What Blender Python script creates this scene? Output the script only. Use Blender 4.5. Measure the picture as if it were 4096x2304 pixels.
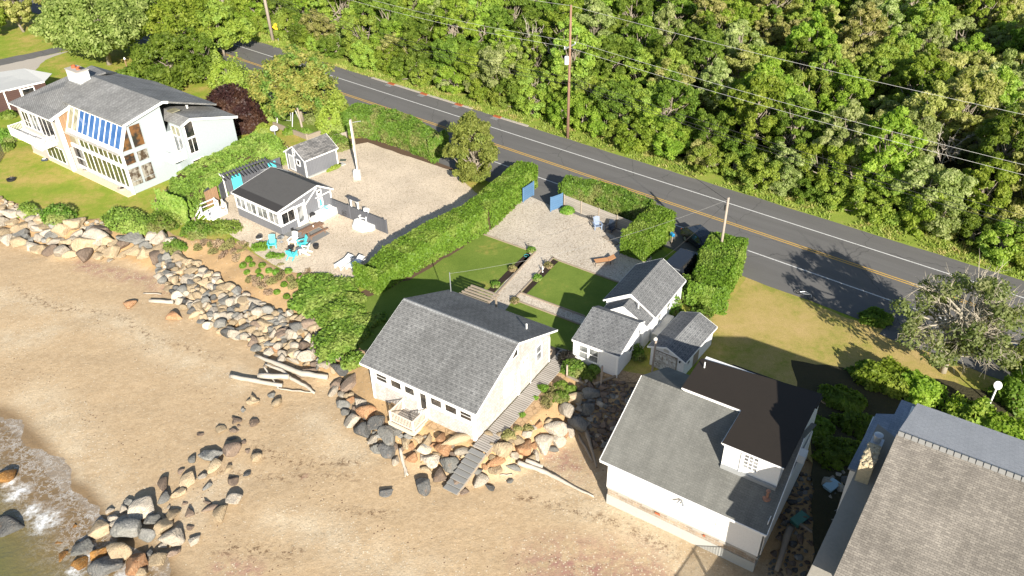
import bpy, bmesh, math, random
import numpy as np
from mathutils import Vector, Matrix, Euler
from mathutils.geometry import tessellate_polygon
R = math.radians
rng = np.random.default_rng(7)
random.seed(7)
for o in list(bpy.data.objects): bpy.data.objects.remove(o)
SC = bpy.context.scene
COL = SC.collection
# ---------------------------------------------------------------- camera (a drone about 40 m above the yards)
FPX = 3214.36; PITCH = R(34.5577); ROLL = R(1.0895); HC = 40.0
cp, sp, cr, sr = math.cos(PITCH), math.sin(PITCH), math.cos(ROLL), math.sin(ROLL)
fwd = np.array([0, cp, -sp]); r0 = np.array([1., 0, 0]); d0 = np.array([0, -sp, -cp])
right = cr*r0 + sr*d0; down = -sr*r0 + cr*d0
cam = bpy.data.cameras.new('camera'); camo = bpy.data.objects.new('camera', cam); COL.objects.link(camo)
cam.sensor_width = 36; cam.lens = FPX/4096*36; cam.clip_end = 1500; cam.clip_start = 0.5
m = Matrix.Identity(4)
for i in range(3):
    m[i][0] = right[i]; m[i][1] = -down[i]; m[i][2] = -fwd[i]
m[0][3], m[1][3], m[2][3] = 0, 0, HC
camo.matrix_world = m
SC.camera = camo
# ---------------------------------------------------------------- sky, sun, exposure
W = bpy.data.worlds.new('World'); SC.world = W; W.use_nodes = True
nt = W.node_tree; nt.nodes.clear()
sky = nt.nodes.new('ShaderNodeTexSky'); sky.sky_type = 'NISHITA'; sky.sun_disc = False
sky.sun_elevation = R(25); sky.sun_rotation = R(165)
bg = nt.nodes.new('ShaderNodeBackground'); bg.inputs[1].default_value = 0.07
wo = nt.nodes.new('ShaderNodeOutputWorld'); nt.links.new(sky.outputs[0], bg.inputs[0]); nt.links.new(bg.outputs[0], wo.inputs[0])
SD = Vector((math.cos(R(-75))*math.cos(R(25)), math.sin(R(-75))*math.cos(R(25)), math.sin(R(25))))
sl = bpy.data.lights.new('sun', 'SUN'); sl.energy = 5.0; sl.angle = R(0.5); sl.color = (1, .93, .82)
so = bpy.data.objects.new('sun', sl); COL.objects.link(so); so.location = (0, 0, 60)
so.rotation_euler = (-SD).to_track_quat('-Z', 'Y').to_euler()
SC.view_settings.view_transform = 'Standard'; SC.view_settings.look = 'None'
SC.view_settings.exposure = 1.08; SC.view_settings.gamma = 1
SC.render.engine = 'CYCLES'
# ---------------------------------------------------------------- where a point of the photograph (2576 px wide) stands in the place
K = 4096/2576
def ray(x, y):
    return right*((x*K-2048)/FPX) + down*((y*K-1152)/FPX) + fwd
def P(x, y, z=0.0):
    d = ray(x, y); t = (z-HC)/d[2]
    return np.array([d[0]*t, d[1]*t, z])
def PF(x, y, z=0.0): return P(x/K, y/K, z)
def proj(p):
    v = np.array(p, float)-np.array([0, 0, HC]); c = v@fwd
    return ((v@right)/c*FPX+2048)/K, ((v@down)/c*FPX+1152)/K, c
# ---------------------------------------------------------------- objects
def tag(o, label=None, cat=None, group=None, kind=None):
    if label: o['label'] = label
    if cat: o['category'] = cat
    if group: o['group'] = group
    if kind: o['kind'] = kind
    return o
def thing(name, label, cat, loc=(0, 0, 0), yaw=0, group=None):
    o = bpy.data.objects.new(name, None); COL.objects.link(o)
    o.location = tuple(float(v) for v in loc); o.rotation_euler = (0, 0, yaw)
    o.empty_display_size = .3
    return tag(o, label, cat, group)
def dup(o, loc=None, yaw=None, label=None, group=None, scale=None):
    def cpy(q, par):
        c = q.copy(); COL.objects.link(c)
        if par: adopt(c, par)
        for ch in kids(q): cpy(ch, c)
        return c
    c = cpy(o, None)
    if loc is not None: c.location = tuple(float(v) for v in loc)
    if yaw is not None: c.rotation_euler = (0, 0, yaw)
    if scale is not None: c.scale = scale if hasattr(scale, '__len__') else (scale,)*3
    if label: c['label'] = label
    if group: c['group'] = group
    return c
KID = {}
def kids(o): return KID.get(o.name, [])
def adopt(o, p):
    o.parent = p; KID.setdefault(p.name, []).append(o)
# ---------------------------------------------------------------- materials
MATS = {}
def nd(t, ty, **kw):
    n = t.nodes.new(ty)
    for k, v in kw.items(): setattr(n, k, v)
    return n
def lk(t, a, b): t.links.new(a, b)
def base(name, rough=.8, spec=.3, metal=0):
    m = bpy.data.materials.new(name); m.use_nodes = True; t = m.node_tree
    b = t.nodes['Principled BSDF']; b.inputs['Roughness'].default_value = rough
    b.inputs['Specular IOR Level'].default_value = spec; b.inputs['Metallic'].default_value = metal
    MATS[name] = m
    return m, t, b
def noise(t, vec, scale, detail=4, rough=.6):
    n = nd(t, 'ShaderNodeTexNoise'); n.inputs['Scale'].default_value = scale; n.inputs['Detail'].default_value = detail
    n.inputs['Roughness'].default_value = rough
    if vec is not None: lk(t, vec, n.inputs['Vector'])
    return n.outputs['Fac']
def ramp(t, fac, stops):
    n = nd(t, 'ShaderNodeValToRGB'); e = n.color_ramp.elements
    while len(e) < len(stops): e.new(0.5)
    for i, (p, c) in enumerate(stops):
        e[i].position = p; e[i].color = (c, c, c, 1) if not hasattr(c, '__len__') else (*c[:3], 1)
    lk(t, fac, n.inputs[0]); return n.outputs[0]
def mix(t, fac, a, b, mode='MIX'):
    n = nd(t, 'ShaderNodeMix', data_type='RGBA', blend_type=mode)
    for s, v in ((n.inputs[0], fac), (n.inputs[6], a), (n.inputs[7], b)):
        if hasattr(v, 'is_linked'): lk(t, v, s)
        elif hasattr(v, '__len__'): s.default_value = (*v[:3], 1)
        else: s.default_value = v if s.type == 'VALUE' else (v, v, v, 1)
    return n.outputs[2]
def mth(t, op, a, b=None, c=None):
    n = nd(t, 'ShaderNodeMath', operation=op)
    for i, v in enumerate((a, b, c)):
        if v is None: continue
        if hasattr(v, 'is_linked'): lk(t, v, n.inputs[i])
        else: n.inputs[i].default_value = v
    return n.outputs[0]
def bump(t, b, h, strength=.5, dist=.05):
    n = nd(t, 'ShaderNodeBump'); n.inputs['Strength'].default_value = strength; n.inputs['Distance'].default_value = dist
    lk(t, h, n.inputs['Height']); lk(t, n.outputs[0], b.inputs['Normal'])
def objc(t): return nd(t, 'ShaderNodeTexCoord').outputs['Object']
def uvc(t): return nd(t, 'ShaderNodeTexCoord').outputs['UV']
def attr(t, name): return nd(t, 'ShaderNodeAttribute', attribute_name=name).outputs['Fac']
def plain(name, c, c2=None, scale=3, rough=.6, spec=.3, metal=0, bmp=0, bs=20, bd=.02):
    m, t, b = base(name, rough, spec, metal); v = objc(t)
    c2 = c2 or tuple(x*.82 for x in c)
    f = mix(t, noise(t, v, scale, 5), c, c2); f2 = mix(t, ramp(t, noise(t, v, scale*9, 3), [(.35, 0), (.65, 1)]), f, tuple((x+y)/2*1.08 for x, y in zip(c, c2)))
    lk(t, f2, b.inputs['Base Color'])
    if bmp: bump(t, b, noise(t, v, bs, 3), bmp, bd)
    return m
def shingle(name, c1, c2, mortar, bw=.3, rh=.15, ms=.02, rough=.95, blot=.25, freq=2, squash=1.0, dot=0.0):
    m, t, b = base(name, rough, .15); v = uvc(t)
    br = nd(t, 'ShaderNodeTexBrick'); br.inputs['Scale'].default_value = 1; br.inputs['Brick Width'].default_value = bw
    br.inputs['Row Height'].default_value = rh; br.inputs['Mortar Size'].default_value = ms; br.inputs['Mortar Smooth'].default_value = .3
    br.inputs['Color1'].default_value = (*c1, 1); br.inputs['Color2'].default_value = (*c2, 1); br.inputs['Mortar'].default_value = (*mortar, 1)
    br.offset_frequency = freq; br.squash = squash; lk(t, v, br.inputs['Vector'])
    big = ramp(t, noise(t, v, .35, 4), [(.3, 1-blot), (.7, 1+blot*.4)])
    c = mix(t, 1.0, br.outputs['Color'], big, 'MULTIPLY')
    mp0 = nd(t, 'ShaderNodeMapping'); mp0.inputs['Scale'].default_value = (1.3, .16, 1); lk(t, v, mp0.inputs[0])
    c = mix(t, 1.0, c, ramp(t, noise(t, mp0.outputs[0], 1.5, 4), [(.35, 1-blot*.6), (.6, 1.04)]), 'MULTIPLY')
    fine = ramp(t, noise(t, v, 14, 3), [(.3, .8), (.7, 1.12)])
    c = mix(t, 1.0, c, fine, 'MULTIPLY')
    if dot:
        mp = nd(t, 'ShaderNodeMapping'); mp.inputs['Scale'].default_value = (1/.42, 1/.36, 1); lk(t, v, mp.inputs[0])
        sx = nd(t, 'ShaderNodeSeparateXYZ'); lk(t, mp.outputs[0], sx.inputs[0])
        row = mth(t, 'FLOOR', sx.outputs[1]); xo = mth(t, 'ADD', sx.outputs[0], mth(t, 'MULTIPLY', mth(t, 'MODULO', row, 2.0), .5))
        fx = mth(t, 'FRACT', xo); fy = mth(t, 'FRACT', sx.outputs[1])
        k = mth(t, 'MULTIPLY', mth(t, 'LESS_THAN', fx, .45), mth(t, 'LESS_THAN', fy, .42))
        k = mth(t, 'MULTIPLY', k, ramp(t, noise(t, v, 1.7, 3), [(.35, .2), (.6, 1)]))
        c = mix(t, mth(t, 'MULTIPLY', k, dot), c, mortar)
    lk(t, c, b.inputs['Base Color']); bump(t, b, br.outputs['Fac'], .35, -.01)
    return m
def boards(name, c, c2, gap, w=.14, gw=.12, axis=0, rough=.8):
    m, t, b = base(name, rough, .2); v = uvc(t)
    sx = nd(t, 'ShaderNodeSeparateXYZ'); lk(t, v, sx.inputs[0])
    q = mth(t, 'DIVIDE', sx.outputs[axis], w); fr = mth(t, 'FRACT', q); fl = mth(t, 'FLOOR', q)
    wn = nd(t, 'ShaderNodeTexWhiteNoise', noise_dimensions='1D'); lk(t, fl, wn.inputs['W'])
    mp = nd(t, 'ShaderNodeMapping'); mp.inputs['Scale'].default_value = (1, 12, 1) if axis == 1 else (12, 1, 1); lk(t, v, mp.inputs[0])
    g = noise(t, mp.outputs[0], 1.5, 5)
    col = mix(t, mth(t, 'MULTIPLY', mth(t, 'ADD', wn.outputs[0], g), .5), c, c2)
    ln = mth(t, 'LESS_THAN', fr, gw)
    col = mix(t, ln, col, gap); lk(t, col, b.inputs['Base Color'])
    bump(t, b, mth(t, 'SUBTRACT', 1.0, ln), .4, .01)
    return m
def leafmat(name, c1, c2, c3=None, trans=.47, rough=.55):
    """leaves: a colour of their own leaf by leaf and branch by branch, some light coming through"""
    m, t, b = base(name, rough, .25); v = objc(t)
    g = nd(t, 'ShaderNodeNewGeometry')
    oi = nd(t, 'ShaderNodeObjectInfo')
    f = mix(t, g.outputs['Random Per Island'], c1, c2)
    if c3: f = mix(t, ramp(t, noise(t, v, .55, 3), [(.48, 0), (.62, 1)]), f, c3)
    hs = nd(t, 'ShaderNodeHueSaturation'); lk(t, f, hs.inputs['Color'])
    lk(t, mth(t, 'MULTIPLY_ADD', oi.outputs['Random'], .022, .492), hs.inputs['Hue'])
    lk(t, mth(t, 'MULTIPLY_ADD', oi.outputs['Random'], .36, .92), hs.inputs['Value'])
    lk(t, hs.outputs[0], b.inputs['Base Color'])
    tr = nd(t, 'ShaderNodeBsdfTranslucent'); lk(t, mix(t, 1.0, hs.outputs[0], (1.3, 1.5, .5), 'MULTIPLY'), tr.inputs[0])
    ms = nd(t, 'ShaderNodeMixShader'); ms.inputs[0].default_value = trans
    out = t.nodes['Material Output']; lk(t, b.outputs[0], ms.inputs[1]); lk(t, tr.outputs[0], ms.inputs[2]); lk(t, ms.outputs[0], out.inputs[0])
    return m
def grassmat(name, stops, scale=.12, fine=6, bmp=.5):
    m, t, b = base(name, .95, .1); v = objc(t)
    f = mth(t, 'ADD', mth(t, 'MULTIPLY', noise(t, v, scale, 6, .65), .75), mth(t, 'MULTIPLY', noise(t, v, fine, 4, .7), .25))
    c = ramp(t, f, stops)
    c = mix(t, 1.0, c, ramp(t, noise(t, v, 22, 3, .8), [(.3, .6), (.7, 1.35)]), 'MULTIPLY')
    lk(t, c, b.inputs['Base Color']); bump(t, b, noise(t, v, 14, 4, .8), bmp, .08)
    return m
def gravelmat(name, c1, c2, c3, scale=9, weeds=None):
    m, t, b = base(name, .95, .1); v = objc(t)
    vo = nd(t, 'ShaderNodeTexVoronoi'); vo.inputs['Scale'].default_value = scale; lk(t, v, vo.inputs['Vector'])
    sx = nd(t, 'ShaderNodeSeparateXYZ'); lk(t, vo.outputs['Color'], sx.inputs[0])
    c = mix(t, sx.outputs[0], c1, c2)
    c = mix(t, mth(t, 'GREATER_THAN', sx.outputs[1], .86), c, c3)
    c = mix(t, 1.0, c, ramp(t, noise(t, v, .25, 5), [(.3, .82), (.7, 1.08)]), 'MULTIPLY')
    c = mix(t, 1.0, c, ramp(t, vo.outputs['Distance'], [(.0, 1.05), (.6, .72)]), 'MULTIPLY')
    if weeds:
        k = mth(t, 'MULTIPLY', ramp(t, noise(t, v, .5, 4), [(.5, 0), (.62, 1)]), ramp(t, noise(t, v, 5, 4, .8), [(.58, 0), (.64, 1)]))
        c = mix(t, k, c, weeds)
    lk(t, c, b.inputs['Base Color']); bump(t, b, vo.outputs['Distance'], .6, -.04)
    return m
white = plain('white_paint', (.78, .78, .76), (.72, .72, .70), 2, .55)
offwhite = plain('weathered_white', (.62, .60, .55), (.48, .46, .42), 3, .8)
trimw = plain('trim_white', (.82, .82, .8), (.76, .76, .74), 1.5, .5)
rgrey = shingle('roof_grey', (.225, .228, .225), (.17, .172, .17), (.085, .086, .088), .34, .15, .012, dot=.75)
rgrey2 = shingle('roof_grey_plain', (.255, .265, .28), (.19, .20, .212), (.12, .125, .135), .30, .14, .014)
rleft = shingle('roof_left', (.30, .30, .29), (.235, .235, .23), (.13, .13, .13), .5, .2, .02)
rcot = shingle('roof_cottage', (.22, .225, .225), (.175, .178, .18), (.075, .078, .085), .3, .14, .012, dot=.8)
rwhite = shingle('roof_slate', (.182, .182, .166), (.158, .158, .145), (.13, .13, .12), .3, .15, .01, blot=.18)
rbrown = shingle('roof_brown_shingle', (.275, .25, .215), (.19, .172, .15), (.12, .11, .095), .26, .115, .010, blot=.25)
rlight = shingle('roof_granule_light', (.50, .50, .50), (.46, .46, .465), (.30, .30, .31), .42, .16, .006, blot=.06, dot=.35)
rblue = shingle('roof_bluegrey', (.30, .34, .40), (.26, .3, .36), (.2, .23, .28), .4, .2, .01)
rtan = plain('roof_tan_weathered', (.30, .28, .24), (.2, .19, .165), .8, .95, .1, bmp=.5, bs=10)
rtar = plain('roof_tar', (.095, .092, .088), (.06, .058, .056), .5, .8, .3)
rtarb = plain('roof_tar_brown', (.030, .023, .017), (.019, .0155, .0125), .6, .75, .3)
wshin = shingle('wall_shingle_pale', (.58, .55, .52), (.42, .395, .37), (.33, .31, .29), .18, .14, .012, blot=.12)
wgrey = boards('wall_grey', (.165, .17, .185), (.145, .15, .165), (.09, .095, .105), .2, .08, 0, .6)
wdark = boards('wall_dark_panel', (.10, .103, .115), (.085, .088, .1), (.05, .05, .06), .3, .06, 0, .7)
wsid = boards('wall_clapboard', (.80, .80, .79), (.74, .74, .74), (.55, .56, .58), .13, .12, 1, .6)
wblue = plain('wall_pale_stucco', (.33, .375, .39), (.31, .355, .37), .7, .8)
wbrown = boards('wall_brown_siding', (.085, .05, .042), (.07, .04, .035), (.03, .02, .02), .25, .08, 1, .8)
wood = boards('weathered_deck', (.42, .39, .35), (.30, .275, .245), (.08, .07, .06), .2, .2, 1, .9)
woodv = boards('weathered_boards', (.42, .38, .33), (.30, .27, .23), (.14, .12, .10), .2, .1, 1, .9)
woodb = boards('cedar_boards', (.34, .21, .12), (.22, .14, .085), (.10, .06, .04), .2, .08, 0, .8)
woodt = plain('old_timber', (.32, .27, .21), (.22, .18, .14), 4, .9, .1, bmp=.3)
pole_m = plain('pole_wood', (.38, .34, .29), (.26, .2, .16), 2, .9, .1, bmp=.4)
pole_r = plain('pole_wood_red', (.27, .17, .12), (.2, .12, .085), 1.5, .9, .1, bmp=.4)
drift = plain('driftwood', (.47, .43, .37), (.30, .27, .225), 3, .9, .1, bmp=.7, bs=9, bd=.05)
brick = shingle('old_brick', (.42, .33, .24), (.33, .27, .21), (.46, .43, .38), .42, .21, .018, blot=.3)
conc = plain('concrete', (.46, .46, .43), (.34, .34, .31), .8, .9, .2, bmp=.4, bs=8)
metal = plain('galvanised', (.5, .52, .54), (.4, .42, .44), 3, .4, .5, .6)
black = plain('black_iron', (.02, .02, .022), (.03, .03, .03), 4, .5)
turq = plain('turquoise_paint', (.08, .55, .58), (.07, .48, .52), 3, .5)
bluegate = boards('blue_gate_boards', (.085, .17, .29), (.075, .15, .26), (.05, .1, .18), .25, .08, 1, .6)
brickred = plain('brick_red', (.42, .12, .05), (.3, .09, .04), 8, .9)
tanc = plain('tan_canvas', (.50, .26, .12), (.44, .22, .1), 4, .8)
stone_t = plain('stone_yellow', (.55, .46, .30), (.36, .30, .2), 6, .95, .1, bmp=1, bs=6, bd=.1)
mortarm = plain('stained_board', (.45, .43, .38), (.3, .28, .25), 4, .9)
wicker = shingle('woven_fence', (.42, .37, .32), (.33, .29, .25), (.2, .17, .15), .2, .1, .015)
navy = plain('navy_paint', (.03, .045, .075), (.02, .03, .05), 3, .35, .5)
carpaint = plain('dark_car_paint', (.018, .022, .03), (.015, .018, .025), 2, .22, .6)
yellowk = plain('yellow_plastic', (.72, .78, .18), (.66, .72, .16), 3, .4)
def glass(name, c, c2, scale=1.2, rough=.06):
    m, t, b = base(name, rough, .8); v = objc(t)
    lk(t, mix(t, ramp(t, noise(t, v, scale, 3), [(.42, 0), (.58, 1)]), c, c2), b.inputs['Base Color']); return m
gdark = glass('glass_dark', (.012, .014, .016), (.05, .045, .04))
ggrey = glass('glass_curtain', (.10, .105, .11), (.30, .31, .31))
gbrown = glass('glass_room', (.17, .085, .035), (.035, .03, .027), .9)
gcream = glass('glass_furnished_room', (.30, .28, .24), (.07, .05, .035), 1.6)
ggreen = glass('glass_lawn_reflection', (.10, .105, .045), (.04, .045, .03), .8)
gblue = glass('glass_blue_shade', (.02, .085, .26), (.05, .13, .32), .6)
gtan = glass('glass_tan_shade', (.28, .27, .18), (.22, .21, .15), .7)
gturq = glass('glass_turquoise', (.05, .45, .45), (.1, .5, .5), .7)
# ---------------------------------------------------------------- mesh building
class MB:
    def __init__(s): s.v = []; s.f = []
    def poly(s, pts):
        n = len(s.v); s.v += [tuple(map(float, p)) for p in pts]; s.f.append(list(range(n, n+len(pts)))); return s
    def box(s, a, b):
        x0, y0, z0 = a; x1, y1, z1 = b; n = len(s.v)
        s.v += [(x0, y0, z0), (x1, y0, z0), (x1, y1, z0), (x0, y1, z0), (x0, y0, z1), (x1, y0, z1), (x1, y1, z1), (x0, y1, z1)]
        s.f += [[n+i for i in q] for q in ((0, 3, 2, 1), (4, 5, 6, 7), (0, 1, 5, 4), (1, 2, 6, 5), (2, 3, 7, 6), (3, 0, 4, 7))]; return s
    def slab(s, pts, th):
        """prism: a planar polygon thickened downwards along its normal"""
        p = [np.array(q, float) for q in pts]; n = np.cross(p[1]-p[0], p[2]-p[0]); n /= np.linalg.norm(n)
        if n[2] < 0 or (abs(n[2]) < 1e-6 and th < 0): n = -n; p = p[::-1]
        q = [a-n*abs(th) for a in p]; k = len(p); b0 = len(s.v)
        s.v += [tuple(a) for a in p]+[tuple(a) for a in q]
        s.f.append(list(range(b0, b0+k))); s.f.append(list(range(b0+2*k-1, b0+k-1, -1)))
        for i in range(k): j = (i+1) % k; s.f.append([b0+j, b0+i, b0+k+i, b0+k+j])
        return s
    def bar(s, a, b, w, h=None, up=(0, 0, 1)):
        h = h or w; a = np.array(a, float); b = np.array(b, float); d = b-a; L = np.linalg.norm(d); d /= L
        u = np.cross(np.array(up, float), d)
        if np.linalg.norm(u) < 1e-4: u = np.cross(np.array([1., 0, 0]), d)
        u /= np.linalg.norm(u); v = np.cross(d, u); n = len(s.v)
        for q in (a, b):
            for i, j in ((-1, -1), (1, -1), (1, 1), (-1, 1)): s.v.append(tuple(q+u*w/2*i+v*h/2*j))
        s.f += [[n+i for i in q] for q in ((0, 3, 2, 1), (4, 5, 6, 7), (0, 1, 5, 4), (1, 2, 6, 5), (2, 3, 7, 6), (3, 0, 4, 7))]; return s
    def tube(s, pts, rad, sides=8, cap=True):
        pts = [np.array(p, float) for p in pts]; rad = rad if hasattr(rad, '__len__') else [rad]*len(pts); n0 = len(s.v)
        for i, p in enumerate(pts):
            d = pts[min(i+1, len(pts)-1)]-pts[max(i-1, 0)]; d /= (np.linalg.norm(d)+1e-9)
            u = np.cross(d, [0, 0, 1.] if abs(d[2]) < .95 else [1., 0, 0]); u /= np.linalg.norm(u); v = np.cross(d, u)
            for k in range(sides):
                a = 2*math.pi*k/sides; s.v.append(tuple(p+(u*math.cos(a)+v*math.sin(a))*rad[i]))
        for i in range(len(pts)-1):
            for k in range(sides):
                a = n0+i*sides+k; b = n0+i*sides+(k+1) % sides; s.f.append([a, b, b+sides, a+sides])
        if cap: s.f.append([n0+k for k in range(sides)][::-1]); e = n0+(len(pts)-1)*sides; s.f.append([e+k for k in range(sides)])
        return s
    def lathe(s, c, prof, sides=12):
        c = np.array(c, float); n0 = len(s.v)
        for r_, z in prof:
            for k in range(sides): a = 2*math.pi*k/sides; s.v.append((c[0]+r_*math.cos(a), c[1]+r_*math.sin(a), c[2]+z))
        for i in range(len(prof)-1):
            for k in range(sides):
                a = n0+i*sides+k; b = n0+i*sides+(k+1) % sides; s.f.append([a, b, b+sides, a+sides])
        s.f.append([n0+k for k in range(sides)][::-1]); e = n0+(len(prof)-1)*sides; s.f.append([e+k for k in range(sides)])
        return s
    def build(s, name, mat, parent=None, smooth=False, bevel=0):
        me = bpy.data.meshes.new(name); me.from_pydata(s.v, [], s.f); me.update()
        uv = me.uv_layers.new(name='UVMap'); co = s.v
        for p in me.polygons:
            n = p.normal
            if abs(n.z) > .97: tx, ty = Vector((1, 0, 0)), Vector((0, 1, 0))
            else: tx = Vector((0, 0, 1)).cross(n).normalized(); ty = n.cross(tx)
            for li in p.loop_indices:
                q = Vector(co[me.loops[li].vertex_index]); uv.data[li].uv = (q.dot(tx)+50, q.dot(ty)+50)
        if smooth:
            for p in me.polygons: p.use_smooth = True
        me.materials.append(mat); o = bpy.data.objects.new(name, me); COL.objects.link(o)
        if parent: adopt(o, parent)
        if bevel:
            b = o.modifiers.new('bevel', 'BEVEL'); b.width = bevel; b.segments = 2; b.limit_method = 'ANGLE'
        return o
def quadmesh(name, V, mat, parent=None, uv=False):
    """V: (N,4,3) loose quads"""
    N = len(V); me = bpy.data.meshes.new(name)
    me.vertices.add(N*4); me.vertices.foreach_set('co', V.reshape(-1).astype(np.float32))
    me.loops.add(N*4); me.loops.foreach_set('vertex_index', np.arange(N*4, dtype=np.int32))
    me.polygons.add(N); me.polygons.foreach_set('loop_start', np.arange(0, N*4, 4, dtype=np.int32))
    me.polygons.foreach_set('loop_total', np.full(N, 4, dtype=np.int32)); me.update(calc_edges=True); me.validate()
    me.materials.append(mat); o = bpy.data.objects.new(name, me); COL.objects.link(o)
    if parent: adopt(o, parent)
    return o
def leaves(pos, nrm, size, jit=.5, asp=1.5, g=None):
    g = g or rng; n = len(pos); nn = nrm+g.normal(0, jit, (n, 3)); nn /= np.linalg.norm(nn, axis=1)[:, None]+1e-9
    u = np.cross(nn, g.normal(0, 1, (n, 3))); u /= np.linalg.norm(u, axis=1)[:, None]+1e-9; v = np.cross(nn, u)
    sz = size*g.uniform(.6, 1.35, n)[:, None]; a = u*sz*.5*asp; b = v*sz*.5
    return np.stack([pos-a, pos-b*.9+a*.1, pos+a, pos+b], 1)
def sheet(name, pts, z, mat, wob=0.0, step=.8, **kw):
    """flat ground sheet from a world outline, its edge a little irregular"""
    out = []
    for i in range(len(pts)):
        a = np.array(pts[i][:2], float); b = np.array(pts[(i+1) % len(pts)][:2], float); n = max(1, int(np.linalg.norm(b-a)/step)) if wob else 1
        for k in range(n):
            p = a+(b-a)*k/n
            if wob and k: p = p+rng.normal(0, wob, 2)
            out.append((p[0], p[1], z))
    tris = tessellate_polygon([[Vector(p) for p in out]])
    me = bpy.data.meshes.new(name); me.from_pydata(out, [], [list(t) for t in tris]); me.update()
    bm = bmesh.new(); bm.from_mesh(me); bmesh.ops.recalc_face_normals(bm, faces=bm.faces)
    for f in bm.faces:
        if f.normal.z < 0: f.normal_flip()
    bm.to_mesh(me); bm.free()
    me.materials.append(mat); o = bpy.data.objects.new(name, me); COL.objects.link(o)
    tag(o, **({'kind': 'structure'} | kw)); return o
def D(*pts, z=0.0): return [P(x, y, z) for x, y in pts]
# ================================================================ terrain
RY = R(-39.96); RA = np.array([math.cos(RY), math.sin(RY)]); RN = np.array([-math.sin(RY), math.cos(RY)])
def road(a, n): return RA*a+RN*n
CREST = [p[:2] for p in D((-400, 470), (0, 497), (60, 516), (110, 528), (200, 552), (270, 548), (330, 545), (400, 565), (440, 592), (520, 600), (600, 612), (650, 645), (700, 675), (780, 685), (840, 675), (910, 692), (900, 740), (895, 800), (915, 850), (922, 905), (945, 960), (1010, 1040), (1090, 1075), (1200, 1112), (1270, 1106), (1330, 1050), (1400, 985), (1425, 935), (1470, 925), (1560, 960), (1660, 960))]
CREST += [P(2080, 1000)[:2], P(2120, 1180)[:2], P(2180, 1449)[:2], P(2250, 1900)[:2]]
TOE = [p[:2] for p in D((-400, 560), (0, 600), (130, 655), (290, 660), (390, 705), (440, 770), (530, 835), (640, 872), (690, 905), (780, 960), (845, 975), (880, 1050), (940, 1140), (1060, 1195), (1180, 1222), (1290, 1200), (1450, 1110), (1500, 1190), (1535, 1262), (1900, 1430), (2200, 1600), (2500, 2200), z=-1.7)]
WAT = [p[:2] for p in D((-500, 960), (-15, 1048), (12, 1060), (48, 1100), (70, 1120), (92, 1152), (125, 1195), (150, 1228), (190, 1250), (222, 1288), (235, 1325), (290, 1365), (355, 1410), (390, 1440), (430, 1500), (600, 1650), (1200, 2200), z=-2.5)]
def pdist(X, line):
    L = np.array(line, float); A = L[:-1]; AB = L[1:]-A; out = []
    for i in range(0, len(X), 20000):
        x = X[i:i+20000, None, :]; t = np.clip(((x-A)*AB).sum(-1)/(AB*AB).sum(-1), 0, 1); dd = x-A-t[..., None]*AB
        out.append(np.sqrt((dd*dd).sum(-1)).min(1))
    return np.concatenate(out)
def inside(X, poly):
    p = np.array(poly, float); q = np.roll(p, 1, axis=0); dy = q[:, 1]-p[:, 1]; dy = np.where(dy == 0, 1e-12, dy); out = []
    for i in range(0, len(X), 20000):
        x = X[i:i+20000]; k = (p[:, 1] > x[:, 1:]) != (q[:, 1] > x[:, 1:]); xi = (q[:, 0]-p[:, 0])*(x[:, 1:]-p[:, 1])/dy+p[:, 0]
        out.append((k & (x[:, :1] < xi)).sum(1) % 2 == 1)
    return np.concatenate(out)
FAR = [np.array([60., -60.]), np.array([-200., -60.]), np.array([-200., 90.])]
def seaward(X, line): return inside(X, list(line)+[np.array([60., line[-1][1]-30])]+FAR)
def zfun(X):
    X = np.atleast_2d(np.asarray(X, float))[:, :2]
    s1 = seaward(X, CREST); s2 = seaward(X, TOE) & s1; s3 = seaward(X, WAT) & s2
    dc, dt, dw = pdist(X, CREST), pdist(X, TOE), pdist(X, WAT)
    z = np.where(s1, 0, -.12-.25*np.clip(dc, 0, 3))
    t = dc/(dc+dt+1e-6); t = t*t*(3-2*t)*.5+t*.5
    z = np.where(s1 & ~s2, -.04-1.66*t, z)
    t2 = dt/(dt+dw+1e-6); z = np.where(s2 & ~s3, -1.7-.8*t2, z)
    return np.where(s3, -2.5-.12*dw, z)
def PT(x, y, up=0.0):
    """the terrain point seen at a pixel"""
    z = 0.0
    for _ in range(14): z = .5*z+.5*float(zfun(P(x, y, z+up))[0]); z = min(z, 0)
    return P(x, y, z+up)-np.array([0, 0, up])
def fbm(X, s, seed=0):
    g = np.random.default_rng(seed); v = np.zeros(len(X)); a = 1
    for o in range(4):
        th = g.uniform(0, 6.28, 6); ph = g.uniform(0, 6.28, 6); k = s*2**o*g.uniform(.7, 1.3, 6)
        v += a*sum(np.sin(X[:, 0]*k[i]*np.cos(th[i])+X[:, 1]*k[i]*np.sin(th[i])+ph[i]) for i in range(6))/6; a *= .55
    return v
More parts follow.
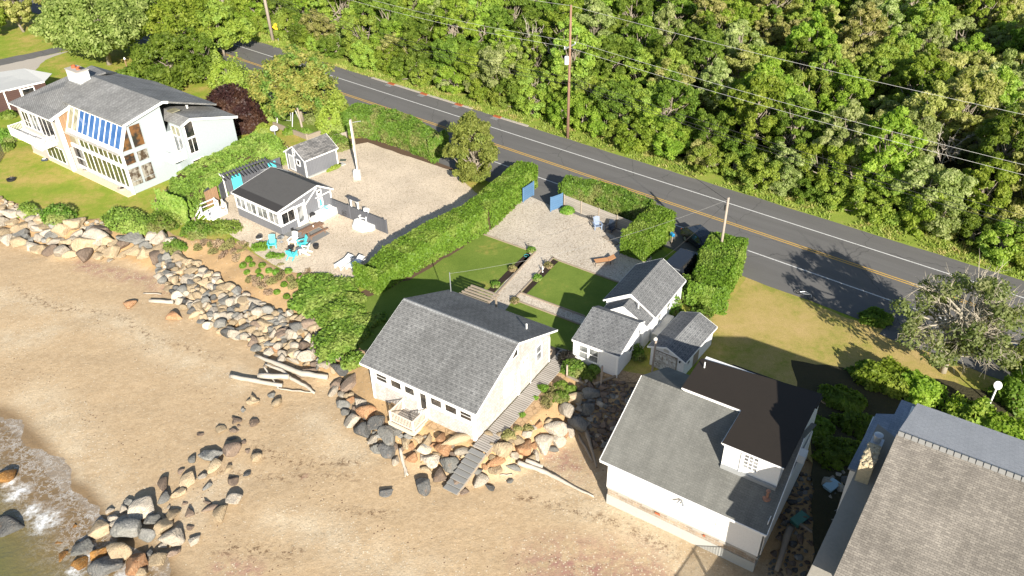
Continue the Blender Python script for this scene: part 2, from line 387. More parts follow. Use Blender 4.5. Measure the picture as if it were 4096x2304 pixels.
# sand: one grid
gx = np.arange(-75, 42, .4); gy = np.arange(12, 96, .4); GX, GY = np.meshgrid(gx, gy); X = np.stack([GX.ravel(), GY.ravel()], 1)
near = seaward(X, CREST) | (pdist(X, CREST) < 3)
Z = zfun(X); Z = Z+np.where(Z < -.1, fbm(X, .9, 3)*.05, 0)
bank = seaward(X, CREST) & ~seaward(X, TOE); Z = Z+np.where(bank, np.clip(fbm(X, 1.6, 5)*.12, -.1, .12), 0)
idx = np.arange(len(X)).reshape(GX.shape)
q = np.stack([idx[:-1, :-1], idx[:-1, 1:], idx[1:, 1:], idx[1:, :-1]], -1).reshape(-1, 4); q = q[near[q].any(1)]
me = bpy.data.meshes.new('beach'); me.from_pydata([(a[0], a[1], b) for a, b in zip(X, Z)], [], q.tolist()); me.update()
for p in me.polygons: p.use_smooth = True
def setattr_(me, name, arr):
    a = me.attributes.new(name, 'FLOAT', 'POINT'); a.data.foreach_set('value', arr.astype(np.float32))
dw = pdist(X, WAT); sw = seaward(X, WAT)
setattr_(me, 'wet', np.clip(1-np.where(sw, 0, dw)/1.6, 0, 1))
def line_mask(pts, w, z=-1.9):
    d = pdist(X+np.stack([fbm(X, .5, 9), fbm(X, .5, 8)], 1)*.5, [p[:2] for p in D(*pts, z=z)]); return np.clip(1-d/w, 0, 1)
red = np.maximum.reduce([line_mask([(380, 1200), (1290, 1180)], .01), line_mask([(1380, 1420), (1500, 1440), (1600, 1449)], 3.2), line_mask([(1400, 1140), (1440, 1180)], 1.8, -1.7), line_mask([(200, 665), (320, 690), (420, 730), (600, 770)], 1.3, -1.7), line_mask([(660, 780), (800, 780)], .01), line_mask([(640, 1440), (560, 1420)], 1.0, -2.3)])
setattr_(me, 'red', red)
shell = np.maximum.reduce([line_mask([(0, 840), (60, 850), (120, 830)], 3), line_mask([(0, 740), (150, 770), (330, 830), (470, 900), (600, 960)], 2.2), line_mask([(780, 1060), (900, 1150)], 2), line_mask([(560, 1200), (420, 1330)], 2.4, -2.1), line_mask([(1350, 1200), (1600, 1330), (1750, 1449)], 3), line_mask([(100, 1000), (200, 1180), (330, 1330)], 3, -2.4), line_mask([(700, 1300), (1100, 1449)], 2.0)])
setattr_(me, 'shell', shell)
weed = np.maximum.reduce([line_mask([(20, 720), (160, 770), (290, 800), (400, 850), (560, 900)], .55), line_mask([(640, 1120), (740, 1150), (900, 1160)], .7, -1.8), line_mask([(560, 1180), (760, 1190), (900, 1210)], .5, -1.9), line_mask([(1300, 1235), (1500, 1300), (1700, 1385)], .6, -1.7), line_mask([(560, 1380), (760, 1400)], .8, -2.1), line_mask([(840, 1290), (1000, 1300)], .4, -1.9)])
setattr_(me, 'weed', weed)
setattr_(me, 'bank', (bank & (pdist(X, TOE) > .8)).astype(float))
m, t, b = base('beach_sand', .95, .1); v = objc(t)
c = mix(t, noise(t, v, .35, 6, .6), (.43, .32, .195), (.36, .262, .16))
c = mix(t, ramp(t, noise(t, v, 2.2, 5, .7), [(.4, 0), (.6, .5)]), c, (.50, .385, .25))
c = mix(t, attr(t, 'bank'), c, mix(t, noise(t, v, 1.4, 5), (.50, .335, .175), (.34, .23, .12)))
# shells and pebbles
c = mix(t, mth(t, 'MULTIPLY', attr(t, 'shell'), ramp(t, noise(t, v, .45, 6, .7), [(.36, 0), (.6, .85)])), c, (.535, .445, .315))
vo = nd(t, 'ShaderNodeTexVoronoi'); vo.inputs['Scale'].default_value = 8.5; lk(t, v, vo.inputs['Vector'])
sx = nd(t, 'ShaderNodeSeparateXYZ'); lk(t, vo.outputs['Color'], sx.inputs[0])
dens = mth(t, 'MULTIPLY_ADD', mth(t, 'MULTIPLY', attr(t, 'shell'), ramp(t, noise(t, v, .7, 4), [(.35, 0), (.6, 1)])), .55, .03)
dens = mth(t, 'ADD', dens, mth(t, 'MULTIPLY', attr(t, 'red'), .3))
k = mth(t, 'MULTIPLY', mth(t, 'LESS_THAN', sx.outputs[0], dens), mth(t, 'LESS_THAN', vo.outputs['Distance'], .45))
c = mix(t, attr(t, 'red'), c, mix(t, ramp(t, noise(t, v, 1.3, 5, .7), [(.4, 0), (.62, 1)]), c, (.30, .165, .135)))
c = mix(t, k, c, mix(t, sx.outputs[1], (.62, .53, .39), (.34, .27, .18)))
c = mix(t, 1.0, c, ramp(t, noise(t, v, 9, 4, .85), [(.32, .82), (.5, 1.0), (.68, 1.15)]), 'MULTIPLY')
vo2 = nd(t, 'ShaderNodeTexVoronoi'); vo2.inputs['Scale'].default_value = 3.1; lk(t, v, vo2.inputs['Vector'])
s2 = nd(t, 'ShaderNodeSeparateXYZ'); lk(t, vo2.outputs['Color'], s2.inputs[0])
k3 = mth(t, 'MULTIPLY', mth(t, 'GREATER_THAN', s2.outputs[2], .9), mth(t, 'LESS_THAN', vo2.outputs['Distance'], .17))
c = mix(t, k3, c, (.17, .11, .07))
wd = mth(t, 'MULTIPLY', attr(t, 'weed'), ramp(t, noise(t, v, 2.6, 5, .85), [(.52, 0), (.57, 1)]))
c = mix(t, wd, c, (.13, .08, .045))
wet = ramp(t, attr(t, 'wet'), [(0, 0), (.6, 1)])
c = mix(t, wet, c, mix(t, noise(t, v, 3, 5, .7), (.27, .19, .11), (.19, .13, .07))); lk(t, c, b.inputs['Base Color'])
lk(t, ramp(t, attr(t, 'wet'), [(0, .95), (.7, .3)]), b.inputs['Roughness'])
h = mth(t, 'ADD', mth(t, 'MULTIPLY', noise(t, v, 3, 5, .7), .6), mth(t, 'MULTIPLY', noise(t, v, 16, 3), .25)); h = mth(t, 'ADD', h, mth(t, 'MULTIPLY', k, .4))
bump(t, b, h, .7, .12)
me.materials.append(m); o = bpy.data.objects.new('beach', me); COL.objects.link(o); tag(o, kind='structure')
# water
gx = np.arange(-75, 5, .3); gy = np.arange(0, 62, .3); GX, GY = np.meshgrid(gx, gy); X = np.stack([GX.ravel(), GY.ravel()], 1)
sw = seaward(X, WAT); dw = pdist(X, WAT); keep = sw | (dw < 3.2)
idx = np.arange(len(X)).reshape(GX.shape); q = np.stack([idx[:-1, :-1], idx[:-1, 1:], idx[1:, 1:], idx[1:, :-1]], -1).reshape(-1, 4); q = q[keep[q].all(1)]
me = bpy.data.meshes.new('sea_water')
zz = -2.475+np.where(sw, np.clip(dw/3, 0, 1), 0)*(.05+fbm(X, 1.2, 11)*.06)
me.from_pydata([(a[0], a[1], b_) for a, b_ in zip(X, zz)], [], q.tolist()); me.update()
for p in me.polygons: p.use_smooth = True
setattr_(me, 'off', np.where(sw, dw, 0)/6.0)
fo = np.maximum.reduce([np.clip(1-np.abs(np.linalg.norm((X-P(cx_, cy_, -2.45)[:2]), axis=1)/r_), 0, 1) for cx_, cy_, r_ in ((45, 1240, 1.8), (80, 1285, 1.5), (115, 1312, 2.2), (25, 1215, 1.2), (225, 1400, 1.2), (320, 1440, 1.5), (190, 1440, 1.3))])
setattr_(me, 'foam', fo)
m, t, b = base('shallow_sea', .12, .5); v = objc(t)
off = attr(t, 'off'); deep = ramp(t, off, [(.25, 0), (.95, 1)])
c = mix(t, deep, (.20, .135, .065), mix(t, noise(t, v, .5, 4), (.115, .115, .035), (.16, .15, .055)))
wv = noise(t, v, 1.1, 6, .72)
vo = nd(t, 'ShaderNodeTexVoronoi', feature='DISTANCE_TO_EDGE'); vo.inputs['Scale'].default_value = 2.2
vv = nd(t, 'ShaderNodeVectorMath', operation='ADD'); lk(t, v, vv.inputs[0])
nn = nd(t, 'ShaderNodeTexNoise'); nn.inputs['Scale'].default_value = 1.5; nn.inputs['Detail'].default_value = 5; lk(t, v, nn.inputs['Vector']); lk(t, nn.outputs['Color'], vv.inputs[1]); lk(t, vv.outputs[0], vo.inputs['Vector'])
rn = mth(t, 'ABSOLUTE', mth(t, 'SUBTRACT', noise(t, vv.outputs[0], 1.6, 7, .68), .5)); rn2 = mth(t, 'ABSOLUTE', mth(t, 'SUBTRACT', noise(t, vv.outputs[0], .9, 6, .6), .52))
lace = mth(t, 'MAXIMUM', ramp(t, rn, [(0, 1), (.035, 0)]), mth(t, 'MULTIPLY', ramp(t, rn2, [(0, 1), (.02, 0)]), .9))
lace = mth(t, 'MULTIPLY', lace, ramp(t, off, [(.0, .9), (.75, .0)]))
lace = mth(t, 'MULTIPLY', lace, ramp(t, wv, [(.38, .25), (.55, 1)]))
edge = ramp(t, off, [(0, 1), (.035, 0)])
fm = ramp(t, mth(t, 'MULTIPLY', attr(t, 'foam'), mth(t, 'MULTIPLY_ADD', noise(t, v, 2.4, 6, .8), 2.6, -.45)), [(.38, 0), (.85, .9)])
al = mth(t, 'MAXIMUM', mth(t, 'MAXIMUM', fm, mth(t, 'MULTIPLY', lace, .6)), mth(t, 'MULTIPLY', edge, .12))
lk(t, mix(t, al, c, (.78, .8, .8)), b.inputs['Base Color']); lk(t, mth(t, 'MULTIPLY_ADD', al, .6, .12), b.inputs['Roughness'])
bump(t, b, noise(t, v, 2.5, 5, .7), .5, .15)
me.materials.append(m); o = bpy.data.objects.new('sea_water', me); COL.objects.link(o); tag(o, kind='structure')
# inland
m_lawn = grassmat('dry_lawn', [(.34, (0.448, 0.325, 0.112)), (.45, (0.336, 0.302, 0.073)), (.54, (0.235, 0.286, 0.039)), (.68, (0.157, 0.246, 0.025))], .2, 1.4)
m_garden = grassmat('garden_lawn', [(.30, (0.286, 0.260, 0.065)), (.42, (0.156, 0.215, 0.039)), (.7, (0.104, 0.163, 0.026))], .3, 2)
m_lot = grassmat('dry_lot_grass', [(.34, (.47, .34, .15)), (.5, (.38, .30, .10)), (.6, (.26, .26, .055)), (.8, (.17, .20, .035))], .22, 2.2)
m_verge = grassmat('verge_grass', [(.3, (.36, .3, .12)), (.45, (.25, .30, .055)), (.7, (.18, .27, .035))], .5, 3)
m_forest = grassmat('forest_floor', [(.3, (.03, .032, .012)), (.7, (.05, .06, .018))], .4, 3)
land = [p for p in CREST]+[np.array([120., 10.]), np.array([300., 60.]), np.array([300., 420.]), np.array([-300., 420.]), np.array([-300., 100.])]
sheet('ground', land, -.02, m_lawn)
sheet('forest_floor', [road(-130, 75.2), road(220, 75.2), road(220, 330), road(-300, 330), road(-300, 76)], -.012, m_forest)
sheet('grass_verge', [road(-220, 72), road(160, 72), road(160, 76.3), road(-220, 76.3)], -.006, m_verge, .12)
sheet('meadow_lot', D((1880, 690), (1990, 742), (2130, 800), (2300, 830), (2576, 1000), (2700, 1100), (2250, 1200), (2100, 1240), (1900, 980), (1700, 870), (1760, 790), (1850, 740)), -.012, m_lot, .1)
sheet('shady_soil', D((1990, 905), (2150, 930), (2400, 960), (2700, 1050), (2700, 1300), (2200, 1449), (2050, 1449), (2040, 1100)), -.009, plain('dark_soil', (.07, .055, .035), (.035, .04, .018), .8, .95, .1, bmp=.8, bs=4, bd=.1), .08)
m, t, b = base('cracked_sand', .95, .1); v = objc(t)
vo = nd(t, 'ShaderNodeTexVoronoi', feature='DISTANCE_TO_EDGE'); vo.inputs['Scale'].default_value = 2.3; lk(t, v, vo.inputs['Vector'])
c = mix(t, ramp(t, vo.outputs['Distance'], [(.02, 0), (.07, 1)]), (.27, .18, .10), mix(t, noise(t, v, 1.5, 5), (.50, .345, .20), (.38, .26, .15))); lk(t, c, b.inputs['Base Color']); bump(t, b, vo.outputs['Distance'], .4, .03)
sheet('sand_strip', D((893, 880), (925, 880), (930, 930), (1190, 1095), (1250, 1085), (1440, 885), (1560, 930), (1640, 945), (1660, 962), (1560, 962), (1472, 928), (1427, 938), (1402, 987), (1332, 1052), (1272, 1108), (1200, 1114), (1090, 1077), (1010, 1042), (945, 962), (920, 907)), -.006, m, .06)
# road
m, t, b = base('asphalt', .9, .2); v = objc(t)
c = mix(t, noise(t, v, .25, 5), (.135, .13, .124), (.113, .11, .105))
sx = nd(t, 'ShaderNodeSeparateXYZ'); lk(t, v, sx.inputs[0])
al_ = mth(t, 'ADD', mth(t, 'MULTIPLY', sx.outputs[0], float(RA[0])*.03), mth(t, 'MULTIPLY', sx.outputs[1], float(RA[1])*.03))
ac_ = mth(t, 'ADD', mth(t, 'MULTIPLY', sx.outputs[0], float(RN[0])*.45), mth(t, 'MULTIPLY', sx.outputs[1], float(RN[1])*.45))
mp = nd(t, 'ShaderNodeCombineXYZ'); lk(t, al_, mp.inputs[0]); lk(t, ac_, mp.inputs[1])
c = mix(t, ramp(t, noise(t, mp.outputs[0], 2, 4), [(.4, 0), (.62, .55)]), c, (.15, .146, .14))
c = mix(t, 1.0, c, ramp(t, noise(t, v, 40, 2), [(.3, .85), (.7, 1.12)]), 'MULTIPLY')
vo = nd(t, 'ShaderNodeTexVoronoi', feature='DISTANCE_TO_EDGE'); vo.inputs['Scale'].default_value = .11; 
vv = nd(t, 'ShaderNodeVectorMath', operation='ADD'); lk(t, v, vv.inputs[0]); nn = nd(t, 'ShaderNodeTexNoise'); nn.inputs['Scale'].default_value = .8; nn.inputs['Detail'].default_value = 6; lk(t, v, nn.inputs['Vector']); lk(t, nn.outputs['Color'], vv.inputs[1]); lk(t, vv.outputs[0], vo.inputs['Vector'])
c = mix(t, ramp(t, vo.outputs['Distance'], [(0, .6), (.0045, 0)]), c, (.035, .035, .035))
lk(t, c, b.inputs['Base Color']); bump(t, b, noise(t, v, 60, 2), .3, .01); asph = m
sheet('road', [road(-230, 59.3), road(170, 58.0), road(170, 72.9), road(-40, 72.9), road(-120, 73.4), road(-230, 73.0)], .006, asph, .05, 2)
sheet('road_shoulder', [road(-10, 57.6), road(60, 57.6), road(60, 60.4), road(-10, 60.4)], .002, plain('old_asphalt', (.15, .145, .14), (.12, .117, .112), .6, .95, .1, bmp=.3, bs=10), .06, 1)
def worn(name, c):
    m, t, b = base(name, .8, .2); v = objc(t); lk(t, mix(t, ramp(t, noise(t, v, 7, 6, .85), [(.52, 0), (.62, .85)]), c, (.2, .195, .18)), b.inputs['Base Color']); return m
paintw = worn('road_paint_white', (.62, .62, .6)); painty = worn('road_paint_yellow', (.60, .36, .055))
concp = plain('pale_kerb', (.42, .38, .33), (.32, .29, .25), 2, .9)
for nm, n_, w_, mt in (('edge_line', 62.85, .13, paintw), ('edge_line', 70.1, .13, paintw), ('centre_line', 66.3, .12, painty), ('centre_line', 66.62, .12, painty)):
    sheet(nm, [road(-230, n_-w_/2), road(170, n_-w_/2), road(170, n_+w_/2), road(-230, n_+w_/2)], .011, mt)
kb = [(-86.0, -52.0)]
ap = [float(P(x, y)[:2]@RA) for x, y in ((930, 198), (1185, 275), (1250, 300), (1320, 322))]
MB().box((0, -.18, -.01), (ap[1]-ap[0], .18, .09)).build('kerb', concp)
o = bpy.context.scene.objects['kerb']; o.location = (*road(ap[0], 73.05), 0); o.rotation_euler = (0, 0, RY); tag(o, kind='structure')
o = MB().box((0, -.18, -.01), (ap[3]-ap[2], .18, .09)).build('kerb', concp); o.location = (*road(ap[2], 73.0), 0); o.rotation_euler = (0, 0, RY); tag(o, kind='structure')
orange = plain('rusty_grate', (.35, .10, .03), (.25, .07, .03), 6, .9)
for i, ((x, y), lb) in enumerate((((987, 211), 'rusty storm drain by the kerb nearest the orange tinged tree'), ((1065, 238), 'rusty storm drain in the middle of the kerb across the road'), ((1151, 266), 'rusty storm drain at the near end of the long kerb'), ((1240, 300), 'rusty storm drain beside the tree at the gravel yard corner'))):
    p = P(x, y); th = thing('storm_drain', lb, 'drain', road(float(p[:2]@RA), 72.6).tolist()+[.0], RY, 'storm drains along the far kerb')
    mb = MB()
    for k in range(6): mb.box((-.5, -.42+k*.09, .01), (.5, -.38+k*.09, .03))
    mb.box((-.55, -.47, .008), (.55, -.42, .03)); mb.box((-.55, .1, .008), (.55, .15, .03)); mb.build('grate', metal, th)
    MB().box((-.6, .16, 0), (.6, .62, .14)).build('inlet', orange, th, bevel=.02)
# yards
gr1 = gravelmat('tan_gravel', (.78, .66, .51), (.69, .58, .44), (.54, .44, .32), 11)
gr2 = gravelmat('white_pebble', (.70, .62, .51), (.62, .54, .43), (.48, .40, .31), 10, weeds=(.10, .12, .03))
mulch = plain('mulch', (.045, .032, .026), (.03, .022, .018), 5, .95, .1, bmp=1, bs=12, bd=.05)
brownedge = plain('earth_edge', (.13, .085, .055), (.09, .06, .04), 3, .95, .1, bmp=.8, bs=10)
sheet('gravel_yard', D((872, 352), (930, 352), (1010, 376), (1110, 410), (1150, 440), (1215, 500), (1040, 620), (985, 650), (935, 700), (905, 720), (890, 708), (800, 686), (720, 682), (655, 645), (615, 612), (590, 598), (565, 575), (545, 540), (560, 500), (700, 400), (850, 340)), -.004, gr1, .08)
sheet('garden_lawn', D((1300, 500), (1345, 470), (1600, 560), (1680, 640), (1600, 740), (1480, 900), (1400, 960), (1380, 900), (1100, 790), (925, 910), (903, 870), (895, 800), (905, 745), (1000, 700), (1215, 580)), -.008, m_garden)
C5 = lambda x, y: (1194.9+x*.30382, 377.3+y*.30382)
sheet('pebble_yard', D(C5(40, 688), (1230, 560), (1330, 480), (1350, 475), (1400, 510), (1440, 512), (1620, 590), (1640, 650), (1600, 730), C5(1190, 1092), C5(690, 912), C5(650, 893), C5(500, 850), C5(430, 820)), -.004, gr2, .03)
sheet('garden_path', D(C5(495, 800), C5(650, 880), C5(380, 1180), C5(180, 1400), C5(60, 1340), C5(150, 1200)), 0, gr2, .03)
sheet('pebble_path', D(C5(365, 1182), C5(905, 1378), C5(1000, 1440), C5(870, 1446), C5(325, 1240)), 0, gr2, .03)
sheet('flower_bed', D(C5(432, 845), C5(470, 872), C5(155, 1182), C5(95, 1165)), 0, mulch, .03)
sheet('flower_bed', D(C5(692, 925), C5(645, 903), C5(388, 1180), C5(425, 1192)), 0, mulch, .03)
sheet('flower_bed', D((905, 735), (1000, 700), (1090, 655), (1140, 615), (1212, 580), (1215, 588), (1100, 662), (1030, 705), (1010, 708), (960, 735), (905, 750)), .002, brownedge, .1)
sheet('flower_bed', D((865, 350), (930, 345), (1110, 402), (1148, 425), (1148, 434), (1100, 417), (1000, 385), (925, 358), (868, 368)), .002, brownedge, .06)
tim = plain('edging_timber', (.34, .27, .20), (.24, .19, .14), 3, .9)
for a, bb in ((C5(45, 690), C5(432, 828)), (C5(692, 916), C5(1190, 1098)), (C5(500, 845), C5(180, 1195)), (C5(650, 890), C5(300, 1260)), (C5(370, 1180), C5(910, 1378)), (C5(325, 1240), C5(870, 1446)), (C5(640, 890), C5(692, 916))):
    o = MB().bar(P(*a)+[0, 0, .03], P(*bb)+[0, 0, .03], .13, .1).build('lawn_edging', tim); tag(o, 'long timber edging board between lawn and pebbles', 'edging', 'timber edging boards of the garden')
# north-west corner
sheet('driveway', D((-60, 160), (0, 149), (118, 124), (175, 108), (190, 118), (140, 134), (0, 165), (-60, 180)), -.01, asph, .1)
sheet('driveway_apron', D((-60, 178), (0, 165), (145, 133), (175, 128), (115, 150), (89, 176), (60, 200), (-60, 200)), -.012, plain('worn_concrete', (.42, .38, .33), (.34, .31, .27), .5, .95, .1, bmp=.2), .1)
# ================================================================ buildings
# a wall is described by its plane: origin, direction along (s), up = z, outward normal
class Wall:
    def __init__(s, o, a, n): s.o = np.array(o, float); s.a = np.array(a, float)/np.linalg.norm(a); s.n = np.array(n, float)/np.linalg.norm(n)
    def p(s, x, z, d=0): return s.o+s.a*x+s.n*d+np.array([0, 0, z])
    def rect(s, mb, x0, x1, z0, z1, d0, d1):
        c = [s.p(x, z, d) for d in (d0, d1) for x, z in ((x0, z0), (x1, z0), (x1, z1), (x0, z1))]; n = len(mb.v)
        mb.v += [tuple(q) for q in c]; fl = [[0, 3, 2, 1], [4, 5, 6, 7], [0, 1, 5, 4], [1, 2, 6, 5], [2, 3, 7, 6], [3, 0, 4, 7]]
        if np.dot(np.cross(s.a, [0, 0, 1]), s.n) < 0: fl = [f[::-1] for f in fl]
        mb.f += [[n+i for i in f] for f in fl]; return mb
FRONT = lambda v=0: Wall((0, v, 0), (1, 0, 0), (0, -1, 0))      # x = u
RIGHT = lambda u=0: Wall((u, 0, 0), (0, 1, 0), (1, 0, 0))       # x = v
def window(par, w, x0, x1, z0, z1, fw=.07, glass_=None, frame=None, vs=(), hs=(), name='window', label=None, d=.05):
    mb = MB()
    w.rect(mb, x0-fw, x0, z0-fw, z1+fw, .004, d); w.rect(mb, x1, x1+fw, z0-fw, z1+fw, .004, d)
    w.rect(mb, x0, x1, z0-fw*1.2, z0, .004, d+.02); w.rect(mb, x0, x1, z1, z1+fw, .004, d)
    for q in vs: w.rect(mb, q-fw*.35, q+fw*.35, z0, z1, .004, d-.008)
    for q in hs: w.rect(mb, x0, x1, q-fw*.3, q+fw*.3, .004, d-.012)
    f = mb.build(name, frame or trimw, par)
    if label: f['label'] = label
    w.rect(MB(), x0, x1, z0, z1, .003, .018).build('pane', glass_ or gdark, f)
    return f
def gable_walls(par, u0, u1, v0, v1, zb, zf, vr, zr, zbk, mat, name='wall'):
    """closed body: front eave height zf at v0, ridge (vr, zr), back eave height zbk at v1, ridge along u"""
    mb = MB(); pr = [(v0, zb), (v1, zb), (v1, zbk), (vr, zr), (v0, zf)]
    mb.poly([(u1, a, b) for a, b in pr]); mb.poly([(u0, a, b) for a, b in pr][::-1])
    mb.poly([(u0, v0, zb), (u1, v0, zb), (u1, v0, zf), (u0, v0, zf)]); mb.poly([(u1, v1, zb), (u0, v1, zb), (u0, v1, zbk), (u1, v1, zbk)])
    mb.poly([(u0, v0, zf), (u1, v0, zf), (u1, vr, zr), (u0, vr, zr)]); mb.poly([(u0, vr, zr), (u1, vr, zr), (u1, v1, zbk), (u0, v1, zbk)])
    return mb.build(name, mat, par)
def roof2(par, u0, u1, ve0, ze0, vr, zr, ve1, ze1, mat, th=.12, trim=trimw, name='roof', ridgemat=None):
    mb = MB()
    mb.slab([(u0, ve0, ze0+th), (u1, ve0, ze0+th), (u1, vr, zr+th), (u0, vr, zr+th)], th*.5)
    mb.slab([(u0, vr, zr+th), (u1, vr, zr+th), (u1, ve1, ze1+th), (u0, ve1, ze1+th)], th*.5)
    r = mb.build(name, mat, par)
    f = MB(); e = .035
    for uu, sg in ((u0, -1), (u1, 1)):
        f.bar((uu+sg*e*.4, ve0, ze0+.02), (uu+sg*e*.4, vr, zr+.02), e, .15); f.bar((uu+sg*e*.4, vr, zr+.02), (uu+sg*e*.4, ve1, ze1+.02), e, .15)
    f.box((u0, ve0-.03, ze0-.06), (u1, ve0+.004, ze0+th*.8)); f.box((u0, ve1-.004, ze1-.06), (u1, ve1+.03, ze1+th*.8))
    f.build('fascia', trim, r)
    if ridgemat:
        k = MB(); k.slab([(u0, vr-.16, zr+th+.012-.16*(zr-ze0)/(vr-ve0)), (u1, vr-.16, zr+th+.012-.16*(zr-ze0)/(vr-ve0)), (u1, vr, zr+th+.014), (u0, vr, zr+th+.014)], .03)
        k.slab([(u0, vr, zr+th+.014), (u1, vr, zr+th+.014), (u1, vr+.16, zr+th+.012-.16*(zr-ze1)/(ve1-vr)), (u0, vr+.16, zr+th+.012-.16*(zr-ze1)/(ve1-vr))], .03)
        k.build('ridge_cap', ridgemat, r)
    return r
capm = shingle('ridge_shingles', (.33, .34, .345), (.25, .26, .265), (.12, .12, .125), .28, .6, .02)
Y33 = R(-33.2)
def frame_pt(o, yaw, u, v, z=0): return np.array([o[0]+u*math.cos(yaw)-v*math.sin(yaw), o[1]+u*math.sin(yaw)+v*math.cos(yaw), z])
# ---------------------------------------------------------------- shingled beach cottage in the middle
H = thing('beach_cottage', 'pale shingled cottage with big grey gable roof and small porch above the boulders', 'house', (-2.68, 39.58, 0), Y33)
gable_walls(H, -9.2, 0, 0, 10.0, -.35, 2.5, 5.35, 4.86, 2.62, wshin)
roof2(H, -10.1, .17, -.05, 2.52, 5.4, 4.95, 10.85, 2.52, rgrey, ridgemat=capm)
mb = MB(); F0, R0 = FRONT(), RIGHT()
F0.rect(mb, -9.2, -.02, 1.35, 1.62, .003, .028); F0.rect(mb, -9.2, -.02, 2.35, 2.5, .003, .028)
for x in (-9.2, -7.6, -6.33, -5.12, -3.98, -2.75, -1.48, -.25): F0.rect(mb, x, x+.30, 1.62, 2.35, .003, .026)
mb.build('window_band_trim', trimw, H); mb = MB(); F0.rect(mb, -9.2, -9.0, -.35, 1.35, .003, .03); mb.build('corner_trim', trimw, H); mb = MB(); F0.rect(mb, -.2, .03, -.4, 1.35, .003, .034)
mb.build('corner_trim', trimw, H)
for a_, b_, c_ in ((-.03, .14, .03), (9.86, 10.0, .03), (5.42, 5.62, .06)): R0.rect(MB(), a_, b_, -.3, 2.4, .003, c_).build('corner_trim', trimw, H)
for i, (a, c_) in enumerate(((-8.62, -7.66), (-7.26, -6.36), (-6.0, -5.17), (-3.74, -2.78), (-2.47, -1.5), (-1.2, -.27))):
    window(H, F0, a, c_, 1.72, 2.33, .05, gdark, hs=(2.04,) if i in (0, 5) else ())
mb = MB(); F0.rect(mb, -4.95, -3.98, .25, 2.4, .003, .04); dr = mb.build('door', trimw, H); F0.rect(MB(), -4.6, -4.12, .9, 2.3, .041, .05).build('pane', gdark, dr)
MB().box((-4.86, -.09, 1.2), (-4.80, -.04, 1.3)).build('handle', metal, dr)
window(H, R0, 6.02, 6.78, 1.78, 2.85, .1, ggrey, vs=(6.27, 6.52), hs=(2.1, 2.45))
window(H, R0, 8.02, 8.68, 1.35, 2.72, .12, ggrey, hs=(2.03,))
f = MB(); R0.rect(f, 3.58, 4.8, 1.15, 2.9, .003, .05); f.build('shutter', white, H)['label'] = 'large plain white shutter board'
mb = MB(); g = [R0.p(4.5, 3.98, .004), R0.p(5.36, 3.98, .004), R0.p(5.36, 4.62, .004)]; 
w3 = MB(); w3.slab([R0.p(4.3, 3.9, .05), R0.p(5.46, 3.9, .05), R0.p(5.46, 4.82, .05)], .046); fr = w3.build('window', trimw, H); fr['label'] = 'small triangular attic window'
MB().slab([R0.p(4.62, 4.0, .062), R0.p(5.34, 4.0, .062), R0.p(5.34, 4.58, .062)], .01).build('pane', gdark, fr)
mb = MB(); R0.rect(mb, 7.0, 7.75, .05, 2.1, .003, .03); mb.build('door', wshin, H)['label'] = 'shingled side door flush with wall'
MB().tube([(.12, 7.0, .1), (.12, 7.0, 2.1), (.05, 7.0, 2.2)], .035, 6).build('downpipe', trimw, H)
MB().lathe((-1.16, 8.54, 3.7), [(.06, 0), (.06, .38), (.075, .38), (.075, .42)], 10).build('vent_pipe', white, H)
MB().tube([(-9.68, 10.6, 2.6), (-9.68, 10.6, 4.6)], [.04, .035], 8).build('service_mast', metal, H)
# porch on posts
PO = thing('porch', 'small timber porch with white balusters on the sea front of the shingled cottage', 'porch', (-2.68, 39.58, 0), Y33)
MB().box((-6.3, -1.62, -.02), (-4.15, -.06, .06)).build('deck', wood, PO)
mb = MB().box((-6.38, -1.72, -.24), (-4.07, -1.62, .05)).box((-6.38, -1.62, -.24), (-6.3, -.06, .05)).box((-4.15, -1.62, -.24), (-4.07, -.06, .05))
mb.build('skirt', plain('tan_paint', (.62, .53, .42), (.55, .46, .36), 2, .7), PO)
cream = plain('cream_paint', (.68, .60, .50), (.6, .52, .43), 2, .6)
def railing(par, pts, h=.9, gap=.13, mat=cream, z0=.06, th=.035, post=.1):
    mb = MB()
    for a, b_ in zip(pts[:-1], pts[1:]):
        a = np.array(a, float); b_ = np.array(b_, float); L = np.linalg.norm(b_-a); n = max(2, int(L/gap))
        mb.bar(a+[0, 0, h], b_+[0, 0, h], .08, .05); mb.bar(a+[0, 0, .1], b_+[0, 0, .1], .06, .05)
        for k in range(1, n): q = a+(b_-a)*k/n; mb.bar(q+[0, 0, .1], q+[0, 0, h], th, th)
    for q in pts: q = np.array(q, float); mb.bar(q, q+[0, 0, h+.07], post, post)
    return mb.build('railing', mat, par)
railing(PO, [(-6.25, -.1, .06), (-6.25, -1.57, .06), (-4.2, -1.57, .06), (-4.2, -.1, .06)])
for x in (-6.25, -4.2): MB().bar((x, -1.5, -1.6), (x, -1.5, -.2), .12).build('leg', woodt, PO)
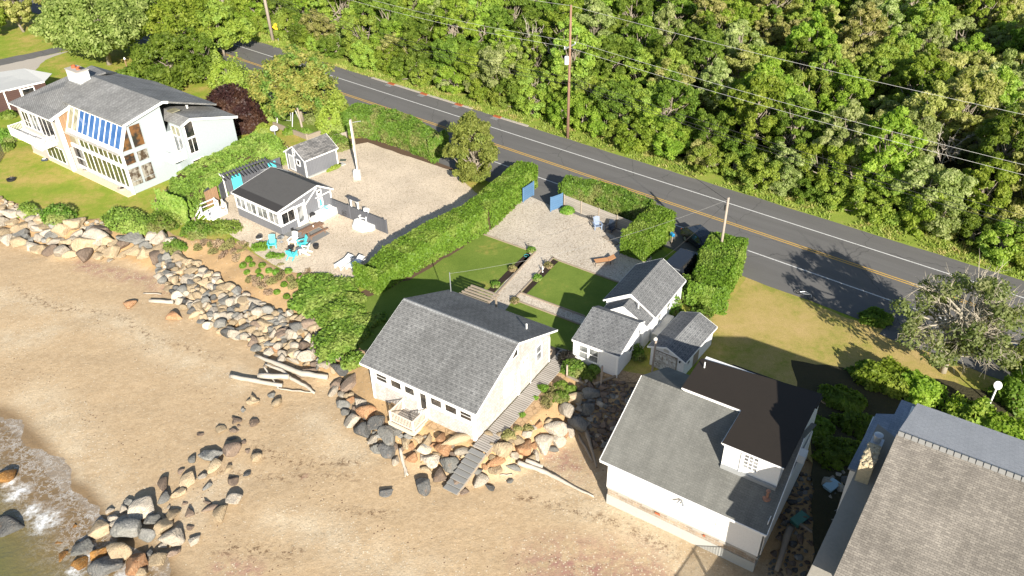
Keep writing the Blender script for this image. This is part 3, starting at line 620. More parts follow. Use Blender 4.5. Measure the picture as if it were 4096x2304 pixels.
# boardwalk and steps
BW = thing('boardwalk', 'grey plank boardwalk along the gable wall of the shingled cottage', 'walkway', (-2.68, 39.58, 0), Y33)
MB().box((.12, -.55, .02), (1.28, 10.1, .1)).build('planks', wood, BW)
MB().slab([(-.3, 10.1, .1), (1.28, 10.1, .1), (1.15, 12.0, .1), (-.3, 11.7, .1)], .08).build('landing', wood, BW)
for x in (.16, 1.16): MB().box((x, -.5, -.4), (x+.08, 10, .02)).build('joist', woodt, BW)
ST = thing('beach_steps', 'grey wooden steps down through the boulders from the boardwalk', 'steps', (-2.68, 39.58, 0), Y33)
greyst = plain('grey_step_paint', (.25, .25, .24), (.2, .2, .195), 2, .8)
for k in range(8): MB().box((.05-.05*k, -1.02-.36*k, -.12-.2*k), (1.22-.06*k, -.60-.36*k, -.05-.2*k)).build('tread', greyst, ST)
MB().bar((.08, -.6, -.25), (-.35, -3.4, -1.75), .07, .22).build('stringer', woodt, ST); MB().bar((1.15, -.6, -.25), (.75, -3.4, -1.75), .07, .22).build('stringer', woodt, ST)
# arbour behind
AB = thing('slatted_pergola', 'weathered slatted pergola against the back wall of the shingled cottage', 'pergola', (-2.68, 39.58, 0), Y33)
for k in range(5): MB().box((-9.3+.05*k, 11.1+k*.36, 2.32), (-6.5+.05*k, 11.24+k*.36, 2.44)).build('slat', woodt, AB)
for x, y in ((-9.1, 11.1), (-6.6, 11.1), (-9.0, 12.5), (-6.55, 12.5)): MB().bar((x, y, 0), (x, y, 2.3), .12).build('post', woodt, AB)
for x in (-6.62, -9.15): MB().box((x, 10.9, 2.2), (x+.12, 12.75, 2.31)).build('beam', woodt, AB)
# ---------------------------------------------------------------- long cottage with the small front wing
C_ = thing('garden_cottage', 'long white cottage with crossed grey roofs behind the shingled cottage', 'house', (4.70, 47.99, 0), Y33)
gable_walls(C_, 0, 3.65, 0, 3.9, -.1, 2.05, 3.05, 3.02, 2.6, wsid)
roof2(C_, -.12, 3.85, -.24, 2.12, 3.1, 3.08, 4.05, 2.62, rcot)
mb = MB(); W2 = FRONT()
W2.rect(mb, 0, .1, -.1, 2.0, .003, .03); W2.rect(mb, 3.54, 3.65, -.1, 2.0, .003, .03); W2.rect(mb, .1, 3.54, 1.92, 2.04, .003, .03); mb.build('corner_trim', trimw, C_)
for a, c_ in ((.42, 1.12), (1.3, 2.0)): window(C_, W2, a, c_, .62, 1.78, .09, ggrey, hs=(1.2,))
window(C_, RIGHT(3.65), 1.9, 2.5, 1.0, 1.5, .07, ggrey)
# rear range: ridge along v
def vgable(par, uc, hw0, hw1, v0, v1, ze0, ze1, zr, wallmat, roofmat, over=.12, name='rear_wall', rn='rear_roof', zb=-.1, wi=.22):
    mb = MB(); pr = [(uc-hw0+wi, zb), (uc+hw1-wi, zb), (uc+hw1-wi, ze1+.03), (uc, zr-.05), (uc-hw0+wi, ze0+.03)]
    mb.poly([(a, v0, b) for a, b in pr]); mb.poly([(a, v1, b) for a, b in pr][::-1])
    for (a, b), (c, d) in zip(pr, pr[1:]+pr[:1]): mb.poly([(a, v0, b), (a, v1, b), (c, v1, d), (c, v0, d)])
    mb.build(name, wallmat, par)
    mb = MB(); th = .1
    mb.slab([(uc-hw0, v0-over, ze0+th), (uc, v0-over, zr+th), (uc, v1+over, zr+th), (uc-hw0, v1+over, ze0+th)], th*.5)
    mb.slab([(uc, v0-over, zr+th), (uc+hw1, v0-over, ze1+th), (uc+hw1, v1+over, ze1+th), (uc, v1+over, zr+th)], th*.5)
    r = mb.build(rn, roofmat, par); f = MB()
    for vv, e in ((v0-over-.012, .03), (v1+over+.012, .03)):
        f.bar((uc-hw0, vv, ze0+.03), (uc, vv, zr+.03), e, .13); f.bar((uc, vv, zr+.03), (uc+hw1, vv, ze1+.03), e, .13)
    f.box((uc-hw0-.03, v0-over, ze0-.04), (uc-hw0+.004, v1+over, ze0+th*.8)); f.box((uc+hw1-.004, v0-over, ze1-.04), (uc+hw1+.03, v1+over, ze1+th*.8))
    f.build('fascia', trimw, r); return r
vgable(C_, 2.0, 2.3, 2.25, 5.35, 11.2, 2.42, 2.36, 3.82, wsid, rcot)
vgable(C_, 2.0, 1.95, 2.12, 3.95, 5.3, 2.1, 2.3, 3.42, wsid, rcot, over=.02, name='link_wall', rn='link_roof')
RW = RIGHT(4.03)
for a in (6.2, 8.0, 9.6): window(C_, RW, a, a+.7, 1.0, 1.9, .08, ggrey, hs=(1.45,))
MB().lathe((2.95, 4.75, 3.2), [(.05, 0), (.05, .42)], 8).build('vent_pipe', white, C_)
MB().box((4.06, 5.2, .0), (4.7, 8.2, .9)).build('storage_bench', offwhite, C_)
for x in (-.05, 3.7): MB().tube([(x, -.08, 0), (x, -.08, 2.0)], .035, 6).build('downpipe', trimw, C_)
# ---------------------------------------------------------------- white shed with peeling doors
YS = R(-37.5)
S_ = thing('garden_shed', 'white shed with peeling crossbraced double doors beside the dry lawn', 'shed', (10.36, 47.42, 0), YS)
vgable(S_, 1.42, 1.55, 1.62, 0.05, 5.0, 1.72, 1.62, 2.32, wsid, rcot, over=.22, name='wall', rn='roof', zb=-.3, wi=.2)
WS = FRONT(.05)
peel = plain('peeling_paint', (.58, .56, .52), (.36, .32, .28), 6, .9)
m, t, b = base('flaking_white', .9, .1); v = objc(t)
lk(t, mix(t, ramp(t, noise(t, v, 5, 6, .75), [(.5, 0), (.56, 1)]), (.66, .65, .62), (.25, .2, .16)), b.inputs['Base Color'])
for x0, x1 in ((.45, 1.3), (1.34, 2.2)):
    mb = MB(); WS.rect(mb, x0, x1, -.2, 1.55, .004, .05); dr = mb.build('door', m, S_)
    mb = MB()
    for z in (-.1, .62, 1.35): WS.rect(mb, x0+.02, x1-.02, z, z+.12, .052, .075)
    mb.bar(WS.p(x0+.1, .02, .07), WS.p(x1-.1, .66, .07), .1, .03, up=WS.n).bar(WS.p(x0+.1, 1.35, .07), WS.p(x1-.1, .76, .07), .1, .03, up=WS.n)
    mb.build('brace', peel, dr)
mb = MB(); WS.rect(mb, .36, .44, -.2, 1.62, .004, .03); WS.rect(mb, 2.22, 2.29, -.2, 1.62, .004, .03); WS.rect(mb, .36, 2.29, 1.58, 1.64, .006, .035); mb.build('door_frame', woodt, S_)
mb = MB(); WS.rect(mb, 1.1, 1.55, 1.75, 2.0, .004, .02)
for k in range(5): WS.rect(mb, 1.1, 1.55, 1.76+k*.05, 1.78+k*.05, .02, .032)
mb.build('vent', offwhite, S_)
WR = RIGHT(2.84)
window(S_, WR, .6, 1.0, .9, 1.3, .06, gdark); mb = MB(); WR.rect(mb, 1.7, 2.6, -.2, 1.6, .004, .03); mb.build('side_door', woodt, S_)
MB().lathe((2.5, .0, 1.35), [(.05, 0), (.07, .05), (.07, .12), (.02, .16)], 8).build('lamp', black, S_)
# ---------------------------------------------------------------- white house with dark flat roof
WH = thing('sea_house', 'white seafront house with slate roof and dark flat dormer at bottom centre', 'house', (5.93, 35.48, -1.6), R(-34))
MB().box((0, .0, -.3), (9.92, 8.6, .7)).build('foundation', conc, WH)
MB().box((.03, .04, .7), (9.88, 8.56, 1.42)).build('brick_course', brick, WH)
gable_walls(WH, -.05, 9.95, -.03, 9.0, 1.42, 3.75, 5.15, 6.6, 4.6, white)
def slabroof(par, pts, th, mat, name='roof'): return MB().slab(pts, th).build(name, mat, par)
mb = MB()
mb.slab([(-.5, -.3, 3.86), (10.2, -.3, 3.86), (10.1, 5.2, 6.86), (-.5, 5.2, 6.86)], .09)
mb.slab([(-.5, 5.2, 6.86), (2.3, 5.2, 6.86), (2.3, 9.3, 4.72), (-.35, 9.3, 4.72)], .09)
mb.slab([(2.3, 5.2, 6.86), (10.1, 5.2, 6.86), (10.1, 9.3, 4.6), (2.3, 9.3, 4.6)], .09)
rf = mb.build('roof', rwhite, WH)
mb = MB()
for k in range(13): mb.slab([(-.45+k*.22, 5.04, 6.80), (-.25+k*.22, 5.04, 6.80), (-.25+k*.22, 5.2, 6.90), (-.45+k*.22, 5.2, 6.90)], .02)
mb.build('ridge_cap', rwhite, rf)
MB().box((-.5, -.36, 3.72), (10.2, -.3, 3.86)).bar((-.53, -.3, 3.8), (-.53, 5.2, 6.8), .04, .14).bar((10.22, -.3, 3.8), (10.12, 5.2, 6.8), .04, .14).build('gutter', trimw, rf)
# flat dark upper storey
up_ = MB().box((2.36, 5.3, 5.0), (9.8, 9.1, 7.0)).build('upper_storey', white, WH)
MB().box((6.35, 2.15, 4.9), (9.72, 5.28, 6.98)).build('dormer', white, WH)
MB().slab([(2.25, 5.25, 7.12), (6.2, 5.25, 7.12), (6.2, 2.02, 7.06), (9.95, 2.02, 7.06), (9.95, 9.25, 7.2), (2.2, 8.5, 7.2)], .1).build('flat_roof', rtarb, WH)
MB().box((6.24, 1.98, 6.94), (9.9, 2.014, 7.04)).box((2.25, 5.21, 6.95), (6.2, 5.245, 7.06)).box((6.162, 2.02, 6.93), (6.197, 5.2, 7.04)).build('roof_edge', trimw, WH)
DW = FRONT(2.15)
window(WH, DW, 7.62, 8.42, 5.75, 6.8, .09, ggrey, vs=(7.89, 8.15), hs=(6.0, 6.28, 6.55))
MB().box((6.36, 1.95, 4.98), (9.72, 2.13, 5.3)).build('flashing', plain('lead_flashing', (.3, .31, .31), (.26, .27, .27), 2, .7), WH)
for x in (6.36, 7.42): MB().box((x, 2.08, 5.15), (x+.06, 2.145, 6.95)).build('downpipe', trimw, WH)
MB().lathe((9.45, 1.5, 4.7), [(.28, 0), (.26, .12), (.09, .16), (.07, .55), (.13, .6), (.13, .68), (.02, .72)], 12).build('flue', plain('rusty_flue', (.36, .16, .10), (.28, .2, .16), 5, .6, metal=.4), WH)
MB().lathe((2.75, 7.7, 7.19), [(.045, 0), (.045, .45)], 8).build('vent_pipe', white, WH)
mb = MB(); FW = FRONT(-.03)
for a, c_ in ((0, 9.9),): FW.rect(mb, a, c_, 1.30, 1.44, .004, .02)
for q in range(6): FW.rect(mb, .8+q*1.7, 1.5+q*1.7, 1.22, 1.34, .021, .03)
mb.build('sill_board', mortarm, WH)
mb = MB(); FW.rect(mb, 4.9, 7.25, 2.46, 2.49, .004, .02); FW.rect(mb, 4.9, 4.93, 2.49, 3.5, .004, .02); FW.rect(mb, 7.22, 7.25, 2.49, 3.5, .004, .02); mb.build('wall_cable', plain('cable_grey', (.35, .35, .35), None, 3, .6), WH)
mb = MB().box((4.92, -.22, 3.3), (5.06, -.04, 3.42)).tube([(4.95, -.2, 3.36), (4.8, -.36, 3.2)], [.05, .09], 8).tube([(5.05, -.2, 3.36), (5.22, -.36, 3.2)], [.05, .09], 8).build('floodlight', metal, WH)
for x, w_ in ((3.4, .35), (6.6, .15)): FW.rect(MB(), x, x+w_, 1.05, 1.2, .004, .03).build('red_brick', brickred, WH)
MB().box((9.96, 5.6, 4.4), (10.4, 6.3, 5.0)).build('air_unit', white, WH)
MB().box((10.02, .2, 1.42), (10.06, 8.8, 4.4)).build('side_cladding', white, WH)
MB().slab([(3.8, 9.1, 6.1), (9.9, 9.1, 6.1), (9.9, 10.6, 5.9), (3.8, 10.6, 5.9)], .1).build('rear_roof', rtarb, WH)
MB().box((4.0, 9.0, 1.4), (9.8, 10.4, 5.85)).build('rear_wall', white, WH)
# lean-to strip roof on the right side
# deck at the right, outside the frame: its rail throws the shadow seen on the wall
# ---------------------------------------------------------------- big house at bottom right
BH = thing('shingle_house', 'big weathered house with brown shingle roof and stone chimney at bottom right', 'house', (20.0, 30.0, 0), R(-34.6))
gable_walls(BH, 0.12, 12, -8.0, 4.9, -2, 6.85, -.7, 10.1, 7.85, white)
MB().slab([(-.42, -8.6, 6.95), (12.6, -8.6, 6.95), (12.6, -.7, 10.35), (-.03, -.7, 10.35)], .12).build('roof', rbrown, BH)
MB().slab([(-.03, -.7, 10.35), (12.6, -.7, 10.35), (12.6, 5.1, 8.0), (.33, 5.1, 8.0)], .12).build('rear_roof', rlight, BH)
mb = MB()
for k in range(36): mb.slab([(.0+k*.33, -.9, 10.28), (.28+k*.33, -.9, 10.28), (.28+k*.33, -.7, 10.41), (.0+k*.33, -.7, 10.41)], .02).slab([(.0+k*.33, -.7, 10.41), (.28+k*.33, -.7, 10.41), (.28+k*.33, -.48, 10.3), (.0+k*.33, -.48, 10.3)], .02)
mb.build('ridge_cap', plain('ridge_grey', (.24, .24, .225), (.19, .185, .175), 3, .9), BH)
MB().slab([(-1.55, -8.2, 5.7), (-.3, -8.2, 5.7), (.05, .4, 8.95), (-1.1, .9, 9.05)], .12).build('side_roof', rtan, BH)
MB().slab([(-1.72, -.9, 6.9), (.1, -.9, 6.9), (.25, 6.2, 7.0), (-.53, 6.2, 7.0), (-.6, 4.7, 6.98), (-1.5, 4.2, 6.96)], .12).build('annex_roof', rblue, BH)
MB().box((-1.6, -.8, -1), (.1, 4.1, 6.76)).build('annex_wall', white, BH)
MB().box((-1.35, -8, -2), (.1, -.85, 5.4)).build('side_wall', plain('side_wall_grey', (.5, .5, .48), (.4, .4, .38), 2, .9), BH)
mb = MB().box((-1.15, -2.55, 6.0), (-.5, -.8, 9.1)); ch = mb.build('chimney', stone_t, BH)
for k in range(34):
    q = rng.uniform(0, 1, 3); c0 = np.array([-1.1+.55*q[0], -2.5+1.65*q[1], 9.07])
    s_ = rng.uniform(.1, .2, 3); MB().lathe(c0, [(s_[0]*.7, -.05), (s_[0], .03), (s_[0]*.8, .1), (s_[0]*.3, .13)], 7).build('cap_stone', stone_t, ch)
MB().lathe((-.82, -.4, 8.6), [(.2, 0), (.2, .75), (.25, .77), (.24, .85), (.08, .89)], 12).build('flue', metal, BH)
MB().box((-1.1, -.79, 7.6), (-.5, -.1, 9.0)).build('chimney_flashing', metal, BH)
DK = MB().box((-1.6, -12.2, 1.35), (6, -6.95, 1.5)).build('deck', wood, BH)
railing(DK, [(-1.5, -7.2, 1.5), (-1.5, -9.7, 1.5), (-1.5, -12.1, 1.5), (5.9, -12.1, 1.5)], 1.0, .14, white)
# white stair rail peeking at the bottom edge
# ---------------------------------------------------------------- brown bungalow top left
BB = thing('brown_bungalow', 'brown clapboard bungalow with pale grey roof at the left edge', 'house', P(-30, 300), R(-5))
def wb(x, y, z): q = P(x, y, z)-P(-30, 300); a = R(5); return np.array([q[0]*math.cos(a)-q[1]*math.sin(a), q[0]*math.sin(a)+q[1]*math.cos(a), z])
e0, e1, r0_, r1_ = wb(-60, 245, 3.0), wb(112, 205, 3.0), wb(-60, 190, 4.0), wb(60, 172, 4.0)
MB().slab([e0, e1, wb(131, 185, 3.6), r1_, r0_], .15).build('roof', plain('roof_pale', (.33, .34, .34), (.28, .29, .29), 2, .9), BB)
mb = MB(); a, c_ = wb(-60, 248, 3.0)*[1, 1, 0]+[0, .4, 0], wb(108, 207, 3.0)*[1, 1, 0]+[0, .4, 0]; dd = (c_-a)/np.linalg.norm(c_-a); nn_ = np.array([-dd[1], dd[0], 0])
mb.poly([a, c_, c_+[0, 0, 2.95], a+[0, 0, 2.95]]); mb.poly([c_, c_+nn_*6, c_+nn_*6+[0, 0, 3], c_+[0, 0, 2.95]]); mb.build('wall', wbrown, BB)
WB = Wall(a, dd, -nn_); L = np.linalg.norm(c_-a)
MB().bar(e0-[0, .05, .02], e1-[0, .05, .02], .05, .2).build('fascia', trimw, BB)
for x in (L-9.5, L-5.2, L-3.3): WB.rect(MB(), x, x+.16, 0, 2.9, .01, .09).build('column', trimw, BB)
window(BB, WB, L-11.8, L-10.7, .9, 2.1, .14, ggrey, vs=(L-11.25,)); window(BB, WB, L-3.0, L-1.6, 1.7, 2.6, .12, gdark)
WB.rect(MB(), L-10.4, L-9.6, .1, .5, .01, .05).build('brick_step', brickred, BB)
# ---------------------------------------------------------------- large house with the sloping glass
GL = thing('glass_front_house', 'large pale house with sloping glass wall and grey roofs above the left lawn', 'house', (-40.31, 77.16, 0), R(-37))
body = MB()
pr = [(0, 0), (5.45, 0), (5.45, 8.35), (1.15, 7.35), (0.02, 4.95)]
for uu, rev in ((0, False), (-10.7, True)):
    q = [(uu, a, b) for a, b in pr]; body.poly(q[::-1] if rev else q)
body.poly([(-10.7, 0, 0), (0, 0, 0), (0, .02, 4.95), (-10.7, .02, 4.95)])
body.build('main_wall', wblue, GL)
MB().box((-14.3, 5.45, 0), (-.02, 12.0, 5.2)).build('rear_wall', wblue, GL)
# side wing
MB().poly([(2.2, 6.0, 0), (2.2, 12.4, 0), (2.2, 12.4, 5.1), (2.2, 6.9, 6.6), (2.2, 6.0, 6.3)]).poly([(0, 6.0, 0), (2.2, 6.0, 0), (2.2, 6.0, 6.3), (0, 6.0, 6.3)]).build('wing_wall', wblue, GL)
# main roof
mr = MB().slab([(-11.4, .82, 7.66), (.35, .82, 7.66), (.35, 5.7, 8.66), (-15.6, 5.7, 8.66), (-15.4, 3.6, 8.15)], .18)
mr.slab([(-15.6, 5.7, 8.66), (.35, 5.7, 8.66), (.35, 6.3, 8.45), (-.6, 12.6, 5.9), (-13.0, 12.9, 5.9), (-17.6, 10.9, 6.6)], .18)
mr = mr.build('roof', rleft, GL)
MB().bar((.4, .82, 7.56), (.4, 5.7, 8.56), .06, .26).bar((.4, 5.7, 8.56), (.4, 6.3, 8.36), .06, .26).build('fascia', trimw, mr)
wr = MB().slab([(-3.2, 5.75, 6.42), (2.62, 5.75, 6.42), (2.62, 6.95, 6.86), (-3.2, 6.95, 6.95)], .15).slab([(-3.2, 6.95, 6.95), (2.62, 6.95, 6.86), (2.62, 12.75, 5.15), (-3.2, 12.75, 5.3)], .15).build('wing_roof', rleft, GL)
MB().bar((2.66, 5.75, 6.3), (2.66, 6.95, 6.74), .06, .24).bar((2.66, 6.95, 6.74), (2.66, 12.75, 5.03), .06, .26).build('fascia', trimw, wr)
MB().box((-.9, 6.6, 6.95), (.1, 7.6, 7.05)).build('skylight', gtan, wr)
MB().lathe((-1.6, 9.5, 6.2), [(.12, 0), (.12, .3), (.18, .32), (.05, .45)], 8).build('vent_pipe', white, mr)
# left wing
MB().box((-19.8, -.72, 0), (-10.75, 6, 5.75)).build('left_wall', plain('taupe_wall', (.42, .38, .35), (.37, .34, .31), .8, .8), GL)
lr = MB().slab([(-20.9, -1.0, 6.02), (-10.45, -1.5, 6.5), (-10.45, 1.4, 7.4), (-14.2, 4.6, 8.3), (-18.2, 8.4, 8.2)], .18)
lr.slab([(-18.2, 8.4, 8.2), (-14.2, 4.6, 8.3), (-14.5, 8.0, 8.2), (-17.6, 10.9, 6.7)], .18)
lr = lr.build('left_roof', rleft, GL)
MB().bar((-10.42, -1.5, 6.4), (-10.42, 1.4, 7.3), .08, .3).bar((-20.9, -1.02, 5.95), (-10.45, -1.52, 6.43), .05, .1).build('fascia', trimw, lr)
MB().box((-10.9, -.86, 0), (-10.55, -.5, 6.5)).build('column', trimw, GL)
MB().poly([(-10.6, -.5, 2.9), (-10.6, 2.2, 2.9), (-10.6, 2.2, 7.2), (-10.6, -.5, 6.5)]).build('board_panel', woodb, GL)
# boarded return wall under the left roof, facing right
GF = FRONT(0)
# lower windows of the main front: posts, beam, panes
fr = MB()
GF.rect(fr, -10.6, 0, .45, .72, .01, .12); GF.rect(fr, -10.6, 0, 2.95, 3.35, .01, .14); GF.rect(fr, -10.6, 0, 4.72, 4.98, .01, .14)
for k in range(13):
    x = -8.6+k*.94
    if x > -.1: break
    GF.rect(fr, x-.045, x+.045, .72, 4.72, .012, .05 if k % 2 else .075)
GF.rect(fr, -.18, .04, 0, 4.98, .012, .16); GF.rect(fr, -10.6, -8.7, 1.6, 1.68, .012, .09)
wf = fr.build('window_wall', trimw, GL); wf['label'] = 'two-storey grid of white framed windows'
GF.rect(MB(), -8.6, -.1, .72, 2.92, .004, .03).build('pane', ggreen, wf); GF.rect(MB(), -8.6, -.1, 3.4, 4.72, .004, .03).build('pane', ggreen, wf)
GF.rect(MB(), -10.6, -8.7, .72, 2.92, .004, .03).build('pane', gdark, wf); GF.rect(MB(), -10.6, -8.7, 3.4, 4.72, .004, .03).build('pane', gtan, wf)
# sloping glass
def sg(u, t_, off=.0): v0, z0, v1, z1 = .0, 5.0, 1.12, 7.36; n = np.array([0, -(z1-z0), (v1-v0)]); n /= np.linalg.norm(n); return np.array([u, v0+(v1-v0)*t_, z0+(z1-z0)*t_])+n*off
gl = MB(); nb = 10; U0, U1 = -10.5, -.12
sk = MB()
for k in range(nb+1):
    u = U0+(U1-U0)*k/nb; w_ = .15 if k % 2 == 0 else .07
    sk.slab([sg(u-w_/2, -.14 if w_ > .12 else 0, .09), sg(u+w_/2, -.14 if w_ > .12 else 0, .09), sg(u+w_/2, 1.0, .09), sg(u-w_/2, 1.0, .09)], .07)
sk.slab([sg(U0, .96, .2), sg(U1, .96, .2), sg(U1, 1.06, .2), sg(U0, 1.06, .2)], .18); sk.slab([sg(U0, 0, .12), sg(U1, 0, .12), sg(U1, .05, .12), sg(U0, .05, .12)], .1)
sk = sk.build('sloping_glazing', trimw, GL)
for k in range(nb):
    u0, u1 = U0+(U1-U0)*k/nb, U0+(U1-U0)*(k+1)/nb
    MB().slab([sg(u0+.06, .05, .04), sg(u1-.06, .05, .04), sg(u1-.06, .96, .04), sg(u0+.06, .96, .04)], .03).build('pane', gtan if k < 2 else gblue, sk)
MB().box((-10.6, -.42, 4.58), (-.02, -.02, 4.72)).build('ledge', plain('ledge_grey', (.4, .38, .35), (.33, .32, .3), 2, .8), GL)
# gable windows
G0 = RIGHT(0)
for x0, x1, z0, z1, gm, hs in ((1.53, 2.74, 4.85, 7.2, gbrown, ()), (.12, 1.24, 3.3, 4.42, gbrown, ()), (1.57, 2.76, 3.25, 4.35, gcream, ()), (.12, 1.33, .86, 2.8, gcream, (1.35,)), (1.56, 2.8, .82, 2.74, gcream, (1.32,))):
    window(GL, G0, x0, x1, z0, z1, .05, gm, wblue, hs=hs)
tw = MB().slab([G0.p(.16, 4.88, .05), G0.p(1.22, 4.85, .05), G0.p(1.22, 7.0, .05)], .045).build('window', gbrown, GL); tw['label'] = 'tall triangular window'
MB().bar(G0.p(.02, 4.97, .1), G0.p(1.14, 7.3, .1), .12, .14).build('corner_trim', trimw, GL); MB().bar(G0.p(.0, 0, .06), G0.p(.0, 4.95, .06), .12, .14).build('corner_trim', trimw, GL)
# wing windows and balcony
WF = FRONT(6.0)
window(GL, WF, .25, 1.75, 2.7, 4.7, .07, ggrey, vs=(1.0,)); window(GL, WF, .25, 1.75, 4.85, 5.9, .07, gtan, vs=(1.0,))
WG = RIGHT(2.2)
window(GL, WG, 6.35, 7.35, 4.7, 6.3, .07, gdark); window(GL, WG, 6.35, 7.35, 2.9, 4.5, .07, gdark, vs=(6.85,))
BA = MB().box((.02, 4.3, 2.3), (1.7, 5.98, 2.5)).build('balcony', white, GL)
railing(BA, [(.06, 4.36, 2.5), (1.64, 4.36, 2.5), (1.64, 5.9, 2.5)], .95, .13, white)
window(GL, WG, 6.3, 7.6, .3, 2.0, .07, gdark)
# left wing windows and its balcony
LF = FRONT(-.72)
window(GL, LF, -19.0, -17.6, 3.6, 5.4, .08, gdark, vs=(-18.3,), hs=(4.2,)); window(GL, LF, -17.2, -15.6, 3.6, 5.5, .08, ggrey, vs=(-16.4,)); window(GL, LF, -15.2, -12.2, 3.4, 5.6, .08, gdark, vs=(-14.4, -13.4))
window(GL, LF, -18.9, -17.2, .9, 1.8, .08, gdark, vs=(-18.1,)); window(GL, LF, -15.8, -11.9, .6, 2.3, .08, ggreen, vs=(-14.8, -13.8, -12.8))
BL = MB().box((-19.8, -2.4, 2.75), (-12.6, -.74, 2.95)).box((-19.8, -2.42, 2.95), (-15.0, -2.3, 3.85)).build('balcony', white, GL)
railing(BL, [(-15.0, -2.34, 2.95), (-12.65, -2.34, 2.95), (-12.65, -.8, 2.95)], .95, .14, white); railing(BL, [(-19.75, -2.34, 2.95), (-19.75, -.8, 2.95)], .95, .14, white)
MB().box((-18.5, -2.1, 2.96), (-15.6, -1.7, 3.0)).build('solar_panel', navy, BL)
# chimney
mb = MB().box((-15.3, 4.0, 7.2), (-12.8, 5.3, 9.6)); ch = mb.build('chimney', shingle('painted_brick', (.72, .74, .75), (.66, .68, .69), (.55, .57, .58), .22, .08, .01), GL)
MB().box((-15.38, 3.92, 9.6), (-12.72, 5.38, 9.68)).build('cap', plain('chimney_cap', (.42, .4, .36), (.3, .28, .25), 3, .9), ch)
for x in (-14.6, -13.6): MB().lathe((x, 4.65, 9.68), [(.24, 0), (.24, .3), (.17, .3), (.17, .05)], 10).build('chimney_pot', brickred, ch)
MB().box((-13.3, 4.5, 9.9), (-12.9, 5.0, 9.96)).build('cowl', black, ch)
MB().box((-19.8, -.8, -.02), (.06, -.02, .12)).build('plinth', plain('plinth_cream', (.6, .52, .38), (.5, .43, .32), 2, .9), GL)
# ---------------------------------------------------------------- grey bungalow
YB = R(-38)
GB = thing('grey_bungalow', 'small grey bungalow with flat dark roof and white window band', 'house', (-22.35, 67.93, 0), YB)
gable_walls(GB, -6.8, 0, 0, 6.6, 0, 2.55, 4.95, 3.3, 2.15, wgrey)
roof2(GB, -7.0, .12, -.2, 2.58, 4.95, 3.33, 6.9, 2.12, rtar, .09)
F1, R1 = FRONT(), RIGHT()
MB().slab([(-6.9, -.16, 2.684), (.0, -.16, 2.684), (.0, .8, 2.825), (-6.9, .8, 2.825)], .012).build('roof_patch', plain('fresh_tar', (.05, .045, .042), (.035, .033, .03), 1, .6), GB)
mb = MB(); F1.rect(mb, -6.8, .04, .95, 1.1, .004, .04); F1.rect(mb, -6.8, .04, 2.28, 2.5, .004, .04)
for x in (-6.8, -5.2, -3.5, -1.75, -.12): F1.rect(mb, x, x+.16, 1.1, 2.28, .004, .04)
R1.rect(mb, -.04, .14, .9, 2.5, .004, .04); R1.rect(mb, .14, 1.95, 2.2, 2.36, .004, .04); R1.rect(mb, .14, 1.95, .88, 1.0, .004, .04)
R1.rect(mb, 3.12, 3.26, 0, 2.55, .004, .04); R1.rect(mb, 6.48, 6.62, 0, 2.1, .004, .04); R1.rect(mb, 4.6, 6.5, 2.02, 2.12, .004, .035)
mb.bar(R1.p(3.2, 1.9, .03), R1.p(4.9, 3.1, .03), .1, .05, up=(1, 0, 0)); mb.build('white_trim', trimw, GB)
for a, c_ in ((-6.6, -5.25), (-5.0, -3.55), (-3.3, -1.8), (-1.55, -.15)): window(GB, F1, a, c_, 1.12, 2.22, .04, ggrey, vs=((a+c_)/2,))
window(GB, R1, .3, 1.8, 1.02, 2.16, .05, gdark, vs=(1.05,))
mb = MB(); R1.rect(mb, 2.0, 3.05, -.0, 2.3, .004, .05); dr = mb.build('door', trimw, GB); R1.rect(MB(), 2.2, 2.85, .4, 2.1, .052, .06).build('pane', ggrey, dr)
window(GB, R1, 4.98, 5.3, 2.42, 2.66, .14, gdark); window(GB, R1, 4.98, 5.32, 1.0, 1.75, .14, gturq)
def gb(x, y, z): return frame_inv(P(*((600+x/1.811)/K, (350+y/1.811)/K), z) if False else PF(600+x/1.811, 350+y/1.811, z), (-22.35, 67.93), YB)
def frame_inv(p, o, yaw): d = np.array(p)-[o[0], o[1], 0]; c, s = math.cos(yaw), math.sin(yaw); return np.array([d[0]*c+d[1]*s, -d[0]*s+d[1]*c, d[2]])
MB().slab([gb(775, 600, 3.0), gb(880, 578, 3.25), gb(1325, 735, 2.6)*[0, 0, 0]+np.array([-5.8, 6.6, 2.5]), np.array([-8.6, 6.2, 2.5])], .08).build('lean_to_roof', rgrey2, GB)
# pergola court with turquoise doors
PG = thing('courtyard_pergola', 'dark slatted pergola and grey wall with turquoise doors beside the grey bungalow', 'pergola', (-22.35, 67.93, 0), YB)
a0, a1, a2 = gb(510, 635, 2.35), gb(835, 520, 2.35), gb(935, 565, 2.35)
MB().bar(a0, a1, .14, .2).bar(a1, a2, .1, .2).build('beam', wdark, PG)
n = 15
for k in range(n):
    f_ = k/(n-1); q = a0*(1-f_)+a1*f_+[0, 0, .12]; e = q+np.array([2.2, -.9, 0])*(1 if f_ > .3 else .8)*.95
    MB().bar(q-[.25, -.1, 0], e, .07, .12).build('slat', wdark, PG)
for f_ in (0, .33, .66, 1): q = a0*(1-f_)+a1*f_; MB().bar([q[0], q[1], 0], q, .12).build('post', wdark, PG)
q = a0; wl = Wall([a0[0]+.35, a0[1]+.0, 0], (a1-a0)*[1, 1, 0], (0.4, -1, 0))
MB().poly([wl.p(0, 0), wl.p(6.8, 0), wl.p(6.8, 2.2), wl.p(0, 2.2)]).build('back_wall', wdark, PG)
for x0, x1 in ((.9, 2.0), (5.3, 6.2)): wl.rect(MB(), x0, x1, .1, 2.0, .02, .06).build('door', turq, PG)
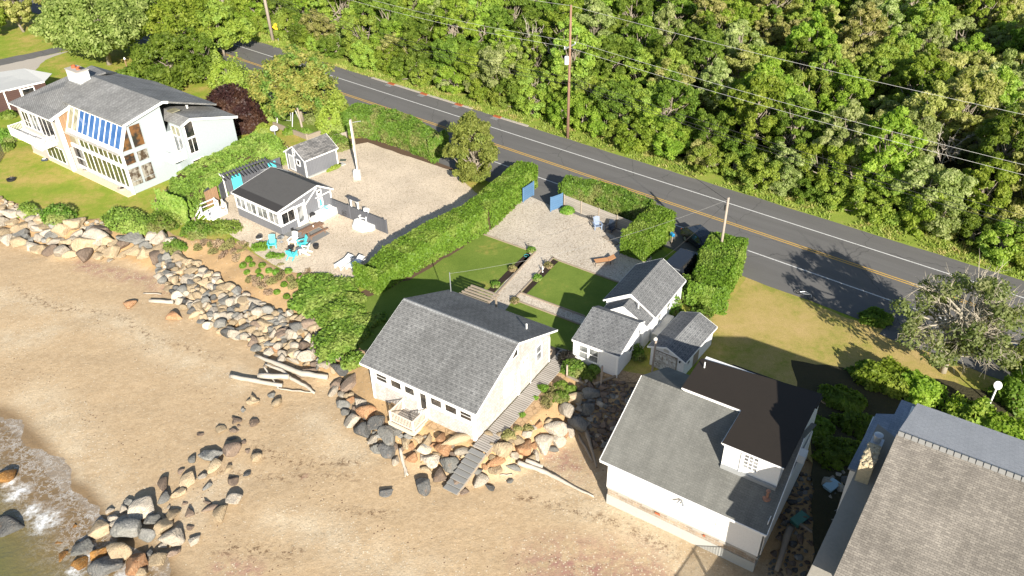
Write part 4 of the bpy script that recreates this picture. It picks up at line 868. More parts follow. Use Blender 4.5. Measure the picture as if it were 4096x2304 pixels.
w5 = MB(); w5.bar(a0+[-.3, 0, .1], a0+np.array([.9, -.25, .1]), .16, .12); w5.bar(a0*[1, 1, 0]+[.5, -.1, 0], a0+[.5, -.1, 0], .1, .1).build('white_post', trimw, PG)
# outdoor shower
OS = thing('outdoor_shower', 'open dark grey timber enclosure with cedar door left of the grey bungalow', 'enclosure', (-22.35, 67.93, 0), YB)
s0, s1, s2, s3 = gb(450, 690, 1.9), gb(545, 655, 1.9), gb(575, 760, 1.9)+[-.1, .1, 0], gb(440, 820, 1.2)
def lw(a, b_, h, mat, nm): a = np.array([a[0], a[1], 0]); b_ = np.array([b_[0], b_[1], 0]); MB().bar(a+[0, 0, h/2], b_+[0, 0, h/2], .06, h).build(nm, mat, OS)
lw(s0, s1, 1.9, wdark, 'panel'); lw(s0, s0+np.array([.9, -1.6, 0]), 1.9, wdark, 'panel'); lw(s1, s1+np.array([.9, -1.5, 0]), 1.9, wdark, 'panel')
lw(s0+np.array([.95, -1.7, 0]), s1+np.array([.6, -1.6, 0]), 1.8, woodb, 'door')
# ---------------------------------------------------------------- grey shed
YG = R(-43)
GS = thing('grey_shed', 'small grey shed with white trim and mottled shingle roof on the gravel', 'shed', (-22.4, 80.32, 0), YG)
vgable(GS, -1.76, 1.95, 1.95, 0, 4.3, 2.0, 2.0, 3.2, wgrey, shingle('roof_mottled', (.26, .25, .24), (.12, .12, .12), (.08, .08, .08), .5, .18, .02, blot=.35), over=.15, name='wall', rn='roof', zb=0, wi=.19)
GSf, GSr = FRONT(), RIGHT()
mb = MB(); GSf.rect(mb, -.12, .03, 0, 2.05, .004, .04); GSf.rect(mb, -3.56, -3.42, 0, 2.05, .004, .04); GSr.rect(mb, -.03, .1, 0, 2.0, .004, .04); GSr.rect(mb, 4.18, 4.3, 0, 2.0, .004, .04); mb.build('corner_trim', trimw, GS)
mb = MB(); GSf.rect(mb, -3.05, -1.95, .15, 2.0, .004, .03); dr = mb.build('door', trimw, GS); GSf.rect(MB(), -2.92, -2.08, .3, 1.88, .031, .04).build('panel', plain('door_grey', (.42, .43, .44), (.38, .39, .4), 2, .6), dr)
window(GS, GSf, -1.48, -1.0, 1.2, 1.7, .13, gdark); window(GS, GSf, -2.0, -1.75, 2.2, 2.75, .09, gdark, hs=(2.45,))
MB().box((-.1, .02, 0), (.25, 4.6, .1)).box((-.1, 4.3, 0), (.6, 4.9, .1)).build('plinth', conc, GS)
# ================================================================ vegetation
L_forest = [leafmat('leaf_bright', (0.231, 0.308, 0.035), (0.143, 0.220, 0.024), (0.297, 0.363, 0.055)),
            leafmat('leaf_yellow', (0.297, 0.352, 0.055), (0.198, 0.264, 0.040), (0.275, 0.363, 0.077)),
            leafmat('leaf_grey_green', (0.297, 0.341, 0.121), (0.187, 0.231, 0.066), (0.396, 0.418, 0.198)),
            leafmat('leaf_deep', (0.143, 0.209, 0.026), (0.094, 0.149, 0.020), (0.198, 0.264, 0.039)),
            leafmat('leaf_olive_tan', (0.341, 0.341, 0.110), (0.220, 0.231, 0.055), (0.418, 0.385, 0.165))]
L_hedge = leafmat('leaf_hedge', (0.142, 0.250, 0.024), (0.088, 0.169, 0.019), (0.189, 0.270, 0.047), .3)
L_privet = leafmat('leaf_privet', (0.135, 0.223, 0.027), (0.081, 0.149, 0.022), (0.203, 0.216, 0.068), .3)
L_juniper = leafmat('leaf_juniper', (0.176, 0.250, 0.038), (0.115, 0.182, 0.030), (0.216, 0.270, 0.061), .25)
L_ivy = leafmat('leaf_ivy', (.17, .25, .035), (.085, .15, .022), (.21, .26, .06), .3)
L_purple = leafmat('leaf_purple', (.032, .012, .012), (.018, .008, .008), (.05, .022, .014), .12)
L_orange = leafmat('leaf_turning', (.25, .215, .055), (.155, .185, .036), (.11, .18, .03), .3)
L_cedar = leafmat('leaf_cedar', (0.270, 0.324, 0.047), (0.176, 0.243, 0.034), (0.230, 0.284, 0.068), .3)
L_grass = leafmat('leaf_dune_grass', (0.270, 0.243, 0.108), (0.162, 0.162, 0.054), (0.338, 0.257, 0.149), .3)
L_dry = leafmat('leaf_dry_twig', (0.351, 0.257, 0.176), (0.230, 0.162, 0.108), (0.297, 0.243, 0.135), .15)
L_tuft = leafmat('leaf_verge', (0.270, 0.324, 0.068), (0.162, 0.243, 0.034), (0.378, 0.324, 0.121), .3)
core_m = plain('blocking_core_brown', (.10, .07, .04), (.06, .06, .025), 5, .95, .05, bmp=1, bs=10, bd=.1)  # woody brown for the light-blocking cores inside hedges and shrubs
bark = plain('bark', (.30, .26, .21), (.2, .17, .13), 3, .9, .1, bmp=.5)
barkp = plain('bark_pale', (.50, .45, .38), (.36, .32, .27), 3, .9, .1)
def nz(v): return v/(np.linalg.norm(v, axis=-1, keepdims=True)+1e-9)
def clump(c, r, n, size, up=.35, g=None, flat=1.0, jit=.55):
    g = g or rng; d = nz(g.normal(0, 1, (n, 3))+[0, 0, up]); rr = r*g.uniform(.55, 1.08, (n, 1))
    return leaves(np.array(c)+d*rr*[1, 1, flat], nz(d+[0, 0, .35]), size, jit, g=g)
def make_tree(name, label, cat, h, rad, trunk_h, ncl, per, leaf, lm, bm=bark, low=.25, seed=1, cr=.32, group=None, bare=0, rt=.22, sq=1.0):
    g = np.random.default_rng(seed); T = thing(name, label, cat, group=group)
    cz = trunk_h+(h-trunk_h)*.5; rz = (h-trunk_h)*.5; cs = []
    while len(cs) < ncl:
        d = nz(g.normal(0, 1, 3)); k = g.uniform(.45, 1.0)**.5; c = np.array([d[0]*rad*k, d[1]*rad*k*sq, cz+d[2]*rz*k])
        wob = 1+.22*math.sin(3*math.atan2(d[1], d[0])+seed)
        c[:2] *= wob; c[2] += g.normal(0, .25)
        if c[2] < trunk_h*.7+low: continue
        cs.append(c)
    Vs = [clump(c, rad*cr*g.uniform(.7, 1.25), int(per*g.uniform(.6, 1.3)), leaf, g=g, flat=.75) for c in cs[int(ncl*bare):]]
    if Vs: quadmesh('crown', np.concatenate(Vs), lm, T)
    tb = MB(); top = np.array([g.normal(0, .15), g.normal(0, .15), cz+rz*.4]); mid = np.array([g.normal(0, .2), g.normal(0, .2), trunk_h*.8])
    tb.tube([(0, 0, -.1), mid, top], [rt, rt*.75, rt*.25], 7)
    for c in cs[::2] if not bare else cs:
        s_ = mid+(top-mid)*g.uniform(0, .8); e = c; m_ = (s_+e)/2+g.normal(0, .2, 3)-[0, 0, .15]
        tb.tube([s_, m_, e], [rt*.38, rt*.24, .02], 5, cap=False)
        if bare and rng.uniform() < .75:
            for q in range(6):
                d = nz(nz(e-s_)+g.normal(0, .55, 3)); s2 = m_+(e-m_)*g.uniform(0, 1); L = g.uniform(.5, 1.3)*rad*.35
                tb.tube([s2, s2+d*L*.5+g.normal(0, .05, 3), s2+d*L], [.035, .022, .008], 4, cap=False)
                for w in range(3):
                    d2 = nz(d+g.normal(0, .6, 3)); s3 = s2+d*L*g.uniform(.3, 1); tb.tube([s3, s3+d2*L*.5], [.018, .006], 3, cap=False)
    tb.build('trunk', bm, T, smooth=True)
    return T
def remat(T, lm):
    for ch in kids(T):
        if ch.name.split('.')[0] == 'crown': ch.material_slots[0].link = 'OBJECT'; ch.material_slots[0].material = lm
KL = ['bright green broadleaf tree in the wood across the road', 'yellow green broadleaf tree in the wood across the road', 'silvery grey green tree in the wood across the road', 'deep green broadleaf tree in the wood across the road', 'olive tan flowering tree in the wood across the road']
GRP = 'trees of the wood across the road'
protos = []
for k, (h, r_, th_, nc, pr_, lf) in enumerate(((8.5, 2.9, 1.6, 84, 210, .21), (7.2, 2.6, 1.2, 76, 210, .2), (9.6, 2.7, 2.0, 88, 200, .21), (6.2, 2.9, .5, 80, 210, .19))):
    protos.append(make_tree('broadleaf_tree', KL[0], 'tree', h, r_, th_, nc, pr_, lf, L_forest[0], seed=20+k, cr=.2, group=GRP))
shrubs = [make_tree('roadside_bush', 'leafy bush at the edge of the wood along the grass verge', 'bush', 3.3, 2.1, .15, 52, 200, .16, L_forest[0], seed=40+k, cr=.25, low=-.1, group='bushes along the edge of the wood') for k in range(2)]
dead = [make_tree('bare_tree', 'pale bare tree standing among green crowns in the wood', 'tree', 7.5, 1.9, 2.6, 15, 10, .2, L_dry, barkp, seed=60+k, bare=1, group='bare trees in the wood', rt=.14) for k in range(2)]
used = set(); cnt = 0
g = np.random.default_rng(5)
def place(pr, a, n, sc, lm=None, label=None, z=0):
    global cnt
    p = road(a, n); o = pr if id(pr) not in used else dup(pr)
    used.add(id(pr)); o.location = (p[0], p[1], z); o.rotation_euler = (0, 0, g.uniform(0, 6.28)); s_ = sc; o.scale = (s_*g.uniform(.9, 1.1), s_*g.uniform(.9, 1.1), s_*g.uniform(.88, 1.12))
    if lm is not None: remat(o, lm)
    if label: o['label'] = label
    cnt += 1; return o
def vis(a, n, h, mx=140):
    p = road(a, n); x, y, c_ = proj((p[0], p[1], h)); x2, y2, _ = proj((p[0], p[1], 0)); return c_ > 0 and -mx < x < 2576+mx and y > -45 and y < 1500
rows = [(76.3, 2.6, 's'), (78.4, 3.2, 'm')]+[(81.4+i*4.5, 4.6, 't') for i in range(21)]
for n0, da, kind in rows:
    a = -190+g.uniform(0, 3)
    while a < 150:
        n_ = n0+g.normal(0, .6 if kind != 't' else 1.2); aa = a+g.normal(0, .6)
        d_ = n0-76
        if vis(aa, n_, 6 if kind == 't' else 2):
            x = proj((*road(aa, n_), 3))[0]
            w = g.uniform(); right_ = x/2576
            pk = [.38, .26, .1, .24, .02] if right_ < .62 else [.3, .22, .13, .2, .15]
            if x > 2150 and d_ > 14: pk = [.1, .15, .25, .1, .4]
            li = int(g.choice(5, p=np.array(pk)/sum(pk)))
            if kind == 's': place(shrubs[int(g.integers(2))], aa, n_, g.uniform(.7, 1.1), L_forest[li])
            elif kind == 'm': place(shrubs[int(g.integers(2))] if g.uniform() < .5 else protos[3], aa, n_, g.uniform(.9, 1.25) if False else g.uniform(.8, 1.05), L_forest[li])
            else:
                if g.uniform() < .05: place(dead[int(g.integers(2))], aa, n_, g.uniform(.9, 1.2))
                else:
                    o = place(protos[int(g.integers(4))], aa, n_, g.uniform(.75, 1.15), L_forest[li])
        a += da
for o in list(COL.objects):
    if o.get('group') == GRP and o.type == 'EMPTY':
        mt = [c for c in kids(o) if c.name.startswith('crown')][0].material_slots[0].material
        o['label'] = KL[L_forest.index(mt)]
print('forest', cnt)
# verge grass, one mass of blades
n = 26000; aa = g.uniform(-150, 75, n); nn_ = g.uniform(73.0, 76.5, n); pos = np.stack([RA[0]*aa+RN[0]*nn_, RA[1]*aa+RN[1]*nn_, np.zeros(n)], 1)
k = fbm(pos, .8, 77) > -.35; pos = pos[k]; hgt_ = g.uniform(.12, .42, len(pos))*(.6+.4*(nn_[k]-73)/3.5)
ang = g.uniform(0, 6.28, len(pos)); w_ = .07; dx = np.stack([np.cos(ang)*w_, np.sin(ang)*w_, 0*ang], 1); ln = np.stack([g.normal(0, .1, len(pos)), g.normal(0, .1, len(pos)), hgt_], 1)
o = quadmesh('verge_tufts', np.stack([pos-dx, pos+dx, pos+ln+dx*.3, pos+ln-dx*.3], 1), L_tuft); tag(o, 'uncut bright grass blades along the far road verge', 'grass', kind='stuff')
# ---------------------------------------------------------------- hedges
def hedge(name, label, pts, width, h, n, size, lm, seed=1, group=None, wob=.18, cat='hedge', taper=.12, cut=None, bare=.0, jit=.5, z0=0):
    g = np.random.default_rng(seed); L = [np.array(p[:2], float) for p in pts]; seg = [np.linalg.norm(b-a) for a, b in zip(L[:-1], L[1:])]; cum = np.concatenate([[0], np.cumsum(seg)]); T = cum[-1]
    W_ = width if hasattr(width, '__len__') else (width,)*len(L); H_ = h if hasattr(h, '__len__') else (h,)*len(L)
    O = thing(name, label, cat, (*L[0], z0), group=group)
    def at(s):
        i = np.clip(np.searchsorted(cum, s, side='right')-1, 0, len(seg)-1); t = (s-cum[i])/np.array(seg)[i]
        A = np.array(L)[i]; B_ = np.array(L)[i+1]; d = nz(B_-A); W2 = np.array(W_)[i]*(1-t)+np.array(W_)[i+1]*t; H2 = np.array(H_)[i]*(1-t)+np.array(H_)[i+1]*t
        return A+(B_-A)*t[:, None], d, W2, H2
    s = g.uniform(-.02, 1.02, n)*T; s_c = np.clip(s, 0, T*.9999); c, d, Wd, Hd = at(s_c); nr = np.stack([d[:, 1], -d[:, 0]], 1)
    face = g.uniform(0, 1, n); wm = np.mean(W_); hm = np.mean(H_); ft = wm/(wm+2*hm)
    top = face < ft; side = np.where(g.uniform(0, 1, n) < .5, -1, 1); e = g.uniform(0, 1, n) < min(.25, wm/T); e_s = np.where(g.uniform(0, 1, n) < .5, 0, 1)
    x = np.where(top, g.uniform(-1, 1, n), side*1.0); z = np.where(top, 1.0, g.uniform(0, 1, n)**.8)
    # round the shoulders
    rnd = np.where(top, 1-.10*np.abs(x)**5, 1); x = x*(1-taper*z)*np.where(~top & (z > .85), 1-.5*(z-.85), 1)
    x = np.where(e, g.uniform(-.95, .95, n), x); z = np.where(e, g.uniform(0, 1, n), z*rnd)
    cc = c.copy(); dd = d.copy(); cc[e] = np.where(e_s[e][:, None] == 0, L[0], L[-1]); d_end = np.where(e_s[:, None] == 0, -nz(L[1]-L[0]), nz(L[-1]-L[-2]))
    pos = np.concatenate([cc+nr*(x*Wd/2)[:, None], (z*Hd)[:, None]], 1)
    nrm = np.concatenate([nr*(x*1.2)[:, None]*(~top)[:, None], np.where(top, 1.0, .25)[:, None]], 1); nrm[e] = np.concatenate([d_end[e], np.full((e.sum(), 1), .2)], 1)
    bumpv = fbm(pos[:, :2]*1.0+pos[:, 2:3]*.7, 2.2, seed)*wob+g.normal(0, .05, n)
    pos = pos+nz(nrm)*bumpv[:, None]; pos[:, 2] = np.maximum(pos[:, 2], .03)
    if bare: 
        k = (fbm(pos[:, :2]+pos[:, 2:3], 1.2, seed+5)+.35*(pos[:, 2]/hm)) > bare-1; pos, nrm = pos[k], nrm[k]
    pos[:, :2] -= L[0]
    quadmesh('foliage', leaves(pos, nz(nrm), size, jit, g=g), lm, O)
    mb = MB(); prev = None
    for i in range(len(L)):
        dr = nz((L[min(i+1, len(L)-1)]-L[max(i-1, 0)])); nrr = np.array([dr[1], -dr[0]]); w_ = max(.1, W_[i]/2-.16); q = L[i]-L[0]; hh = H_[i]-.2
        if i == 0: q = q+dr*.15
        if i == len(L)-1: q = q-dr*.15
        ring = [(*(q-nrr*w_), -.1), (*(q+nrr*w_), -.1), (*(q+nrr*w_*(1-taper)), hh), (*(q-nrr*w_*(1-taper)), hh)]
        b0 = len(mb.v); mb.v += ring
        if prev is not None:
            for a_, b_ in ((0, 1), (1, 2), (2, 3), (3, 0)): mb.f.append([prev+a_, prev+b_, b0+b_, b0+a_])
        else: mb.f.append([b0, b0+3, b0+2, b0+1])
        prev = b0
    mb.f.append([prev, prev+1, prev+2, prev+3]); mb.build('light_block_core', core_m, O)  # solid core added inside to block light; its brown shows through leaf gaps
    return O
def dome(name, label, c, rx, ry, h, n, size, lm, yaw=0, seed=1, cat='shrub', group=None, wob=.2, jit=.55, cr_=.3, z=None):
    g = np.random.default_rng(seed); c = np.array(c, float); O = thing(name, label, cat, (c[0], c[1], c[2] if len(c) > 2 else 0), yaw, group)
    d = nz(g.normal(0, 1, (n, 3))); d[:, 2] = np.abs(d[:, 2]); r_ = 1+fbm(d[:, :2]*3+d[:, 2:3], 1.6, seed)*wob+g.normal(0, .04, n)-.25*g.uniform(0, 1, n)**3
    pos = d*r_[:, None]*[rx, ry, h]; pos[:, 2] += .02
    quadmesh('foliage', leaves(pos, nz(d/[rx, ry, h]+[0, 0, .2]), size, jit, g=g), lm, O)
    mb = MB(); mb.lathe((0, 0, -.15), [(1*.8, 0), (.78, .25*1), (.62, .6), (.3, .78), (.02, .82)], 10); k = mb.build('light_block_core', core_m, O); k.scale = (rx, ry, h)  # opaque inner core, added so light does not pass through the leaves
    return O
hedge('clipped_hedge', 'long clipped hedge between the bungalow gravel yard and the garden', [P(1325, 470)[:2]*1+[.0, .6], P(1205, 570), P(1085, 632), P(1000, 680), P(925, 728)], (2.6, 2.9, 3.1, 3.2, 2.6), (2.5, 2.4, 2.3, 2.1, 1.3), 42000, .17, L_hedge, 3, wob=.12)
hedge('road_hedge', 'tall leafy hedge between the gravel yard and the road', [(-19.2, 93.2), (-15.5, 91.6), (-12.4, 89.4), (-8.0, 84.7)], (3.4, 3.6, 3.5, 2.6), (3.0, 3.0, 2.8, 2.2), 30000, .17, L_privet, 4, wob=.22, bare=.25)
hedge('fence_hedge', 'bushy hedge behind the grey board fence by the road', [(5.6, 74.0), (8.6, 72.9), (11.4, 70.9), (13.6, 68.6)], (1.8, 2.0, 2.0, 1.8), (2.5, 2.4, 2.3, 2.3), 19000, .15, L_privet, 5, wob=.14, bare=.3)
hedge('driveway_hedge', 'thick rounded hedge between the pebble yard and the parked cars', [(14.6, 67.2), (12.9, 65.0), (11.2, 62.7)], (2.6, 2.9, 2.5), (2.7, 2.6, 2.5), 16000, .15, L_hedge, 6, wob=.1)
hedge('pole_hedge', 'rounded hedge around the short utility pole by the road', [(19.6, 62.0), (18.2, 59.2), (16.8, 56.3), (16.2, 54.2)], (3.4, 3.8, 3.0, 1.6), (2.6, 2.6, 2.3, 1.3), 26000, .15, L_hedge, 7, wob=.16, bare=.12)
hedge('juniper_hedge', 'wide billowy evergreen hedge between the left lawn and the grey bungalow', [(-27.4, 85.1), (-30.5, 80.4), (-33.3, 75.9), (-33.9, 71.4)], (4.4, 4.8, 4.7, 3.2), (3.1, 2.8, 2.5, 1.4), 38000, .18, L_juniper, 8, wob=.38, bare=.1)
dome('dry_bush', 'brown leafless bush at the lawn end of the evergreen hedge', P(430, 520), 1.5, 1.5, 1.6, 1500, .14, L_dry, seed=9)
# ivy mound at the bank
iv = [('ivy_bank', 'sprawling vine mound on the bank beside the long hedge', (818, 748), 3.0, 2.8, 1.0, 9500), ('ivy_bank', 'vine cover spilling down to the boulders left of the shingled cottage', (875, 840), 2.0, 3.4, .7, 7000), ('ivy_bank', 'vine cover between the two mounds on the bank', (862, 785), 2.0, 2.2, .8, 4500), ('ivy_bank', 'vines hanging over the seaward side of the bank', (775, 770), 1.3, 1.2, .6, 2000), ('ivy_bank', 'vine mound against the near end of the long hedge', (850, 738), 1.9, 1.5, .8, 3600), ('low_shrub', 'small green shrub in the sand below the cottage eave', (893, 912), .9, .9, .7, 1000)]
for i, (nm, lb, (x, y), a_, b_, h_, n_) in enumerate(iv): dome(nm, lb, PT(x, y), a_, b_, h_, n_, .19, L_ivy, R(-30), 100+i, cat='vines' if 'ivy' in nm else 'shrub', wob=.42, jit=.8)
# lawn-edge shrubs on the rocks
for i, (lb, x, y, a_, b_, h_, n_) in enumerate((('small rounded shrub at the lawn edge nearest the left border', 75, 535, 1.4, 1.0, .9, 1500), ('large rounded shrub between the left lawn and the big boulders', 150, 548, 2.0, 1.5, 1.3, 3000), ('spreading shrub on the lawn edge above the big slabs', 330, 565, 3.6, 1.7, 1.3, 5000), ('green shrub above the slabs at the foot of the wooden handrail', 400, 570, 1.8, 1.6, 1.2, 2500), ('dense bush mass left of the bungalow stairs', 440, 560, 2.0, 1.9, 1.6, 3600), ('dark leafy bush under the wooden handrail', 500, 590, 1.9, 1.5, 1.1, 2600), ('leafy bush in front of the bungalow window band', 565, 588, 2.3, 1.6, 1.2, 3600), ('low bush between the handrail and the slabs', 440, 625, 1.3, 1.0, .8, 1300))):
    dome('bank_shrub', lb, PT(x, y), a_, b_, h_, n_, .16, L_privet if i % 2 else L_juniper, R(-30), 120+i, wob=.25)
EZ = lambda x, y: ((600+x/1.811)/K, (350+y/1.811)/K)
EZ2 = lambda x, y: ((960+x/2.34)/K, (850+y/2.34)/K)
ball = dome('ball_shrub', 'small round green shrub on the sandy bank below the bungalow', (0, 0, 0), .33, .33, .34, 330, .09, L_hedge, seed=130, group='round shrubs on the sandy bank', wob=.1)
bs = [(85, 437), (30, 492), (117, 483), (68, 553), (210, 490), (175, 545), (186, 598), (272, 538), (340, 555), (455, 540), (563, 583), (557, 637), (416, 668), (347, 738), (440, 780), (478, 622)]
for i, (x, y) in enumerate(bs):
    o = ball if i == 0 else dup(ball); p = PT(*EZ2(x, y+15)); o.location = tuple(p); o.scale = (rng.uniform(.85, 1.1),)*3; o.rotation_euler = (0, 0, rng.uniform(0, 6))
dome('bank_shrub', 'spreading green shrub beside the black kettle grill', PT(*EZ2(205, 360)), 1.1, .8, .8, 1300, .13, L_hedge, seed=150, wob=.25)
dome('bank_shrub', 'green shrub behind the white boulder by the turquoise chairs', PT(*EZ2(335, 440)), 1.0, .7, .6, 1000, .13, L_hedge, seed=151, wob=.25)
# scrubby dry growth on the bank
scrub = []
lbs = 'dry brown and green scrub on the sandy bank below the bungalow'
sp = [(20, 300, 1), (60, 330, 0), (10, 370, 0), (130, 620, 1), (200, 700, 1), (270, 760, 1), (90, 640, 0), (300, 650, 0), (380, 600, 0), (480, 640, 0), (520, 500, 1), (580, 510, 1), (640, 560, 1), (620, 620, 1), (440, 470, 0), (380, 510, 0), (40, 250, 0), (560, 440, 1), (500, 700, 0), (160, 660, 1), (250, 640, 1)]
for i in range(2): scrub.append(dome('scrub', lbs, (0, 0, 0), .8, .6, .5, 520, .11, (L_grass, L_dry)[i], seed=160+i, group='dry scrub on the bank', wob=.4, jit=1.0))
for i in range(3): scrub.append(None)
for i, (x, y, k) in enumerate(sp+[(-130, 330, 0), (-200, 300, 1), (-280, 310, 0), (-340, 290, 1), (-60, 380, 1), (-150, 400, 1), (-250, 370, 0), (-90, 300, 0), (-30, 440, 1), (-390, 330, 0)]):
    o = scrub[k] if i in (0, 1) else dup(scrub[k]); p = PT(*EZ2(x, y)); o.location = tuple(p); o.scale = (rng.uniform(.4, .95), rng.uniform(.4, .9), rng.uniform(.5, 1.0)); o.rotation_euler = (0, 0, rng.uniform(0, 6))
# planting strip by the boardwalk (right of the shingled cottage)
BZ = lambda x, y: ((1900+x/3.22)/K, (1300+y/3.22)/K)
for i, (x, y, a_, h_, lm, lb) in enumerate(((885, 870, .8, .8, L_hedge, 'round green bush at the edge of the grey boardwalk'), (770, 985, .5, .5, L_hedge, 'smaller bush beside the boardwalk planks'), (590, 1195, .5, .5, L_ivy, 'lone leafy bush in sand beside the boardwalk'), (1100, 800, .7, .6, L_ivy, 'green bush above the tan boulders near the boardwalk'), (1220, 850, .65, .6, L_ivy, 'bush against the large tan boulder right of the boardwalk'), (1100, 950, .9, .7, L_privet, 'reddish green bush leaning over the pale boulders'), (1285, 590, 1.0, 1.0, L_privet, 'green bush below the double window of the small cottage'), (1450, 670, .6, .8, L_ivy, 'narrow bush beside the cottage corner in the rubble yard'), (1520, 600, .5, .7, L_ivy, 'small bush touching the white cottage wall'), (430, 1440, .7, .5, L_grass, 'yellow green clump at the foot of the boardwalk'), (680, 1345, .5, .35, L_grass, 'low dune plant on the cracked sand'), (550, 1350, .4, .3, L_grass, 'tiny dune plant near the boardwalk edge'), (1900, 330, 1.2, 1.2, L_hedge, 'leafy vine growing at the corner of the small cottage roof'))):
    a_ *= .72 if x < 1250 else 1; h_ *= .8
    p = PT(*BZ(x, y)); dome('bush', lb, p, a_, a_*.85, h_, int(1800*a_), .11, lm, seed=200+i, wob=.25)
gt = dome('grass_tuft', 'straw coloured grass tuft in the planting beside the boardwalk', (0, 0, 0), .55, .45, .5, 380, .09, L_grass, seed=230, group='grass tufts beside the boardwalk', wob=.4, jit=1.0)
for i in range(20):
    f = rng.uniform(0, .7); x = 1120*(1-f)+680*f+rng.normal(0, 60); y = 780*(1-f)+1120*f+rng.normal(0, 60); o = gt if i == 0 else dup(gt); o.location = tuple(PT(*BZ(x, y))); o.scale = (rng.uniform(.45, .95),)*3; o.rotation_euler = (0, 0, rng.uniform(0, 6))
# garden plants
for i, (x, y, lb) in enumerate(((170, 1125, 'small plant in the left bed nearest the pergola'), (312, 990, 'round plant halfway along the left flower bed'), (465, 835, 'plant at the top corner of the left flower bed'), (610, 965, 'plant beside the figurine in the right flower bed'), (515, 1070, 'dry plant low in the right flower bed'), (330, 1255, 'plant at the junction of the two pebble paths'))):
    dome('bed_plant', lb, P(*C5(x, y)), .42, .42, .4, 260, .1, L_grass if i % 2 else L_privet, seed=240+i)
dome('box_shrub', 'round shrub at the foot of the right blue gate', P(*C5(765, 515)), .75, .55, .65, 1200, .1, L_hedge, seed=250, wob=.08)
# ---------------------------------------------------------------- single trees
t1 = make_tree('spreading_tree', 'large pale flowering tree above the glass fronted house', 'tree', 10.5, 7.8, 2.6, 190, 230, .3, leafmat('leaf_pale_tree', (.26, .31, .085), (.15, .205, .045), (.33, .37, .13)), bark, seed=300, cr=.17, rt=.4); t1.location = (*P(275, 162)[:2], 0)
t2 = make_tree('shade_tree', 'tall bright green tree between the pale tree and the road', 'tree', 9.0, 5.0, 1.5, 90, 200, .3, L_forest[0], seed=301, cr=.22); t2.location = (*P(475, 150)[:2], 0)
t2b = make_tree('shade_tree', 'deep green bushy tree behind the ridge of the glass fronted house', 'tree', 6.5, 5.0, .4, 90, 200, .28, L_forest[3], seed=302, cr=.22, low=-.2); t2b.location = (*P(440, 215)[:2], 0)
t2c = make_tree('shade_tree', 'yellow green tree overhanging the road beyond the purple tree', 'tree', 7.0, 4.0, 1, 70, 200, .28, L_forest[1], seed=303, cr=.22); t2c.location = (*P(565, 140)[:2], 0)
t2d = make_tree('shade_tree', 'dark evergreen thicket in front of the pale flowering tree', 'tree', 3.6, 3.6, .2, 60, 190, .22, L_forest[3], seed=304, cr=.25, low=-.2); t2d.location = (*P(370, 235)[:2], 0)
for i, (x, y, sc, lb, lm) in enumerate(((60, 20, 1.1, 'olive tree at the top left corner above the lawn', 4), (-10, 35, 1.0, 'bright tree cut by the left border', 0), (160, 5, 1.1, 'olive grey tree behind the pale flowering tree', 4), (330, 10, 1.2, 'green tree at the top edge left of the road', 1), (430, 5, 1.1, 'green tree beside the far stretch of road', 0), (560, 45, .9, 'yellow green tree touching the far road edge line', 1), (300, 60, 1.1, 'leafy tree behind the crown of the pale tree', 3), (-60, 60, 1.1, 'tree beyond the left border of the upper lawn', 3), (520, 200, .8, 'bushy tree behind the right end of the house roof', 3), (590, 235, .6, 'small green tree between purple tree and cedars', 0), (250, 5, 1.2, 'deep green tree behind the pale tree at the top edge', 3))):
    o = dup(protos[i % 4]); o.location = (*P(x, y+60)[:2], 0) if i < 6 else (*P(x, y)[:2], 0); o.scale = (sc,)*3; remat(o, L_forest[lm]); o['label'] = lb; del o['group']
tp = dome('purple_tree', 'dark purple rounded tree beside the right wing of the house', (-34.2, 95.2), 3.6, 3.2, 5.2, 15000, .24, L_purple, seed=310, cat='tree', wob=.12)
t4 = make_tree('turning_tree', 'orange tinged round tree between the purple tree and the road', 'tree', 8.6, 4.6, 1.7, 110, 230, .24, L_orange, seed=311, cr=.2, rt=.3); t4.location = (*P(762, 305)[:2], 0)
t5 = make_tree('corner_tree', 'bushy olive green tree at the corner of the gravel yard', 'tree', 7.4, 2.55, .2, 110, 230, .17, L_forest[4], seed=312, cr=.23, low=-.2); t5.location = (*P(1192, 455)[:2], 0); remat(t5, leafmat('leaf_corner', (.27, .29, .07), (.16, .19, .04), (.22, .27, .06)))
for i, (x, y, h_, lb) in enumerate(((600, 240, 4.2, 'tall yellow green cedar left of the orange tinged tree'), (640, 265, 3.8, 'yellow green cedar against the orange tinged tree'), (560, 215, 4.0, 'yellow green cedar behind the purple tree'), (660, 300, 2.6, 'low pale cedar under the orange tinged tree'), (835, 330, 3.2, 'feathery cedar at the left end of the road hedge'), (850, 300, 3.6, 'pointed cedar between the road and the orange tinged tree'))):
    dome('cedar', lb, P(x, y), 1.7, 1.5, h_, 3800, .2, L_cedar, seed=320+i, cat='tree', wob=.4)
